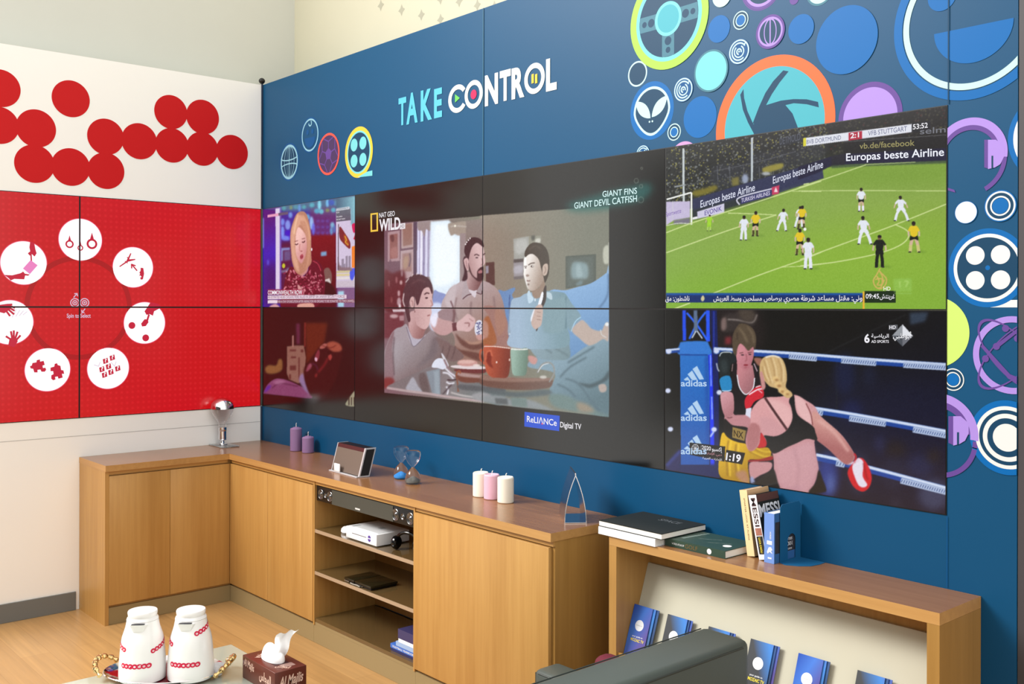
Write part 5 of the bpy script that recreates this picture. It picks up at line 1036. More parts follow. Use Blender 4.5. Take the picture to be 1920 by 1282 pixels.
right_display(1, 0, 'lower display showing the grey sweater man and a glass table edge', SOFA, .0034)
right_display(2, 1, 'upper display captioned GIANT FINS with a dark haired man holding a phone', SOFA, .0030)
right_display(2, 0, 'lower display with orange and green mugs above a blue logo', SOFA, .0030)
right_display(3, 1, 'display showing a football match on a green pitch', FOOT, .0020)
right_display(3, 0, 'display showing two boxers in a ring with blue ropes', BOXC, .0020)
def cap_px(scr, txt, f, A, B, h, col, bold=0.0, narrow=1.0, slant=0.0, name='caption', lift=.0048):
    """lettering on a picture: baseline ends A, B and cap height h in a zoom frame"""
    ox, oy, s = f; a = RW(ox + s * A[0], oy + s * A[1]); b = RW(ox + s * B[0], oy + s * B[1]); hh = h * s / px_per_m((a[0], 0))
    o = text_obj(name, txt, (a[0], -lift, a[1]), (b[0], -lift, b[1]), (0, 0, hh), glow(col), None, bold, narrow, slant)
    o.parent = SCREENS[scr][0]; o.matrix_parent_inverse = Matrix.Identity(4)
    o.matrix_parent_inverse = Matrix.Identity(4)
    return o
def flat_px(scr, f, P, col, name='logo', lift=.0045):
    ox, oy, s = f; V = [RW(ox + s * x, oy + s * y) for x, y in P]; me = bpy.data.meshes.new(name); me.from_pydata([(x, -lift, z) for x, z in V], [], [tuple(range(len(V)))]); me.materials.append(glow(col))
    o = bpy.data.objects.new(name, me); COL.objects.link(o); o.parent = SCREENS[scr][0]; return o
ZA, ZB, ZF, ZN, Z41, Z5b, Z6b = (1240, 180, .32751), (1500, 180, .32768), (1240, 560, .32758), (480, 360, .18727), (890, 570, .24966), (890, 300, .23403), (660, 300, .23402)
LT = (236, 234, 240)
cap_px((0, 1), 'COMMONWEALTH ROW', ZN, (125, 1026), (468, 1025), 40, LT, .012)
cap_px((0, 1), 'AN ESTIMATED 40,000 CIVILIANS WERE KILLED IN 2009 BY SRI LANKAN SECURITY FORCES', ZN, (126, 1064), (896, 1057), 22, (90, 50, 80))
cap_px((0, 1), 'EVEN A STAY OF EXECUTION AFTER ASKING FOR HIS ORGANS TO BE DONATED TO TWO UNWELL', ZN, (220, 1107), (994, 1102), 22, (214, 196, 206))
cap_px((0, 1), 'COMMONWEALTH', ZN, (812, 184), (930, 166), 14, (84, 88, 104)); cap_px((0, 1), 'ROW', ZN, (812, 214), (842, 210), 14, LT); cap_px((0, 1), 'SRI LANKA', ZN, (812, 256), (872, 250), 14, LT); cap_px((0, 1), 'SECURITY ROW', ZN, (812, 284), (900, 274), 14, LT)
for P in ([(153, 428), (213, 421), (213, 434), (153, 441)], [(155, 562), (213, 556), (213, 570), (155, 577)], [(153, 428), (165, 427), (166, 576), (154, 577)], [(201, 423), (213, 421), (214, 570), (202, 571)]): flat_px((1, 1), Z6b, P, (236, 196, 70), 'logo_frame')
cap_px((1, 1), 'NAT GEO', Z6b, (223, 463), (348, 446), 38, LT, .01); cap_px((1, 1), 'WILD', Z6b, (224, 568), (392, 550), 88, LT, .03)
flat_px((1, 1), Z6b, [(388, 510), (432, 504), (432, 550), (388, 555)], (226, 222, 226), 'logo_tag'); cap_px((1, 1), 'HD', Z6b, (394, 544), (424, 541), 26, (110, 90, 96), lift=.005)
cap_px((2, 1), 'GIANT FINS', Z5b, (1030, 297), (1306, 269), 46, (214, 246, 246), .008); cap_px((2, 1), 'GIANT DEVIL CATFISH', Z5b, (804, 390), (1306, 333), 48, (214, 246, 246), .008)
flat_px((2, 0), Z41, [(380, 808), (644, 838), (640, 953), (378, 918)], (10, 76, 206), 'logo_panel')
cap_px((2, 0), 'ReLI\u039bNCe', Z41, (398, 882), (622, 914), 44, LT, .012, lift=.005); cap_px((2, 0), 'Digital TV', Z41, (648, 923), (806, 941), 40, LT, .012)
flat_px((2, 0), Z41, [(505, 902), (520, 904), (512, 888)], (220, 50, 80), 'logo_accent', .0052)
cap_px((3, 1), 'BVB DORTMUND', ZB, (42, 276), (238, 250), 24, (84, 92, 130)); cap_px((3, 1), 'VFB STUTTGART', ZB, (394, 228), (616, 200), 26, (64, 72, 120)); cap_px((3, 1), '2:1', ZB, (292, 243), (342, 236), 28, LT, .02); cap_px((3, 1), '53:52', ZB, (650, 192), (735, 181), 28, LT, .015)
cap_px((3, 1), 'vb.de/facebook', ZB, (345, 303), (660, 284), 32, (146, 138, 84), .008); cap_px((3, 1), 'Europas beste Airline', ZB, (268, 372), (828, 342), 42, (236, 238, 250), .012)
cap_px((3, 1), 'Europas beste Airline', ZA, (228, 640), (540, 542), 40, (214, 218, 236), .008); cap_px((3, 1), 'Europas beste Airline', ZA, (643, 503), (930, 410), 40, (214, 218, 236), .008); cap_px((3, 1), 'EVONIK', ZA, (252, 684), (350, 656), 26, (86, 70, 150), .01); cap_px((3, 1), 'TURKISH AIRLINES', ZA, (462, 610), (626, 566), 22, (214, 210, 232), .005); cap_px((3, 1), 'Sportwette', ZA, (30, 690), (118, 668), 24, (120, 90, 170)); cap_px((3, 1), 'DETMOLD', ZA, (682, 280), (800, 252), 38, (78, 82, 96)); cap_px((3, 1), 'selm', ZB, (690, 220), (838, 208), 34, (104, 106, 116), .008)
cap_px((3, 1), 'HD', ZB, (482, 1113), (522, 1113), 22, (240, 240, 220), .015)
cap_px((3, 1), ar('وني: مقتل مساعد شرطة مصري برصاص مسلحين وسط العريش'), (0, 0, 1), (1339, 563.5), (1618, 563), 8.5, LT, .012); cap_px((3, 1), ar('ناشطون: مق'), (0, 0, 1), (1249, 563.5), (1294, 563.5), 8.5, LT, .012)
cap_px((3, 1), '09:45', ZB, (380, 1158), (456, 1158), 26, LT, .012); cap_px((3, 1), ar('غرينتش'), ZB, (460, 1158), (546, 1158), 26, LT, .01)
for y in (500, 697, 888): cap_px((3, 0), 'adidas', ZF, (116, y), (264, y), 34, (176, 206, 236), .02)
cap_px((3, 0), '6', ZF, (1166, 250), (1196, 250), 46, LT, .03); cap_px((3, 0), ar('الرياضية'), ZF, (1206, 222), (1306, 222), 20, LT, .01); cap_px((3, 0), 'AD SPORTS', ZF, (1206, 252), (1306, 252), 15, LT, .01); cap_px((3, 0), ar('أبوظبي'), ZF, (1330, 224), (1436, 224), 26, (240, 240, 244), .01); cap_px((3, 0), 'HD', ZF, (1309, 173), (1346, 172), 19, LT, .015)
cap_px((3, 0), '1:19', ZF, (372, 920), (456, 934), 40, LT, .03, slant=.06); cap_px((3, 0), '2020', ZF, (236, 860), (288, 868), 22, LT, .012); cap_px((3, 0), ar('إكسبو'), ZF, (294, 868), (352, 874), 22, LT, .012); cap_px((3, 0), ar('دبي الإمارات'), ZF, (236, 884), (350, 898), 11, (206, 150, 160)); cap_px((3, 0), ar('الإمارات العربية'), ZF, (240, 914), (350, 926), 11, LT)
cap_px((3, 0), 'NX', (1320, 740, .17708), (322, 436), (424, 462), 66, (60, 44, 20), .02)

# red interactive displays on the white wall
def red_mat():
    m = bpy.data.materials.new('red_lit_screen'); m.use_nodes = True; nt = m.node_tree; b = nt.nodes['Principled BSDF']
    b.inputs['Base Color'].default_value = (0.003, 0.003, 0.003, 1); b.inputs['Roughness'].default_value = 0.22
    tc = nt.nodes.new('ShaderNodeTexCoord'); mp = nt.nodes.new('ShaderNodeMapping'); mp.inputs['Scale'].default_value = (1, 29, 29)
    nt.links.new(tc.outputs['Object'], mp.inputs['Vector'])
    vo = nt.nodes.new('ShaderNodeTexVoronoi'); vo.inputs['Randomness'].default_value = 0.08; vo.inputs['Scale'].default_value = 1.0
    nt.links.new(mp.outputs[0], vo.inputs['Vector'])
    r = nt.nodes.new('ShaderNodeValToRGB'); r.color_ramp.elements[0].position = 0.0; r.color_ramp.elements[1].position = 0.34
    r.color_ramp.elements[0].color = tuple(s2l((214, 22, 31))) + (1,); r.color_ramp.elements[1].color = tuple(s2l((200, 6, 16))) + (1,)
    nt.links.new(vo.outputs['Distance'], r.inputs[0]); nt.links.new(r.outputs[0], b.inputs['Emission Color']); b.inputs['Emission Strength'].default_value = 1.0
    return m
M_REDS = red_mat()
RED = {}
for i, side in ((0, 'next to the blue wall'), (1, 'farther from the blue wall')):
    for j, hgt in ((1, 'upper'), (0, 'lower')):
        y1 = -PY0 - i * PW; y0 = y1 - PW; z0 = MID - PH + j * PH; z1 = z0 + PH; g = .0004
        what = {(0, 1): 'tower and arrow icon', (0, 0): 'dropper and question mark icons', (1, 1): 'hands passing a card icon', (1, 0): 'jigsaw and palms icons'}[(i, j)]
        rt = thing('touch_display', '%s red touch display with the %s' % (hgt, what), 'display', (0, (y0 + y1) / 2, z0), group='red touch displays')
        keep(box('housing', (-0.05, y0 + g, z0 + g), (0.0028, y1 - g, z1 - g), M_BEZ), rt)
        b = .0045; me = bpy.data.meshes.new('screen'); me.from_pydata([(0.004, y0 + b, z0 + b), (0.004, y1 - b, z0 + b), (0.004, y1 - b, z1 - b), (0.004, y0 + b, z1 - b)], [], [(0, 1, 2, 3)]); me.materials.append(M_REDS)
        s = bpy.data.objects.new('screen', me); COL.objects.link(s); keep(s, rt); RED[(i, j)] = (s, (y0 + b, y1 - b, z0 + b, z1 - b))
ZR = (0, 340, .374532)
GW, GC, GP, GD, GL = glow((255, 250, 252), 1.05), glow((196, 16, 52)), glow((236, 130, 192)), glow((172, 4, 12)), glow((210, 180, 205))
def zr(x, y): return LW(ZR[0] + ZR[2] * x, ZR[1] + ZR[2] * y)
def on_red(name, draw):
    """draw an icon on whichever of the four displays it covers"""
    for (i, j), (s, (ya, yb, za, zb)) in RED.items():
        d = Decal('L', 0.0046, [(0, 1, yb), (0, -1, ya), (1, 1, zb), (1, -1, za)])
        draw(d)
        if d.F: d.build(name, s)
def icon(cx, cy, v, art):
    def draw(d):
        c = zr(cx, cy); r = zr(cx, cy - v)[1] - c[1]; d.disc(c, r * 1.03, glow((236, 90, 120)), 0); d.disc(c, r, GW, 1); art(d, c, r)
    on_red('icon', draw)
pp = lambda d, P, m, k=2: d.pp(P, m, k, ZR)
def st(d, P, w, m=GC, k=2): d.stroke([zr(*p) for p in P], w, m, k)
on_red('icon_ring', lambda d: d.ring(zr(398, 632), (zr(398, 372)[1] - zr(398, 892)[1]) / 2, (zr(398, 372)[1] - zr(398, 892)[1]) / 2 - .03, GD, 0, n=96))
def a_rings(d, c, r):
    for x, y, q, t in ((347, 314, 20, 270), (401, 333, 14, 296), (459, 313, 26, 256)):
        k = zr(x, y); R = zr(x, y - q)[1] - k[1]; d.ring(k, R, R * .62, GC, 2); pp(d, [(x - q * .4, y - q * .8), (x, t), (x + q * .4, y - q * .8)], GC)
icon(402, 292, 104, a_rings)
def a_tower(d, c, r):
    pp(d, [(595, 425), (630, 400), (652, 358), (656, 362), (645, 390), (676, 388), (676, 393), (640, 402), (600, 428)], GC); st(d, [(636, 380), (648, 396)], .006); st(d, [(625, 400), (637, 408)], .006)
    st(d, [(684, 446), (660, 418)], .008); st(d, [(658, 434), (657, 415), (676, 422)], .008)
    pp(d, [(703, 432), (716, 434), (720, 462), (714, 490), (704, 492), (700, 482), (708, 478), (700, 470), (694, 476), (700, 462), (696, 456), (702, 448)], GC)
icon(665, 430, 100, a_tower)
def a_drop(d, c, r):
    for x, y in ((659, 721), (728, 783)): q = zr(x, y); d.disc(q, zr(x, y - 17)[1] - q[1], GC, 2)
    pp(d, [(705, 712), (722, 690), (738, 690), (742, 705), (728, 724), (710, 726)], GC); st(d, [(735, 698), (744, 668)], .012)
    pp(d, [(722, 650), (735, 632), (752, 605), (790, 612), (808, 630), (770, 650), (764, 672), (748, 664), (732, 668)], GC)
icon(723, 708, 103, a_drop)
def a_dice(d, c, r):
    for x, y in ((526, 900), (560, 884), (508, 942), (541, 928), (521, 970), (553, 956), (587, 938)):
        pp(d, [(x - 13, y - 10), (x + 11, y - 18), (x + 15, y + 6), (x - 9, y + 14)], GC); q = zr(x - 3, y + 6); d.text('?', q, (q[0] + .012, q[1] + .003), .022, GW, 3, .02)
    st(d, [(470, 918), (492, 925), (500, 905)], .003, GL); st(d, [(555, 905), (572, 925), (580, 902)], .003, GL)
icon(541, 935, 102, a_dice)
def a_jig(d, c, r):
    for ox, oy, rot in ((0, 0, 0), (92, 30, 1)):
        P = [(-34, -18), (-12, -22), (-10, -34), (8, -38), (8, -26), (28, -30), (34, -8), (22, -4), (24, 10), (38, 8), (42, 20), (34, 30), (16, 30), (10, 18), (-6, 20), (-6, 34), (-24, 34), (-30, 14), (-44, 12), (-48, 0), (-38, -4)]
        q = [(192 + ox + (x * .9 if not rot else -y * .95), 925 + oy + (y * .9 if not rot else x * .95)) for x, y in P]; pp(d, q, GC)
icon(238, 942, 107, a_jig)
def a_palms(d, c, r):
    pp(d, [(-20, 620), (40, 612), (50, 640), (20, 660), (-20, 650)], GC)
    for a, b in (((45, 622), (72, 632)), ((45, 632), (70, 646)), ((40, 640), (68, 664)), ((30, 648), (48, 672)), ((30, 618), (58, 616))): st(d, [a, b], .011)
    pp(d, [(46, 790), (60, 776), (80, 780), (88, 800), (70, 830), (40, 820)], GC)
    for a, b in (((52, 790), (30, 776)), ((60, 784), (54, 752)), ((68, 782), (68, 748)), ((76, 784), (86, 754)), ((82, 792), (100, 772))): st(d, [a, b], .011)
    for i in range(4): st(d, [(60 + 18 * i, 680 - 4 * i), (80 + 18 * i, 640 + 4 * i)], .0025, GL)
icon(48, 705, 110, a_palms)
def a_card(d, c, r):
    pp(d, [(150, 300), (170, 308), (176, 340), (182, 360), (172, 376), (158, 364), (148, 372), (138, 360), (150, 350), (146, 330)], GC); st(d, [(154, 366), (156, 400)], .008)
    pp(d, [(114, 436), (152, 394), (187, 420), (148, 464)], GP, 3)
    pp(d, [(20, 468), (60, 470), (100, 460), (116, 452), (126, 466), (120, 490), (70, 488), (52, 496), (44, 486)], GC); pp(d, [(110, 450), (124, 462), (148, 466), (140, 472), (116, 470)], GC, 2)
icon(118, 408, 108, a_card)
def a_spin(d):
    for x in (374, 422):
        q = zr(x, 607); R = zr(x, 584)[1] - q[1]; d.ring(q, R, R * .78, GL, 1); d.ring(q, R * .56, R * .36, GL, 1); d.disc(q, R * .2, GL, 1)
    st(d, [(368, 580), (384, 562)], .006, GL, 1); st(d, [(372, 562), (385, 561), (387, 574)], .006, GL, 1); st(d, [(424, 638), (410, 656)], .006, GL, 1); st(d, [(408, 644), (409, 657), (420, 656)], .006, GL, 1)
    A, B = zr(333, 682), zr(453, 682); d.text('Spin to Select', A, (B[0], A[1]), .024, GL, 1, .02)
on_red('prompt', a_spin)

# ------------------------------------------------------------------ fitted furniture
YF, XF, CT = -0.459, 0.459, 0.930           # front planes and worktop height
M_DARKGAP = mat('dark_gap', (60, 42, 24), 0.7)
M_KICK = mat('taupe_plinth', (146, 127, 90), 0.35, spec=0.4)
W_INS = wood('oak_inside', (162, 118, 62), (178, 134, 75), 2)
def TG(o, *a): return tag(o, *a)
# L-shaped worktop
mb = MB(); mb.mi = 0
mb.prism([(0.002, -1.221), (0.459, -1.221), (0.459, -0.459), (3.398, -0.459), (3.398, -0.002), (0.012, -0.002), (0.012, -0.012), (0.002, -0.012)], 2, CT - 0.036, CT)
wt = mb.build('worktop', [W_TOP, wood('oak_edge', (172, 127, 71), (190, 145, 86), 0)]); 
for p in wt.data.polygons: p.material_index = 0 if p.normal.z > .5 else 1
tag(wt, 'L-shaped oak worktop running into the corner under the displays', 'worktop')

def cab(name, label): return thing(name, label, 'cabinet', group='oak base cabinets')
# left leg: two doors, tall end panel at its free end
c = thing('base_cabinet', 'oak base cabinet with two doors standing under the red displays', 'cabinet', (0.01, -1.2, 0))
def kb(root, name, lo, hi, m, bev=0.0): return keep(box(name, lo, hi, m, None, bev), root)
kb(c, 'end_panel', (0.002, -1.219, 0.0), (0.446, -1.197, CT - 0.037), W_V)
kb(c, 'body', (0.016, -1.196, 0.1), (0.43, -0.432, 0.889), W_INS)
for a, b in ((-1.196, -0.835), (-0.833, -0.4508)):
    kb(c, 'door', (0.4312, a, 0.115), (0.450, b, 0.866), W_V, 0.001)
kb(c, 'finger_rail', (0.4302, -1.196, 0.872), (0.441, -0.4615, 0.8925), wood('oak_lengthwise_y', OAK['dark'], OAK['light'], 1))
kb(c, 'plinth', (0.016, -1.196, 0.001), (0.441, -0.4414, 0.0995), M_KICK)
# corner unit
c = thing('base_cabinet', 'oak base cabinet with two doors in the inner corner, left of the open shelves', 'cabinet', (0.95, -0.2, 0))
kb(c, 'body', (0.4308, -0.43, 0.1), (1.4735, -0.002, 0.889), W_INS)
for a, b in ((0.4508, 0.947), (0.949, 1.4735)): kb(c, 'door', (a, -0.450, 0.115), (b, -0.4312, 0.866), W_V, 0.001)
kb(c, 'finger_rail', (0.4525, -0.441, 0.872), (1.4735, -0.4302, 0.8925), W_X)
kb(c, 'plinth', (0.4414, -0.441, 0.001), (1.4735, -0.002, 0.0995), M_KICK)
# open shelf unit
c = thing('open_shelf_unit', 'open oak shelf unit between the doors holding electronics and books', 'shelf unit', (1.95, -0.2, 0))
X0, X1 = 1.4745, 2.4335
kb(c, 'side_panel', (X0, -0.446, 0.1), (X0 + .012, -0.002, 0.889), W_V); kb(c, 'side_panel', (X1 - .012, -0.446, 0.1), (X1, -0.002, 0.889), W_V)
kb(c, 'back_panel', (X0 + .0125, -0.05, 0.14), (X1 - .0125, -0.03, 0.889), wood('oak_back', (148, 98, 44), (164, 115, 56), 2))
M_SHELF = mat('smoked_glass_shelf', (96, 76, 46), 0.05, spec=.8, coat=.5)
M_SEDGE = mat('shelf_edge', (166, 142, 116), 0.35)
for z in (0.626, 0.395):
    s = kb(c, 'shelf', (X0 + .0125, -0.440, z - .018), (X1 - .0125, -0.0505, z), M_SHELF)
    e = box('shelf_edge', (X0 + .0125, -0.4435, z - .018), (X1 - .0125, -0.4402, z), M_SEDGE, s); e.matrix_parent_inverse = Matrix.Identity(4)
kb(c, 'bottom_panel', (X0 + .0125, -0.440, 0.115), (X1 - .0125, -0.0505, 0.135), M_SHELF)
kb(c, 'finger_rail', (X0, -0.441, 0.872), (X1, -0.4302, 0.8925), W_X)
kb(c, 'plinth', (X0, -0.441, 0.001), (X1, -0.002, 0.0995), M_KICK); kb(c, 'plinth_board', (X0 + .0125, -0.441, 0.1), (X1 - .0125, -0.425, 0.1145), M_KICK)
# right unit
c = thing('base_cabinet', 'oak base cabinet with one wide plain door, right of the open shelves', 'cabinet', (2.9, -0.2, 0))
kb(c, 'body', (2.435, -0.43, 0.1), (3.366, -0.002, 0.889), W_INS); kb(c, 'door', (2.4345, -0.4500, 0.115), (3.376, -0.4312, 0.866), W_V, 0.001)
kb(c, 'end_panel', (3.3665, -0.430, 0.0), (3.394, -0.002, CT - 0.037), wood('oak_shaded_end', (152, 113, 55), (168, 127, 66), 2))  # same oak, darkened: shade on the end facing away from the window
kb(c, 'finger_rail', (2.4345, -0.441, 0.872), (3.394, -0.4302, 0.8925), W_X); kb(c, 'plinth', (2.4345, -0.441, 0.001), (3.366, -0.002, 0.0995), M_KICK)

# brochure rack at the right
RT, RX0, RX1, RY = 0.924, 3.558, 4.937, -0.283
c = thing('brochure_rack', 'low oak brochure rack with a cream sloping board, right of the base cabinets', 'rack', (4.25, -0.14, 0))
kb(c, 'side_panel', (RX0, RY, 0.0), (RX0 + .04, -0.002, RT - .0385), W_V); kb(c, 'side_panel', (RX1 - .04, RY, 0.0), (RX1, -0.002, RT - .0385), wood('oak_shaded_end', (152, 113, 55), (168, 127, 66), 2))  # right side takes the oak with shade in its colour
o = keep(box('top', (RX0, RY, RT - .038), (RX1, -0.002, RT), [W_TOP, W_X][0]), c)
o.data.materials.append(wood('oak_edge', (172, 127, 71), (190, 145, 86), 0))
for p in o.data.polygons: p.material_index = 0 if p.normal.z > .5 else 1
kb(c, 'back_panel', (RX0 + .0405, -0.075, 0.05), (RX1 - .0405, -0.055, RT - .039), W_V)
def ry(z, off=0.0): return -0.0895 - (0.79 - z) * 0.354 - off
mb = MB(); mb.prism([(ry(0.79), 0.79), (ry(0.35), 0.35), (ry(0.35) + .012, 0.35), (ry(0.79) + .012, 0.79)], 0, RX0 + .0408, RX1 - .0408)
keep(mb.build('display_board', mat('cream_board', (192, 188, 168), 0.5, noise=.03, nscale=8)), c)
mb = MB(); mb.box((RX0 + .0408, ry(.434) - .052, .417), (RX1 - .0408, ry(.434) - .001, .4345)); mb.box((RX0 + .0408, ry(.434) - .058, .417), (RX1 - .0408, ry(.434) - .0525, .456)); keep(mb.build('ledge', W_X), c)
kb(c, 'plinth', (RX0 + .0405, RY + .02, 0.001), (RX1 - .0405, -0.06, 0.08), W_X)

# brochures leaning on the sloping board (front sheet and the ones fanned out behind it)
def brochure_mat(name, a, b, c2, flip):
    m = bpy.data.materials.new(name); m.use_nodes = True; nt = m.node_tree; bs = nt.nodes['Principled BSDF']; bs.inputs['Roughness'].default_value = .3
    tc = nt.nodes.new('ShaderNodeTexCoord'); mp = nt.nodes.new('ShaderNodeMapping'); mp.inputs['Location'].default_value = (.02 if not flip else -.05, 0, -.10); mp.inputs['Scale'].default_value = (9, 1, 5)
    nt.links.new(tc.outputs['Object'], mp.inputs[0]); g = nt.nodes.new('ShaderNodeTexGradient'); mp.inputs['Rotation'].default_value = (0, .7 if flip else -.7, 0)
    nt.links.new(mp.outputs[0], g.inputs[0]); r = nt.nodes.new('ShaderNodeValToRGB'); r.color_ramp.elements[0].color = tuple(s2l(a)) + (1,); r.color_ramp.elements[1].color = tuple(s2l(c2)) + (1,)
    e = r.color_ramp.elements.new(.5); e.color = tuple(s2l(b)) + (1,); nt.links.new(g.outputs[0], r.inputs[0]); nt.links.new(r.outputs[0], bs.inputs['Base Color']); return m
BM = [brochure_mat('brochure_blue', (30, 70, 170), (70, 120, 210), (90, 80, 150), False), brochure_mat('brochure_dusk', (62, 64, 68), (60, 130, 210), (110, 90, 180), True), brochure_mat('brochure_dark', (40, 42, 48), (46, 84, 140), (70, 66, 110), True)]
BM[0].node_tree.nodes['Principled BSDF'].inputs['Roughness'].default_value = .25
yel, wht = mat('yellow_print', (236, 214, 60), .5), mat('white_print', (238, 240, 244), .5)
tilt = math.atan(0.354)
def brochure(px, py, k, m, label, front):
    # place its top left corner where the photo shows it
    d = ray(px, py); n = np.array([0, 1.0, -0.354]); n0 = np.array([0, ry(.79, .004 + .0), .79]); off = .026 - .005 * k
    p0 = n0 + np.array([0, -off, 0]); t = ((p0 - CAM) @ n) / (d @ n); P = CAM + d * t
    o = thing('brochure', label, 'brochure', (max(P[0], RX0 + .0425) + .013 * k, P[1], P[2]), 0, 'brochures on the sloping rack'); o.rotation_euler = (-tilt, 0, 0)
    w, h = .099, .21
    box('cover', (0, 0, -h), (w, .003, 0), m, o)
    if front:
        mb = MB(); mb.prism([(w * .5 + .022 * math.cos(a), -.078 + .022 * math.sin(a)) for a in np.linspace(0, 2 * math.pi, 32, endpoint=False)], 1, -.0007, -.0003); mb.build('emblem', wht, o)
        text_obj('emblem_lettering', 'mozaic tv', (w * .5 - .016, -.0009, -.08), (w * .5 + .016, -.0009, -.08), (0, 0, .005), mat('grey_print', (150, 150, 156), .5), o)
        text_obj('lettering', 'your guide to', (w * .24, -.0006, -.125), (w * .8, -.0006, -.125), (0, 0, .006), wht, o, .01); text_obj('lettering', 'MOZAIC TV', (w * .2, -.0006, -.142), (w * .9, -.0006, -.142), (0, 0, .011), yel, o, .02)
NB = ['first', 'second', 'third', 'fourth', 'fifth', 'sixth']
for n, (px, py, m) in enumerate(((1186.7, 1130.4, 0), (1252.5, 1150.5, 1), (1329, 1173.5, 1), (1408, 1196.5, 1), (1497.5, 1223.5, 0), (1608, 1255.5, 1))):
    for k in range(3):
        lab = 'blue brochure leaning in front, %s stack from the left end of the oak rack' % NB[n] if k == 0 else '%s brochure behind the front one in the %s stack of the oak rack' % (('', 'middle', 'rearmost')[k], NB[n])
        brochure(px, py, k, BM[m] if k == 0 else BM[(m + k) % 3], lab, k == 0)

# ------------------------------------------------------------------ things on the worktop
def at_top(x, y, z=CT): h = hit(x, y, 2, z); return (h[0], h[1])
# light bulb lamp
x, y = at_top(417, 835); b = thing('bulb_lamp', 'oversized mirrored light bulb lamp on a clear base in the worktop corner', 'lamp', (x, y, CT))
MB().box((-.10, -.06, .0005), (.13, .06, .008), .003).build('base', mat('clear_acrylic', (240, 244, 244), .02, trans=.9, ior=1.3), b, True)
mb = MB(); mb.lathe([(0, .0085), (.034, .0085), (.034, .012), (.014, .016), (.012, .03), (.022, .036)] + [(.027 - .002 * (i % 2), .04 + .006 * i) for i in range(11)] + [(.028, .108), (.028, .122), (.0, .122)], 28); mb.build('socket', M_CHROME, b, True, 60)
prof = [(.021, .1225), (.024, .14), (.036, .166), (.056, .196), (.070, .222), (.0765, .245)]
MB().lathe(prof + [(.0745, .246), (.068, .223), (.054, .197), (.034, .167), (.022, .141), (.019, .1235)], 36, cap=False).build('bulb', M_GLASS, b, True)
MB().lathe([(.0768, .2455), (.0755, .262), (.068, .283), (.054, .299), (.034, .311), (.012, .3165), (0, .317)], 36, cap=False).build('mirror_cap', M_CHROME, b, True)
# candles
def candle(px, py, r, h, rgb, key, label, grp):
    x, y = at_top(px, py); o = thing('pillar_candle', label, 'candle', (x, y, CT), 0, grp)
    m = mat('wax_' + key, rgb, .5, spec=.4); m.node_tree.nodes['Principled BSDF'].inputs['Subsurface Weight'].default_value = .15; m.node_tree.nodes['Principled BSDF'].inputs['Subsurface Radius'].default_value = (.01, .008, .008)
    MB().lathe([(0, 0.0005), (r - .003, 0.0005), (r, .004), (r, h - .005), (r - .004, h), (r * .8, h - .002), (r * .45, h + (.006 if key == 'purple' else -.006)), (0, h + (.008 if key == 'purple' else -.008))], 36).build('wax', m, o, True)
    hz = h + (.006 if key == 'purple' else -.009); MB().tube([(0, 0, hz), (.002, 0, hz + .012), (.006, -.003, hz + .022), (.012, -.004, hz + .027)], .0022, 8).build('wick', M_PAPER, o, True)
candle(555, 845, .037, .146, (138, 108, 148), 'purple', 'taller of two purple pillar candles against the blue wall', 'purple candles'); candle(577.5, 848.5, .037, .100, (132, 102, 144), 'purple', 'shorter of two purple pillar candles against the blue wall', 'purple candles')
candle(901.5, 930, .039, .118, (238, 232, 216), 'cream', 'cream pillar candle left of the pink candle', 'pillar candles in a row'); candle(922, 935, .038, .119, (226, 180, 200), 'pink', 'pink pillar candle between two cream candles', 'pillar candles in a row'); candle(948, 941.5, .039, .121, (240, 236, 222), 'cream', 'cream pillar candle right of the pink candle', 'pillar candles in a row')
# docking speaker
a0, a1 = at_top(621.7, 881.5), at_top(673.7, 895.6); rz = math.atan2(a1[1] - a0[1], a1[0] - a0[0]); L = math.hypot(a1[0] - a0[0], a1[1] - a0[1])
o = thing('docking_speaker', 'slanted silver framed docking speaker with a brown grille on the worktop', 'speaker', (a0[0], a0[1], CT), rz)
HS, DP, LEAN = .155, .062, .042
def slab(x0, x1, y0, y1, z0, z1, off=0.0):
    """box leaning back: y shifts with height"""
    sh = lambda z: LEAN * z / HS
    return [(x0, y0 + sh(z0), z0), (x1, y0 + sh(z0), z0), (x1, y1 + sh(z0), z0), (x0, y1 + sh(z0), z0), (x0, y0 + sh(z1), z1), (x1, y0 + sh(z1), z1), (x1, y1 + sh(z1), z1), (x0, y1 + sh(z1), z1)]
def hexa(name, P, m, parent):
    me = bpy.data.meshes.new(name); me.from_pydata(P, [], [(3, 2, 1, 0), (4, 5, 6, 7), (0, 1, 5, 4), (1, 2, 6, 5), (2, 3, 7, 6), (3, 0, 4, 7)]); me.materials.append(m); return link(bpy.data.objects.new(name, me), parent)
hexa('frame_side', slab(0, .006, -.003, DP, .001, HS), mat('pale_aluminium', (206, 207, 210), .3, .35), o); hexa('frame_side', slab(L - .012, L, -.003, .004, .001, HS), mat('pale_aluminium', (206, 207, 210), .3, .35), o); hexa('frame_side', slab(L - .006, L + .001, .0042, DP, .001, .008), mat('pale_aluminium', (206, 207, 210), .3, .35), o); hexa('frame_side', slab(L - .006, L + .001, .0042, DP, HS - .007, HS), mat('pale_aluminium', (206, 207, 210), .3, .35), o); hexa('frame_side', slab(L - .006, L + .001, DP - .006, DP, .0085, HS - .0075), mat('pale_aluminium', (206, 207, 210), .3, .35), o)
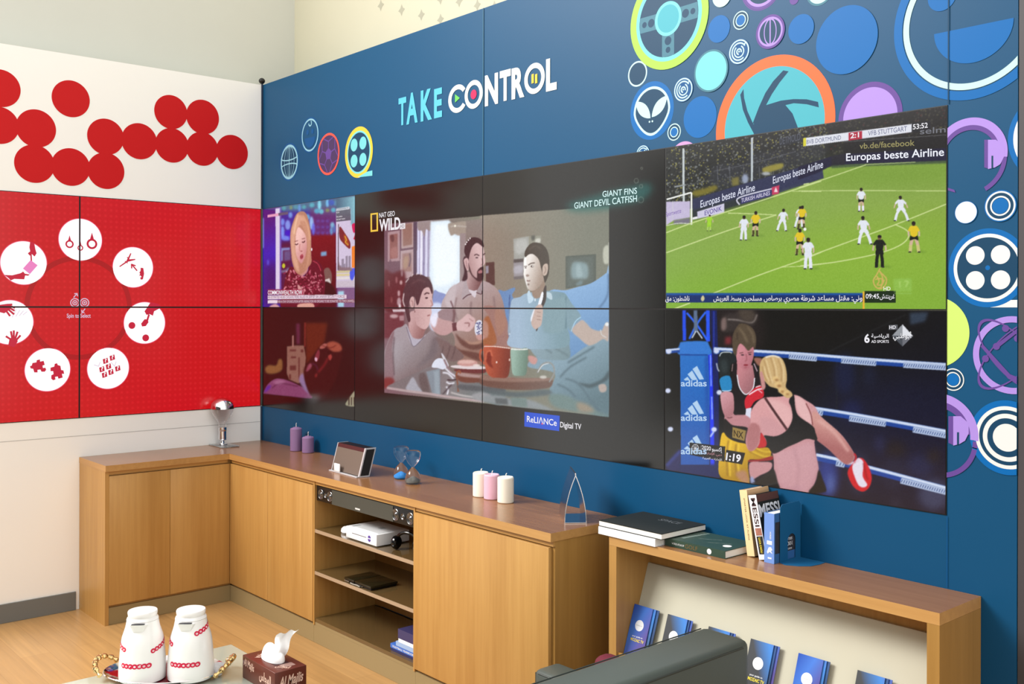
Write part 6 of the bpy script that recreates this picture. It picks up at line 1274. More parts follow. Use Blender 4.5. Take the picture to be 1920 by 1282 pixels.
hexa('body', slab(.0065, L - .0125, .0025, DP, .006, HS - .001), M_BLACK, o); hexa('grille', slab(.0065, L - .0125, -.001, .002, .008, HS - .022), mat('brown_grille', (104, 88, 78), .8, bump=.3, bscale=900), o); hexa('top_band', slab(.0065, L - .0125, -.001, .002, HS - .0215, HS - .002), mat('dark_red_band', (66, 26, 28), .35), o)
hexa('side_grille', slab(L - .0062, L - .0005, .005, DP - .007, .009, HS - .008), mat('black_grille', (22, 22, 24), .7), o); hexa('base_bar', slab(0, L, -.018, -.0032, .001, .006), mat('pale_aluminium', (206, 207, 210), .3, .35), o)
MB().box((L * .20, -.02, .0065), (L * .40, -.012, .052), .004).build('dock_tab', M_WHITE, o, True)
# hourglasses
def hourglass(px, py, label, sand, key):
    x, y = at_top(px, py); o = thing('hourglass', label, 'hourglass', (x, y, CT), 0, 'pair of hourglasses')
    out = [(.034, .001), (.040, .008), (.0415, .02), (.038, .043), (.026, .066), (.013, .079), (.0075, .087), (.013, .095), (.026, .108), (.038, .131), (.0415, .154), (.039, .168), (.030, .1735), (.012, .175)]
    inn = [(max(.001, r - .0016), z + (.0016 if z < .01 else (-.0016 if z > .168 else 0))) for r, z in out]
    MB().lathe([(0, .001)] + out + [(0, .1752)], 32, cap=False).build('glass', mat('thin_glass', (250, 252, 252), 0.0, trans=1.0, ior=1.12, coat=.6), o, True)
    MB().lathe([(0, .0035), (.033, .0035), (.037, .009), (.034, .018), (.018, .030), (.004, .038), (0, .038)], 28).build('sand', mat('sand_' + key, sand, .8, noise=.2, nscale=400), o, True)
hourglass(752, 897, 'glass hourglass with blue sand, behind the other', (40, 130, 206), 'blue'); hourglass(774, 906.5, 'glass hourglass with grey sand, in front of the other', (96, 96, 92), 'grey')
# arched metal stand
A0, A1 = np.array(at_top(1058.2, 981.5)), np.array(at_top(1100, 981.0)); ctr = (A0 + A1) / 2; rz = math.atan2(A1[1] - A0[1], A1[0] - A0[0]); hw = np.linalg.norm(A1 - A0) / 2
o = thing('metal_stand', 'polished pointed arch stand near the right end of the worktop', 'stand', (ctr[0], ctr[1], CT), rz)
H = .208; D = .19; T = .003
left = [(-hw + hw * (t ** 1.9) * 1.0, H * t) for t in np.linspace(0, 1, 16)]
def strip(pts, m, name):
    mb = MB(); P = [Vector((x, 0, z)) for x, z in pts]; n = len(P)
    pr = []
    for i, p in enumerate(P):
        t = (P[min(n - 1, i + 1)] - P[max(0, i - 1)]).normalized(); nn = Vector((-t.z, 0, t.x)); pr.append((p, nn))
    for (p, a), (q, b) in zip(pr, pr[1:]):
        f0, f1, b0, b1 = p, q, p - a * T, q - b * T
        dv = Vector((0, D, 0)); mb.face([f0, f1, f1 + dv, f0 + dv]); mb.face([b0, b0 + dv, b1 + dv, b1]); mb.face([f0, b0, b1, f1]); mb.face([f0 + dv, f1 + dv, b1 + dv, b0 + dv])
    ob = mb.build(name, m, o, True); return ob
M_MIRR = mat('polished_steel', (216, 218, 222), 0.16, 1.0)
strip(left, M_MIRR, 'leaf'); strip([(-x, z) for x, z in left][::-1], M_MIRR, 'leaf')
MB().box((-hw + .003, .0, .001), (hw - .003, D, .004)).build('base', M_MIRR, o); MB().box((-.003, .004, H - .004), (.003, D - .004, H + .006), .001).build('tip', M_MIRR, o)

# ------------------------------------------------------------------ books on the rack
def book(name, label, dims, cover, loc, rz=0.0, ry_=0.0, rx=0.0, grp=None, spine='x-', pages=M_PAPER, extra=None, b=.0022):
    """dims w (x, spine to fore edge), d (y), t (z); lying flat: cover sheets, page block and spine"""
    w, d, t = dims; o = thing(name, label, 'book', loc, rz, grp); o.rotation_euler = (rx, ry_, rz)
    cm = cover
    if spine == 'none': box('cover', (0, 0, t - b), (w, d, t), cm, o); box('cover', (0, 0, 0.0003), (w, d, b), cm, o); box('pages', (.001, .001, b + .0002), (w - .001, d - .001, t - b - .0002), pages, o); return o
    mb = MB(); mb.box((0, 0, t - b), (w, d, t)); mb.box((0, 0, 0.0003), (w, d, b))
    if spine == 'y-': mb.box((0, 0, b), (w, b, t - b)); pg = ((.003, b + .0003, b + .0002), (w - .003, d - .003, t - b - .0002))
    elif spine == 'x-': mb.box((0, 0, b), (b, d, t - b)); pg = ((b + .0003, .003, b + .0002), (w - .003, d - .003, t - b - .0002))
    elif spine == 'y+': mb.box((0, d - b, b), (w, d, t - b)); pg = ((.003, .002, b + .0002), (w - .003, d - b - .0003, t - b - .0002))
    mb.build('cover', cm, o); box('pages', *pg, pages, o); return o
TW = mat('print_white', (226, 228, 230), .5)
G1 = 'large books lying on the rack'
o = book('white_book', 'thick white book lying under the black one', (.305, .272, .030), mat('white_cover', (240, 240, 244), .4), (3.506, -.292, RT), 0, grp=G1, spine='y-')
o = book('black_book', 'large black book titled SPACE lying on the white book', (.335, .272, .024), mat('black_cover', (34, 36, 32), .5, spec=.2), (3.505, -.288, RT + .0308), 0, grp=G1, spine='none', b=.0026)
text_obj('title', 'SPACE', (.155, .186, .0243), (.262, .186, .0243), (0, .032, 0), mat('faint_grey_print', (92, 96, 98), .5), o, .01)
text_obj('subtitle', 'PHILIPS', (.165, .226, .0243), (.235, .226, .0243), (0, .012, 0), mat('faint_grey_print', (92, 96, 98), .5), o) if False else None
GR = mat('dark_green_cover', (42, 66, 54), .35)
o = book('green_book', 'dark green book lettered WORLD ATLAS OF GOLF lying at the rack front', (.288, .2, .0295), GR, (3.8165, -.24, RT), 0, grp=G1, spine='y-')
text_obj('spine_lettering', 'WORLD ATLAS OF', (.035, -.0005, .0105), (.095, -.0005, .0105), (0, 0, .007), TW, o, .005); text_obj('spine_lettering', 'GOLF', (.1, -.0005, .007), (.16, -.0005, .007), (0, 0, .015), mat('bronze_print', (112, 88, 46), .5), o)
mb = MB(); mb.prism([(.215 + .0105 * math.cos(a), .015 + .0105 * math.sin(a)) for a in np.linspace(0, 2 * math.pi, 24, endpoint=False)], 1, -.0006, -.0002); mb.build('spine_emblem', TW, o)
mb = MB(); mb.prism([(.245 + .017 * math.cos(a), .07 + .017 * math.sin(a)) for a in np.linspace(0, 2 * math.pi, 24, endpoint=False)], 2, .0297, .0301); mb.build('cover_emblem', TW, o)
text_obj('cover_lettering', 'HUNDREDS OF THE', (.1, .085, .0298), (.175, .13, .0298), (-.004, .007, 0), mat('faint_white_print', (130, 146, 140), .5), o); text_obj('cover_lettering', 'GREATEST COURSES', (.16, .06, .0298), (.238, .105, .0298), (-.004, .007, 0), mat('faint_white_print', (130, 146, 140), .5), o)
mb = MB()
for k in range(9):
    t = k / 8; a = (.03 + .02 * t + .01, .045 + .13 * t); mb.face([(a[0], a[1], .0298), (a[0] + .016 - .008 * t, a[1] + .004, .0298), (a[0] + .02 - .006 * t, a[1] + .014, .0298), (a[0] + .003, a[1] + .011, .0298)])
mb.build('cover_picture', mat('pale_print', (150, 166, 160), .5), o)
# upright books: local x = thickness, y = depth, z = height
def upright(name, label, x, y, th, dp, h, lean, cov, sp, extra=None):
    o = thing(name, label, 'book', (x, y, RT), 0, 'upright books by the blue bookend'); o.rotation_euler = (0, lean, 0)
    b = .002; z0 = .0004 + (th * math.sin(abs(lean)) if lean > 0 else 0)
    mb = MB(); mb.box((0, b, z0), (b, dp, h)); mb.box((th - b, b, z0), (th, dp, h)); mb.build('cover', cov, o)
    box('spine', (0, 0, z0), (th, b - .0002, h), sp, o); box('pages', (b + .0002, b + .0002, z0 + .003), (th - b - .0002, dp - .003, h - .003), M_PAPER, o); return o
TAN = mat('tan_cover', (196, 162, 122), .5); CREAM = mat('cream_spine', (232, 206, 156), .5)
o = upright('tan_book', 'tall tan book with a cream spine leaning away from the bookend', 4.131, -.14, .033, .138, .245, -.15, TAN, CREAM)
text_obj('spine_lettering', 'SMARTER LOOK AT ALIENS', (.0145, -.0006, .215), (.0145, -.0006, .06), (.006, 0, 0), mat('brown_print', (120, 96, 60), .5), o)
mb = MB(); mb.face([(.0334, .02, .003), (.0334, .12, .003), (.0334, .125, .06), (.0334, .07, .085), (.0334, .03, .05)]); mb.build('cover_picture', mat('dark_brown_print', (70, 50, 44), .5), o)
WC = mat('white_cover', (240, 240, 244), .4)
o = upright('white_black_book', 'book titled MESSI in white letters leaning between tan and blue books', 4.193, -.153, .034, .14, .236, -.21, mat('black_cover', (34, 36, 32), .5, spec=.2), WC)
text_obj('title', 'MESSI', (.0346, .004, .155), (.0346, .134, .155), (0, 0, .042), TW, o, .03); mb = MB(); mb.face([(.0344, .002, .2085), (.0344, .138, .2085), (.0344, .138, .2355), (.0344, .002, .2355)]); mb.build('cover_band', mat('brown_band', (84, 54, 44), .4), o)
text_obj('spine_title', 'MESSI', (.009, -.0006, .225), (.009, -.0006, .12), (.018, 0, 0), mat('brown_black_print', (60, 40, 44), .5), o, .02)
box('spine_band', (.006, -.0009, .02), (.032, -.0004, .085), mat('black_print', (30, 28, 28), .5), o); text_obj('spine_lettering', 'LUCA CAIOLI', (.014, -.0014, .08), (.014, -.0014, .025), (.008, 0, 0), mat('yellow_print', (236, 214, 60), .5), o, .02); box('spine_picture', (.006, -.0009, .088), (.032, -.0004, .115), mat('portrait_print', (160, 106, 90), .5, noise=.5, nscale=120), o)
BL1 = mat('cornflower_cover', (110, 146, 214), .4)
o = upright('blue_book', 'light blue book with animal pictures standing against the bookend', 4.2235, -.166, .0425, .145, .182, 0.0, mat('mid_blue_cover', (56, 104, 160), .4), BL1)
box('spine_label', (.012, -.0009, .068), (.034, -.0004, .082), TW, o); text_obj('spine_lettering', 'HORSES', (.024, -.0006, .115), (.024, -.0006, .088), (.006, 0, 0), TW, o, .02)
mb = MB(); mb.prism([(.012, .04), (.02, .058), (.03, .06), (.036, .05), (.03, .046), (.036, .036), (.024, .042), (.016, .034)], 1, -.0009, -.0004); mb.build('spine_picture', TW, o); box('spine_mark', (.016, -.0009, .016), (.032, -.0004, .022), TW, o)
mb = MB(); mb.face([(.0428, .006, .035), (.0428, .136, .035), (.0428, .136, .15), (.0428, .006, .15)]); mb.build('cover_picture', mat('horse_print', (54, 54, 60), .5, noise=.6, nscale=40), o)
text_obj('cover_lettering', 'Horses', (.0431, .066, .075), (.0431, .114, .075), (0, 0, .014), TW, o, .01); text_obj('cover_lettering', '1001', (.0431, .074, .055), (.0431, .114, .055), (0, 0, .014), TW, o, .01); text_obj('cover_lettering', 'photos', (.0431, .074, .04), (.0431, .112, .04), (0, 0, .009), TW, o, .01)
# bookend: upright plate with an arched window and a foot
BE = mat('blue_enamel', (26, 92, 136), .4)
o = thing('bookend', 'blue metal bookend with an arched cutout standing on the rack', 'bookend', (4.2695, -.135, RT))
ya, yb, hh, bev = 0.0, .131, .212, .012; hy0, hy1, hz0, hz1 = .048, .098, .006, .098
outer = [(ya, 0), (yb, 0), (yb, hh - bev), (yb - bev, hh), (ya + bev, hh), (ya, hh - bev)]
bm = bmesh.new(); t = .0016
arch = [(hy0, hz0)] + [((hy0 + hy1) / 2 - (hy1 - hy0) / 2 * math.cos(a), hz1 - .025 + .025 * math.sin(a)) for a in np.linspace(0, math.pi, 14)] + [(hy1, hz0)]
def ringvs(P, x): return [bm.verts.new((x, p[0], p[1])) for p in P]
# plate = outer boundary resampled to match the window outline
n = len(arch); cy, cz_ = (hy0 + hy1) / 2, .06
def outer_at(p):
    dy, dz = p[0] - cy, p[1] - cz_; best = None
    for i in range(len(outer)):
        (a0_, b0_), (a1_, b1_) = outer[i], outer[(i + 1) % len(outer)]; ex, ez = a1_ - a0_, b1_ - b0_; D_ = dy * ez - dz * ex
        if abs(D_) < 1e-12: continue
        u = ((a0_ - cy) * ez - (b0_ - cz_) * ex) / D_; v = ((a0_ - cy) * dz - (b0_ - cz_) * dy) / D_
        if u > 0 and -1e-6 <= v <= 1 + 1e-6 and (best is None or u < best): best = u
    return (cy + dy * best, cz_ + dz * best)
# insert the outer corners as extra rays
inn = list(arch); ext = []
def ang(p): return math.atan2(p[1] - cz_, p[0] - cy)
for q in outer:
    a = ang(q); best = None
    for i in range(n):
        (a0_, b0_), (a1_, b1_) = arch[i], arch[(i + 1) % n]; ex, ez = a1_ - a0_, b1_ - b0_; dy, dz = math.cos(a), math.sin(a); D_ = dy * ez - dz * ex
        if abs(D_) < 1e-12: continue
        u = ((a0_ - cy) * ez - (b0_ - cz_) * ex) / D_; v = ((a0_ - cy) * dz - (b0_ - cz_) * dy) / D_
        if u > 0 and -1e-6 <= v <= 1 + 1e-6 and (best is None or u < best): best = u
    inn.append((cy + math.cos(a) * best, cz_ + math.sin(a) * best)); 
inn.sort(key=ang); ou = [outer_at(p) for p in inn]; N = len(inn)
A, B, Cc, Dd = ringvs(inn, 0), ringvs(ou, 0), ringvs(inn, t), ringvs(ou, t)
for i in range(N):
    j = (i + 1) % N; bm.faces.new([A[i], A[j], B[j], B[i]]); bm.faces.new([Cc[i], Dd[i], Dd[j], Cc[j]]); bm.faces.new([B[i], B[j], Dd[j], Dd[i]]); bm.faces.new([A[i], Cc[i], Cc[j], A[j]])
bmesh.ops.recalc_face_normals(bm, faces=bm.faces); me = bpy.data.meshes.new('plate'); bm.to_mesh(me); bm.free(); me.materials.append(BE); link(bpy.data.objects.new('plate', me), o)
mb = MB(); mb.prism([(.0017, .0), (.03, -.012), (.07, .01), (.1, .045), (.108, .09), (.105, .13), (.0017, .131)], 2, .0003, .0018); mb.build('foot', BE, o)

# ------------------------------------------------------------------ electronics and books on the open shelves
o = thing('soundbar', 'long black soundbar under the worktop of the open shelf unit', 'soundbar', (1.49, -.438, .785))
box('housing', (0, .004, 0), (.928, .075, .082), M_BLACK, o, .002); box('grille', (.165, .0005, .002), (.745, .0036, .080), mat('grey_grille', (66, 66, 58), .6, bump=.3, bscale=1200), o)
mb = MB(); mb.box((.40, -.001, .012), (.445, .0003, .02)); mb.build('badge', mat('badge_grey', (206, 206, 204), .4), o)
for x, r in ((.048, .028), (.098, .014), (.142, .028), (.765, .030), (.828, .016), (.89, .030)):
    mb = MB(); Mx = Matrix.Translation((x, .004, .04)) @ Matrix.Rotation(math.pi / 2, 4, 'X'); mb.lathe([(r, 0), (r, .003), (r * .93, .0045), (r * .86, .003), (r * .5, -.0), (r * .42, .001), (r * .25, .006), (0, .008)], 28, M=Mx, cap=False); mb.build('driver', mat('driver_silver', (112, 112, 112), .25, .9), o, True)
o = thing('game_console', 'white box console with a purple round mark on the upper shelf', 'console', (1.776, -.424, .6265))
WP = mat('white_plastic', (238, 238, 240), .3)
MB().box((0, 0, .004), (.292, .205, .064), .004).build('case', WP, o, True); box('lid_panel', (.05, .02, .0642), (.275, .195, .0655), mat('pale_grey_plastic', (226, 228, 230), .35), o); box('lid_badge', (.16, .09, .0656), (.20, .125, .0659), mat('mid_grey_print', (166, 170, 172), .5), o); box('lid_label', (.02, .02, .0642), (.045, .07, .0648), mat('mid_grey_print', (166, 170, 172), .5), o)
box('disc_slot', (.062, -.0008, .034), (.197, -.0002, .037), mat('slot_dark', (70, 66, 78), .5), o)
mb = MB()
for sg in (1, -1): mb.prism([(.226 + .0135 * math.cos(a), .034 + sg * (.0025 + .014 * math.sin(a))) for a in np.linspace(0, math.pi, 18)], 1, -.0008, -.0002)
mb.build('power_mark', mat('purple_print', (84, 60, 150), .4), o); box('side_label', (.2922, .145, .018), (.2926, .19, .048), TW, o)
o = thing('computer_mouse', 'white computer mouse left of the white console', 'mouse', (1.672, -.355, .6265), -.5)
mb = MB(); mb.lathe([(0, .001), (.027, .001), (.031, .008), (.029, .02), (.02, .029), (.009, .0325), (0, .033)], 28, M=Matrix.Diagonal((1.55, 1, 1, 1))); mb.build('shell', WP, o, True); MB().box((.012, -.0025, .0285), (.026, .0025, .033), .001).build('wheel', mat('mid_grey_print', (166, 170, 172), .5), o)
o = thing('headphones', 'black headphones lying right of the white console', 'headphones', (2.225, -.345, .6265), .35)
mb = MB(); mb.tube([(.075 * math.cos(a), .0, .02 + .075 * math.sin(a) * .95) for a in np.linspace(-.05, math.pi + .05, 24)], .008, 10); mb.build('headband', mat('gloss_black', (12, 12, 14), .12), o, True)
for sg in (-1, 1):
    Mx = Matrix.Translation((sg * .072, 0, .036)) @ Matrix.Rotation(sg * math.pi / 2, 4, 'Y'); MB().lathe([(0, -.022), (.026, -.022), (.034, -.014), (.035, -.004), (.031, .006), (.016, .011), (0, .012)], 28, M=Mx).build('ear_cup', mat('gloss_black', (12, 12, 14), .12), o, True)
for x, w, lab in ((1.765, .098, 'narrow slim black media box, left of its wider twin'), (1.868, .155, 'wider slim black media box, right of the narrow one')):
    o = thing('media_box', lab, 'media player', (x, -.428, .3955), 0, 'slim black boxes on the middle shelf')
    MB().box((0, 0, .010), (w, .168, .022), .003).build('lid', mat('dark_olive_black', (36, 30, 16), .2), o, True); MB().box((.003, .004, .0008), (w - .003, .164, .0096), .001).build('base', mat('black_plastic', (14, 14, 15), .35), o)
    box('silver_trim', (.004, -.0008, .003), (w * .5, .0034, .008), M_SILVER, o)
o = thing('loose_cable', 'short grey cable end lying before the slim black boxes', 'cable', (1.845, -.432, .3955))
MB().tube([(-.01, 0, .004), (.02, -.004, .0045), (.05, .001, .004), (.085, -.004, .004)], .0032, 8).build('wire', mat('cable_grey', (150, 146, 136), .4), o, True)
navy, mblue, lblue, wcov, dnv = mat('navy_cover', (40, 44, 92), .4), mat('mid_blue_spine', (64, 110, 196), .4), mat('light_blue_cover', (150, 176, 214), .4), mat('white_cover', (240, 240, 244), .4), mat('violet_navy_cover', (58, 54, 96), .4)
G2 = 'books stacked on the bottom shelf'
for x, z, t, cv, lab in ((2.190, .1353, .013, navy, 'thin navy book at the bottom of the lowest shelf stack'), (2.187, .1487, .021, mblue, 'bright blue book second from the bottom of the lowest shelf stack'), (2.235, .1701, .022, lblue, 'pale blue book in the middle of the lowest shelf stack'), (2.257, .1925, .018, wcov, 'thin white book under the topmost of the lowest shelf stack'), (2.253, .2109, .046, dnv, 'thick dark violet box book on top of the lowest shelf stack')):
    o = book('stacked_book', lab, (2.418 - x, .17, t), cv, (x, -.418, z), 0, grp=G2, spine='y-', b=.0018)
    if cv is mblue: text_obj('spine_lettering', 'FOOTBALL YEARBOOK', (.02, -.0006, .006), (.2, -.0006, .006), (0, 0, .009), TW, o, .02)

# ------------------------------------------------------------------ coffee table, flasks, tissue box
TZ = .45
o = thing('coffee_table', 'low table with a pale glass top in the foreground', 'table', (2.95, -2.0, 0))
gl = mat('pale_green_glass', (196, 204, 190), .04, trans=.25, ior=1.5)
kb(o, 'glass_top', (2.47, -2.55, TZ - .012), (3.45, -1.406, TZ), gl, .002); kb(o, 'lower_shelf', (2.53, -2.48, .16), (3.39, -1.47, .175), mat('pale_green_glass', (196, 204, 190), .04))
for x in (2.52, 3.36):
    for y in (-2.5, -1.5): kb(o, 'leg', (x, y, 0.0005), (x + .04, y + .04, TZ - .0125), M_SILVER, .003)
kb(o, 'frame', (2.5605, -2.49, TZ - .05), (3.3595, -2.465, TZ - .0125), M_SILVER); kb(o, 'frame', (2.5605, -1.49, TZ - .05), (3.3595, -1.465, TZ - .0125), M_SILVER)
# oval tray with gilt handles
o = thing('serving_tray', 'oval mirrored silver tray with twisted gilt handles on the glass table', 'tray', (2.63, -1.752, TZ + .0006), math.radians(48.9)); o.scale = (.9, .95, .95)
Mx = Matrix.Diagonal((1.0, .62, 1, 1)); mb = MB(); mb.lathe([(0, 0), (.19, 0), (.225, .006), (.25, .020), (.256, .021), (.252, .024), (.226, .011), (.19, .005), (0, .005)], 56, M=Mx, cap=False); mb.build('dish', mat('mirror_silver', (214, 206, 206), .1, 1.0), o, True)
MB().lathe([(0, .0052), (.186, .0052), (.186, .0058), (0, .0058)], 56, M=Mx, cap=False).build('dark_red_oval', mat('dark_red_gloss', (110, 20, 38), .15, coat=.5), o)  # thin glossy dark red oval over the tray floor
for sg in (-1, 1):
    P = [(sg * (.235 + .05 * math.sin(a)), .085 * -math.cos(a), .022 + .042 * math.sin(a)) for a in np.linspace(0, math.pi, 26)]
    mb = MB(); mb.tube(P, [.0085 + .0035 * math.sin(i * 1.9) for i in range(26)], 10)
    for i in (5, 9, 13, 17, 21): mb.lathe([(0, -.012), (.009, -.008), (.0125, 0), (.009, .008), (0, .012)], 12, P[i])
    mb.build('handle', M_GOLD, o, True)
o = thing('white_cup', 'small white cup standing beside the tray handle', 'cup', (2.765, -1.60, TZ + .0015)); MB().lathe([(0, 0), (.014, 0), (.02, .02), (.023, .04), (.0215, .04), (.018, .02), (.012, .003), (0, .003)], 24, cap=False).build('bowl', M_WHITE, o, True)
# vacuum flasks
PROF = [(0, .001), (.080, .001), (.086, .006), (.0862, .014), (.0872, .018), (.0868, .05), (.0845, .09), (.0815, .13), (.0785, .165), (.0745, .19), (.068, .212), (.0625, .232), (.0595, .25), (.0575, .262)]
CAPP = [(.0572, .2625), (.0585, .264), (.0560, .272), (.0515, .276), (.0535, .283), (.0545, .2965), (.0525, .3005), (.03, .304), (0, .305)]
def rad(z): return float(np.interp(z, [q[1] for q in PROF], [q[0] for q in PROF]))
logo_red, logo_w = mat('logo_red', (206, 24, 66), .4), mat('logo_white', (248, 240, 242), .4)
def wrap_logo(parent, txt, ang0, z0, rise, sz, part='logo'):
    """chain of red discs with white letters, wrapped on the flask body"""
    mb = MB(); V, F, MI = [], [], []
    def put(u, v, e):
        z = z0 + v; r = rad(z) + e; a = ang0 + u / r; return (r * math.cos(a), r * math.sin(a), z)
    n = len(txt)
    for i, ch in enumerate(txt):
        cu, cv = i * sz * .92, rise * i
        for rr, e, mi in ((sz * .6, .0006, 0),):
            b = len(V); V += [put(cu + rr * math.cos(a), cv + rr * math.sin(a), e + .00005 * i) for a in np.linspace(0, 2 * math.pi, 20, endpoint=False)]; F.append(tuple(range(b, b + 20))); MI.append(mi)
        gv, gf = text_geo(ch, (cu - sz * .24, cv - sz * .2, 0), (cu + sz * .24, cv - sz * .2, 0), (0, sz * .55, 0), .03)
        b = len(V); V += [put(p[0], p[1], .0014) for p in gv]; F += [tuple(b + k for k in f) for f in gf]; MI += [1] * len(gf)
    me = bpy.data.meshes.new(part); me.from_pydata(V, [], F); me.materials.append(logo_red); me.materials.append(logo_w); me.polygons.foreach_set('material_index', MI); link(bpy.data.objects.new(part, me), parent)
FW = mat('flask_white', (242, 240, 238), .18, coat=.3)
def flask(x, y, face, label, second):
    o = thing('vacuum_flask', label, 'flask', (x, y, TZ + .0068), face, 'white vacuum flasks')      # local -y looks where the spout looks
    MB().lathe([(0, .0002), (.081, .0002), (.0835, .004), (.08, .0008)], 48, cap=False).build('base_ring', mat('dark_grey_base', (52, 54, 60), .4), o, True)
    MB().lathe(PROF + [(.0, .262)], 64).build('body', FW, o, True); MB().lathe(CAPP + [(0, .2625)], 64, cap=False).build('lid', FW, o, True)
    mb = MB(); P0 = [(-.034, -.052, .2555), (.034, -.052, .2555), (.030, -.066, .2575), (0, -.0765, .2585), (-.030, -.066, .2575)]; P1 = [(-.022, -.050, .222), (.022, -.050, .222), (.018, -.064, .226), (0, -.068, .228), (-.018, -.064, .226)]
    a = mb._v(P1); b = mb._v(P0)
    for i in range(5): mb.bm.faces.new([a[i], a[(i + 1) % 5], b[(i + 1) % 5], b[i]])
    mb.bm.faces.new(a[::-1]); mb.bm.faces.new(b); mb.build('spout', FW, o, True); box('spout_opening', (-.024, -.0715, .2588), (.024, -.058, .2602), mat('opening_dark', (20, 20, 30), .5), o)
    mb = MB(); mb.tube([(0, .056, .262), (0, .085, .258), (0, .105, .235), (0, .112, .19), (0, .111, .12), (0, .102, .06), (0, .085, .03)], [.013, .0125, .012, .012, .012, .012, .012], 14, M=Matrix.Diagonal((1.25, 1, 1, 1))); mb.build('handle', FW, o, True)
    a0_ = -math.pi / 2; o.scale = (.985, .985, .85)
    wrap_logo(o, 'ooredoo', a0_ - (.59 if second else .67), .084, .0, .0185); wrap_logo(o, 'ooredoo', a0_ + (.63 if second else .74), .212 if second else .142, .0050, .0170); wrap_logo(o, 'ooredoo', a0_ - (1.95 if second else 1.85), .19 if second else .175, -.004, .0170)
    return o
vd = math.atan2(CAM[1] + 1.8, CAM[0] - 2.65)            # bearing towards the standing viewer
flask(2.627, -1.837, vd + math.pi / 2 - .25, 'white vacuum flask farther from the tissue box', False); flask(2.732, -1.694, vd + math.pi / 2 - .35, 'white vacuum flask nearer the tissue box', True)
# tissue box
o = thing('tissue_box', 'brown cardboard tissue box lettered Al Majlis on the glass table', 'box', (2.85, -1.542, TZ), 0)
bw, bd, bh = .254, .128, .086; BR = mat('brown_carton', (92, 40, 28), .3, noise=.08, nscale=20)
box('carton', (0, 0, .0005), (bw, bd, bh), BR, o, .0015); TP = mat('carton_print', (216, 176, 158), .4)
box('slot', (.07, .035, bh + .0001), (.19, .093, bh + .0006), mat('carton_slot', (60, 24, 24), .5), o); box('slot_film', (.19, .05, bh + .0001), (.225, .1, bh + .0004), mat('film_grey', (150, 120, 112), .2), o)
text_obj('lettering', 'Al Majlis', (bw + .0006, .016, .030), (bw + .0006, .112, .034), (0, .006, .034), TP, o, .02); text_obj('lettering', 'Al Majlis', (.012, -.0006, .052), (.092, -.0006, .046), (0.004, 0, .026), TP, o, .02)
text_obj('lettering', ar('المجلس'), (.135, -.0006, .035), (.225, -.0006, .032), (0, 0, .03), TP, o, .03); text_obj('lettering', ar('المجلس'), (.02, .085, bh + .0006), (.06, .02, bh + .0006), (.02, .02, 0), TP, o, .02); text_obj('lettering', ar('المجلس'), (.2, .03, bh + .0008), (.245, .06, bh + .0008), (-.012, .018, 0), TP, o, .02)
# pulled-up tissue: a soft mound over the slot and a corner standing up from it
mb = MB(); rows = []; nU, nV = 14, 14; wd = Vector((.62, .78, 0)).normalized(); nd = Vector((.78, -.62, 0))
for j in range(nV):
    v = j / (nV - 1); row = []; c = Vector((.135 + .045 * v + .012 * math.sin(v * 6), .064 + .03 * v, bh + .012 + .098 * v)); w = .034 - .010 * math.sin(math.pi * v) + .008 * v
    for i in range(nU):
        u = i / (nU - 1) - .5
        p = c + wd * (2 * w * u) + nd * (.012 * math.cos(u * 7 + v * 2) * (1 - .3 * v)) + Vector((0, 0, .014 * u * v + .004 * math.sin(u * 15) * v)); row.append(mb.bm.verts.new(p))
    rows.append(row)
for j in range(nV - 1):
    for i in range(nU - 1): mb.bm.faces.new([rows[j][i], rows[j][i + 1], rows[j + 1][i + 1], rows[j + 1][i]])
t = mb.build('tissue', mat('tissue_paper', (250, 249, 249), .8), o, True, 180)
mb = MB(); R = []; nA = 36
for j in range(9):
    v = j / 8; R.append([mb.bm.verts.new((.118 + .066 * math.cos(a) * (1 - v ** 2 * .75) + .014 * v, .064 + .034 * math.sin(a) * (1 - v ** 2 * .7), bh + .001 + .046 * math.sin(v * 1.57) * (1 - .25 * math.cos(a - .4)) + .004 * math.sin(4 * a) * v)) for a in np.linspace(0, 2 * math.pi, nA, endpoint=False)])
for A_, B_ in zip(R, R[1:]):
    for i in range(nA): mb.bm.faces.new([A_[i], A_[(i + 1) % nA], B_[(i + 1) % nA], B_[i]])
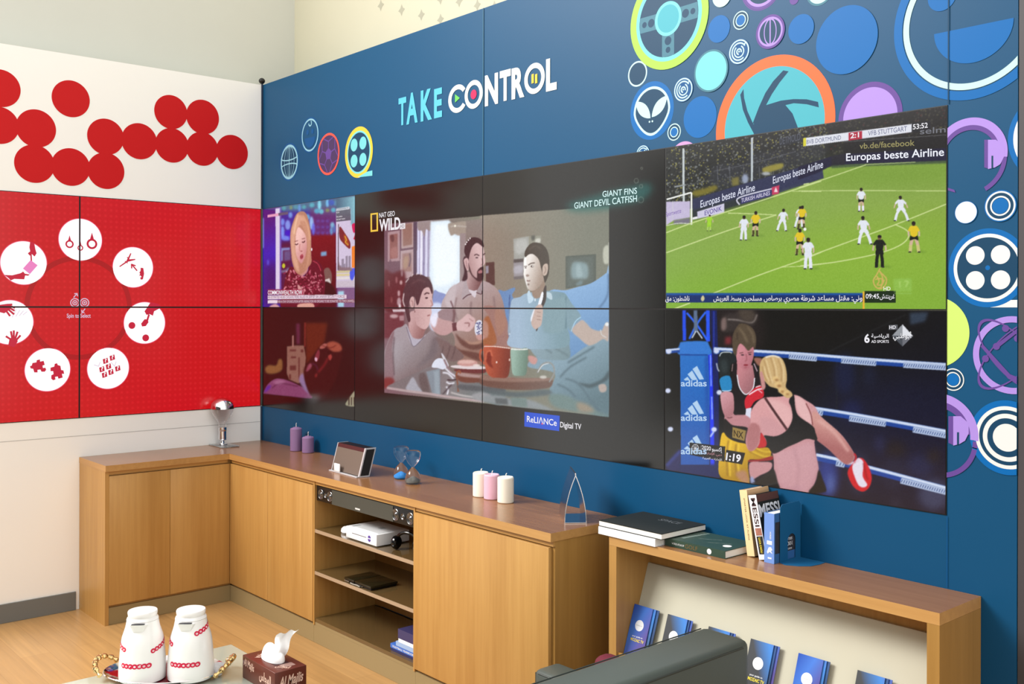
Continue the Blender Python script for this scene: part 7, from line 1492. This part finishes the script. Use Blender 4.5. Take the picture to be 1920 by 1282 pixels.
mb.bm.faces.new(R[-1]); x = mb.build('tissue_base', mat('tissue_paper', (250, 249, 249), .8), t, True, 180)

# ------------------------------------------------------------------ armchair with its back towards the viewer
o = thing('armchair', 'dark grey upholstered armchair turned away in front of the brochure rack', 'armchair', (4.05, -1.0, 0))
UPH = mat('charcoal_leatherette', (72, 80, 76), .45, spec=.45, bump=.12, bscale=500); SEAM = mat('seam_dark', (52, 59, 56), .5)
def soft(name, lo, hi, r, m=UPH, seg=4, par=None): return keep(MB().box(lo, hi, r, seg).build(name, m, None, True, 60), par or o)
def piping(pts, par, r=.004):
    q = MB().tube(pts, r, 8).build('piping', SEAM, None, True); q.parent = par; return q
BX0, BX1, BY0, BY1, BZ = 4.196, 4.388, -1.38, -.475, .75
bk = soft('backrest', (BX0, BY0, .12), (BX1, BY1, BZ), .028)
piping([(BX1 - .003, BY0 + .03, BZ - .020), (BX1 - .003, BY1 - .045, BZ - .020), (BX1 - .008, BY1 - .022, BZ - .035), (BX1 - .01, BY1 - .012, BZ - .08), (BX1 - .01, BY1 - .010, .2)], bk); piping([(BX0 + .006, BY0 + .03, BZ - .004), (BX0 + .006, BY1 - .03, BZ - .004)], bk, .0022)
for y0, y1 in ((-.645, -.515), (-1.375, -1.245)):
    a = soft('armrest', (3.5, y0, .12), (BX0 - .002, y1, .45), .022); piping([(3.525, y0 + .002, .438), (4.18, y0 + .002, .438)], a, .0035)
    piping([(3.504, y0 + .01, .435), (3.506, y0 + .006, .16)], a, .0035)
soft('seat_cushion', (3.5, -1.243, .26), (BX0 - .002, -.647, .395), .03); soft('seat_base', (3.51, -1.243, .12), (BX0 - .002, -.647, .258), .01)
for x in (3.54, 4.31):
    for y in (-1.34, -.60): kb(o, 'leg', (x, y, .0005), (x + .045, y + .045, .1195), M_SILVER, .004)
o = thing('throw_cushion', 'dark red cushion on the armchair seat, only its tip showing over the back', 'cushion', (4.0, -.70, .3965))
mb = MB(); mb.box((-.095, -.045, 0), (.15, .045, .236), .035, 5); mb.build('cover', mat('maroon_cloth', (96, 20, 40), .8), o, True, 80)
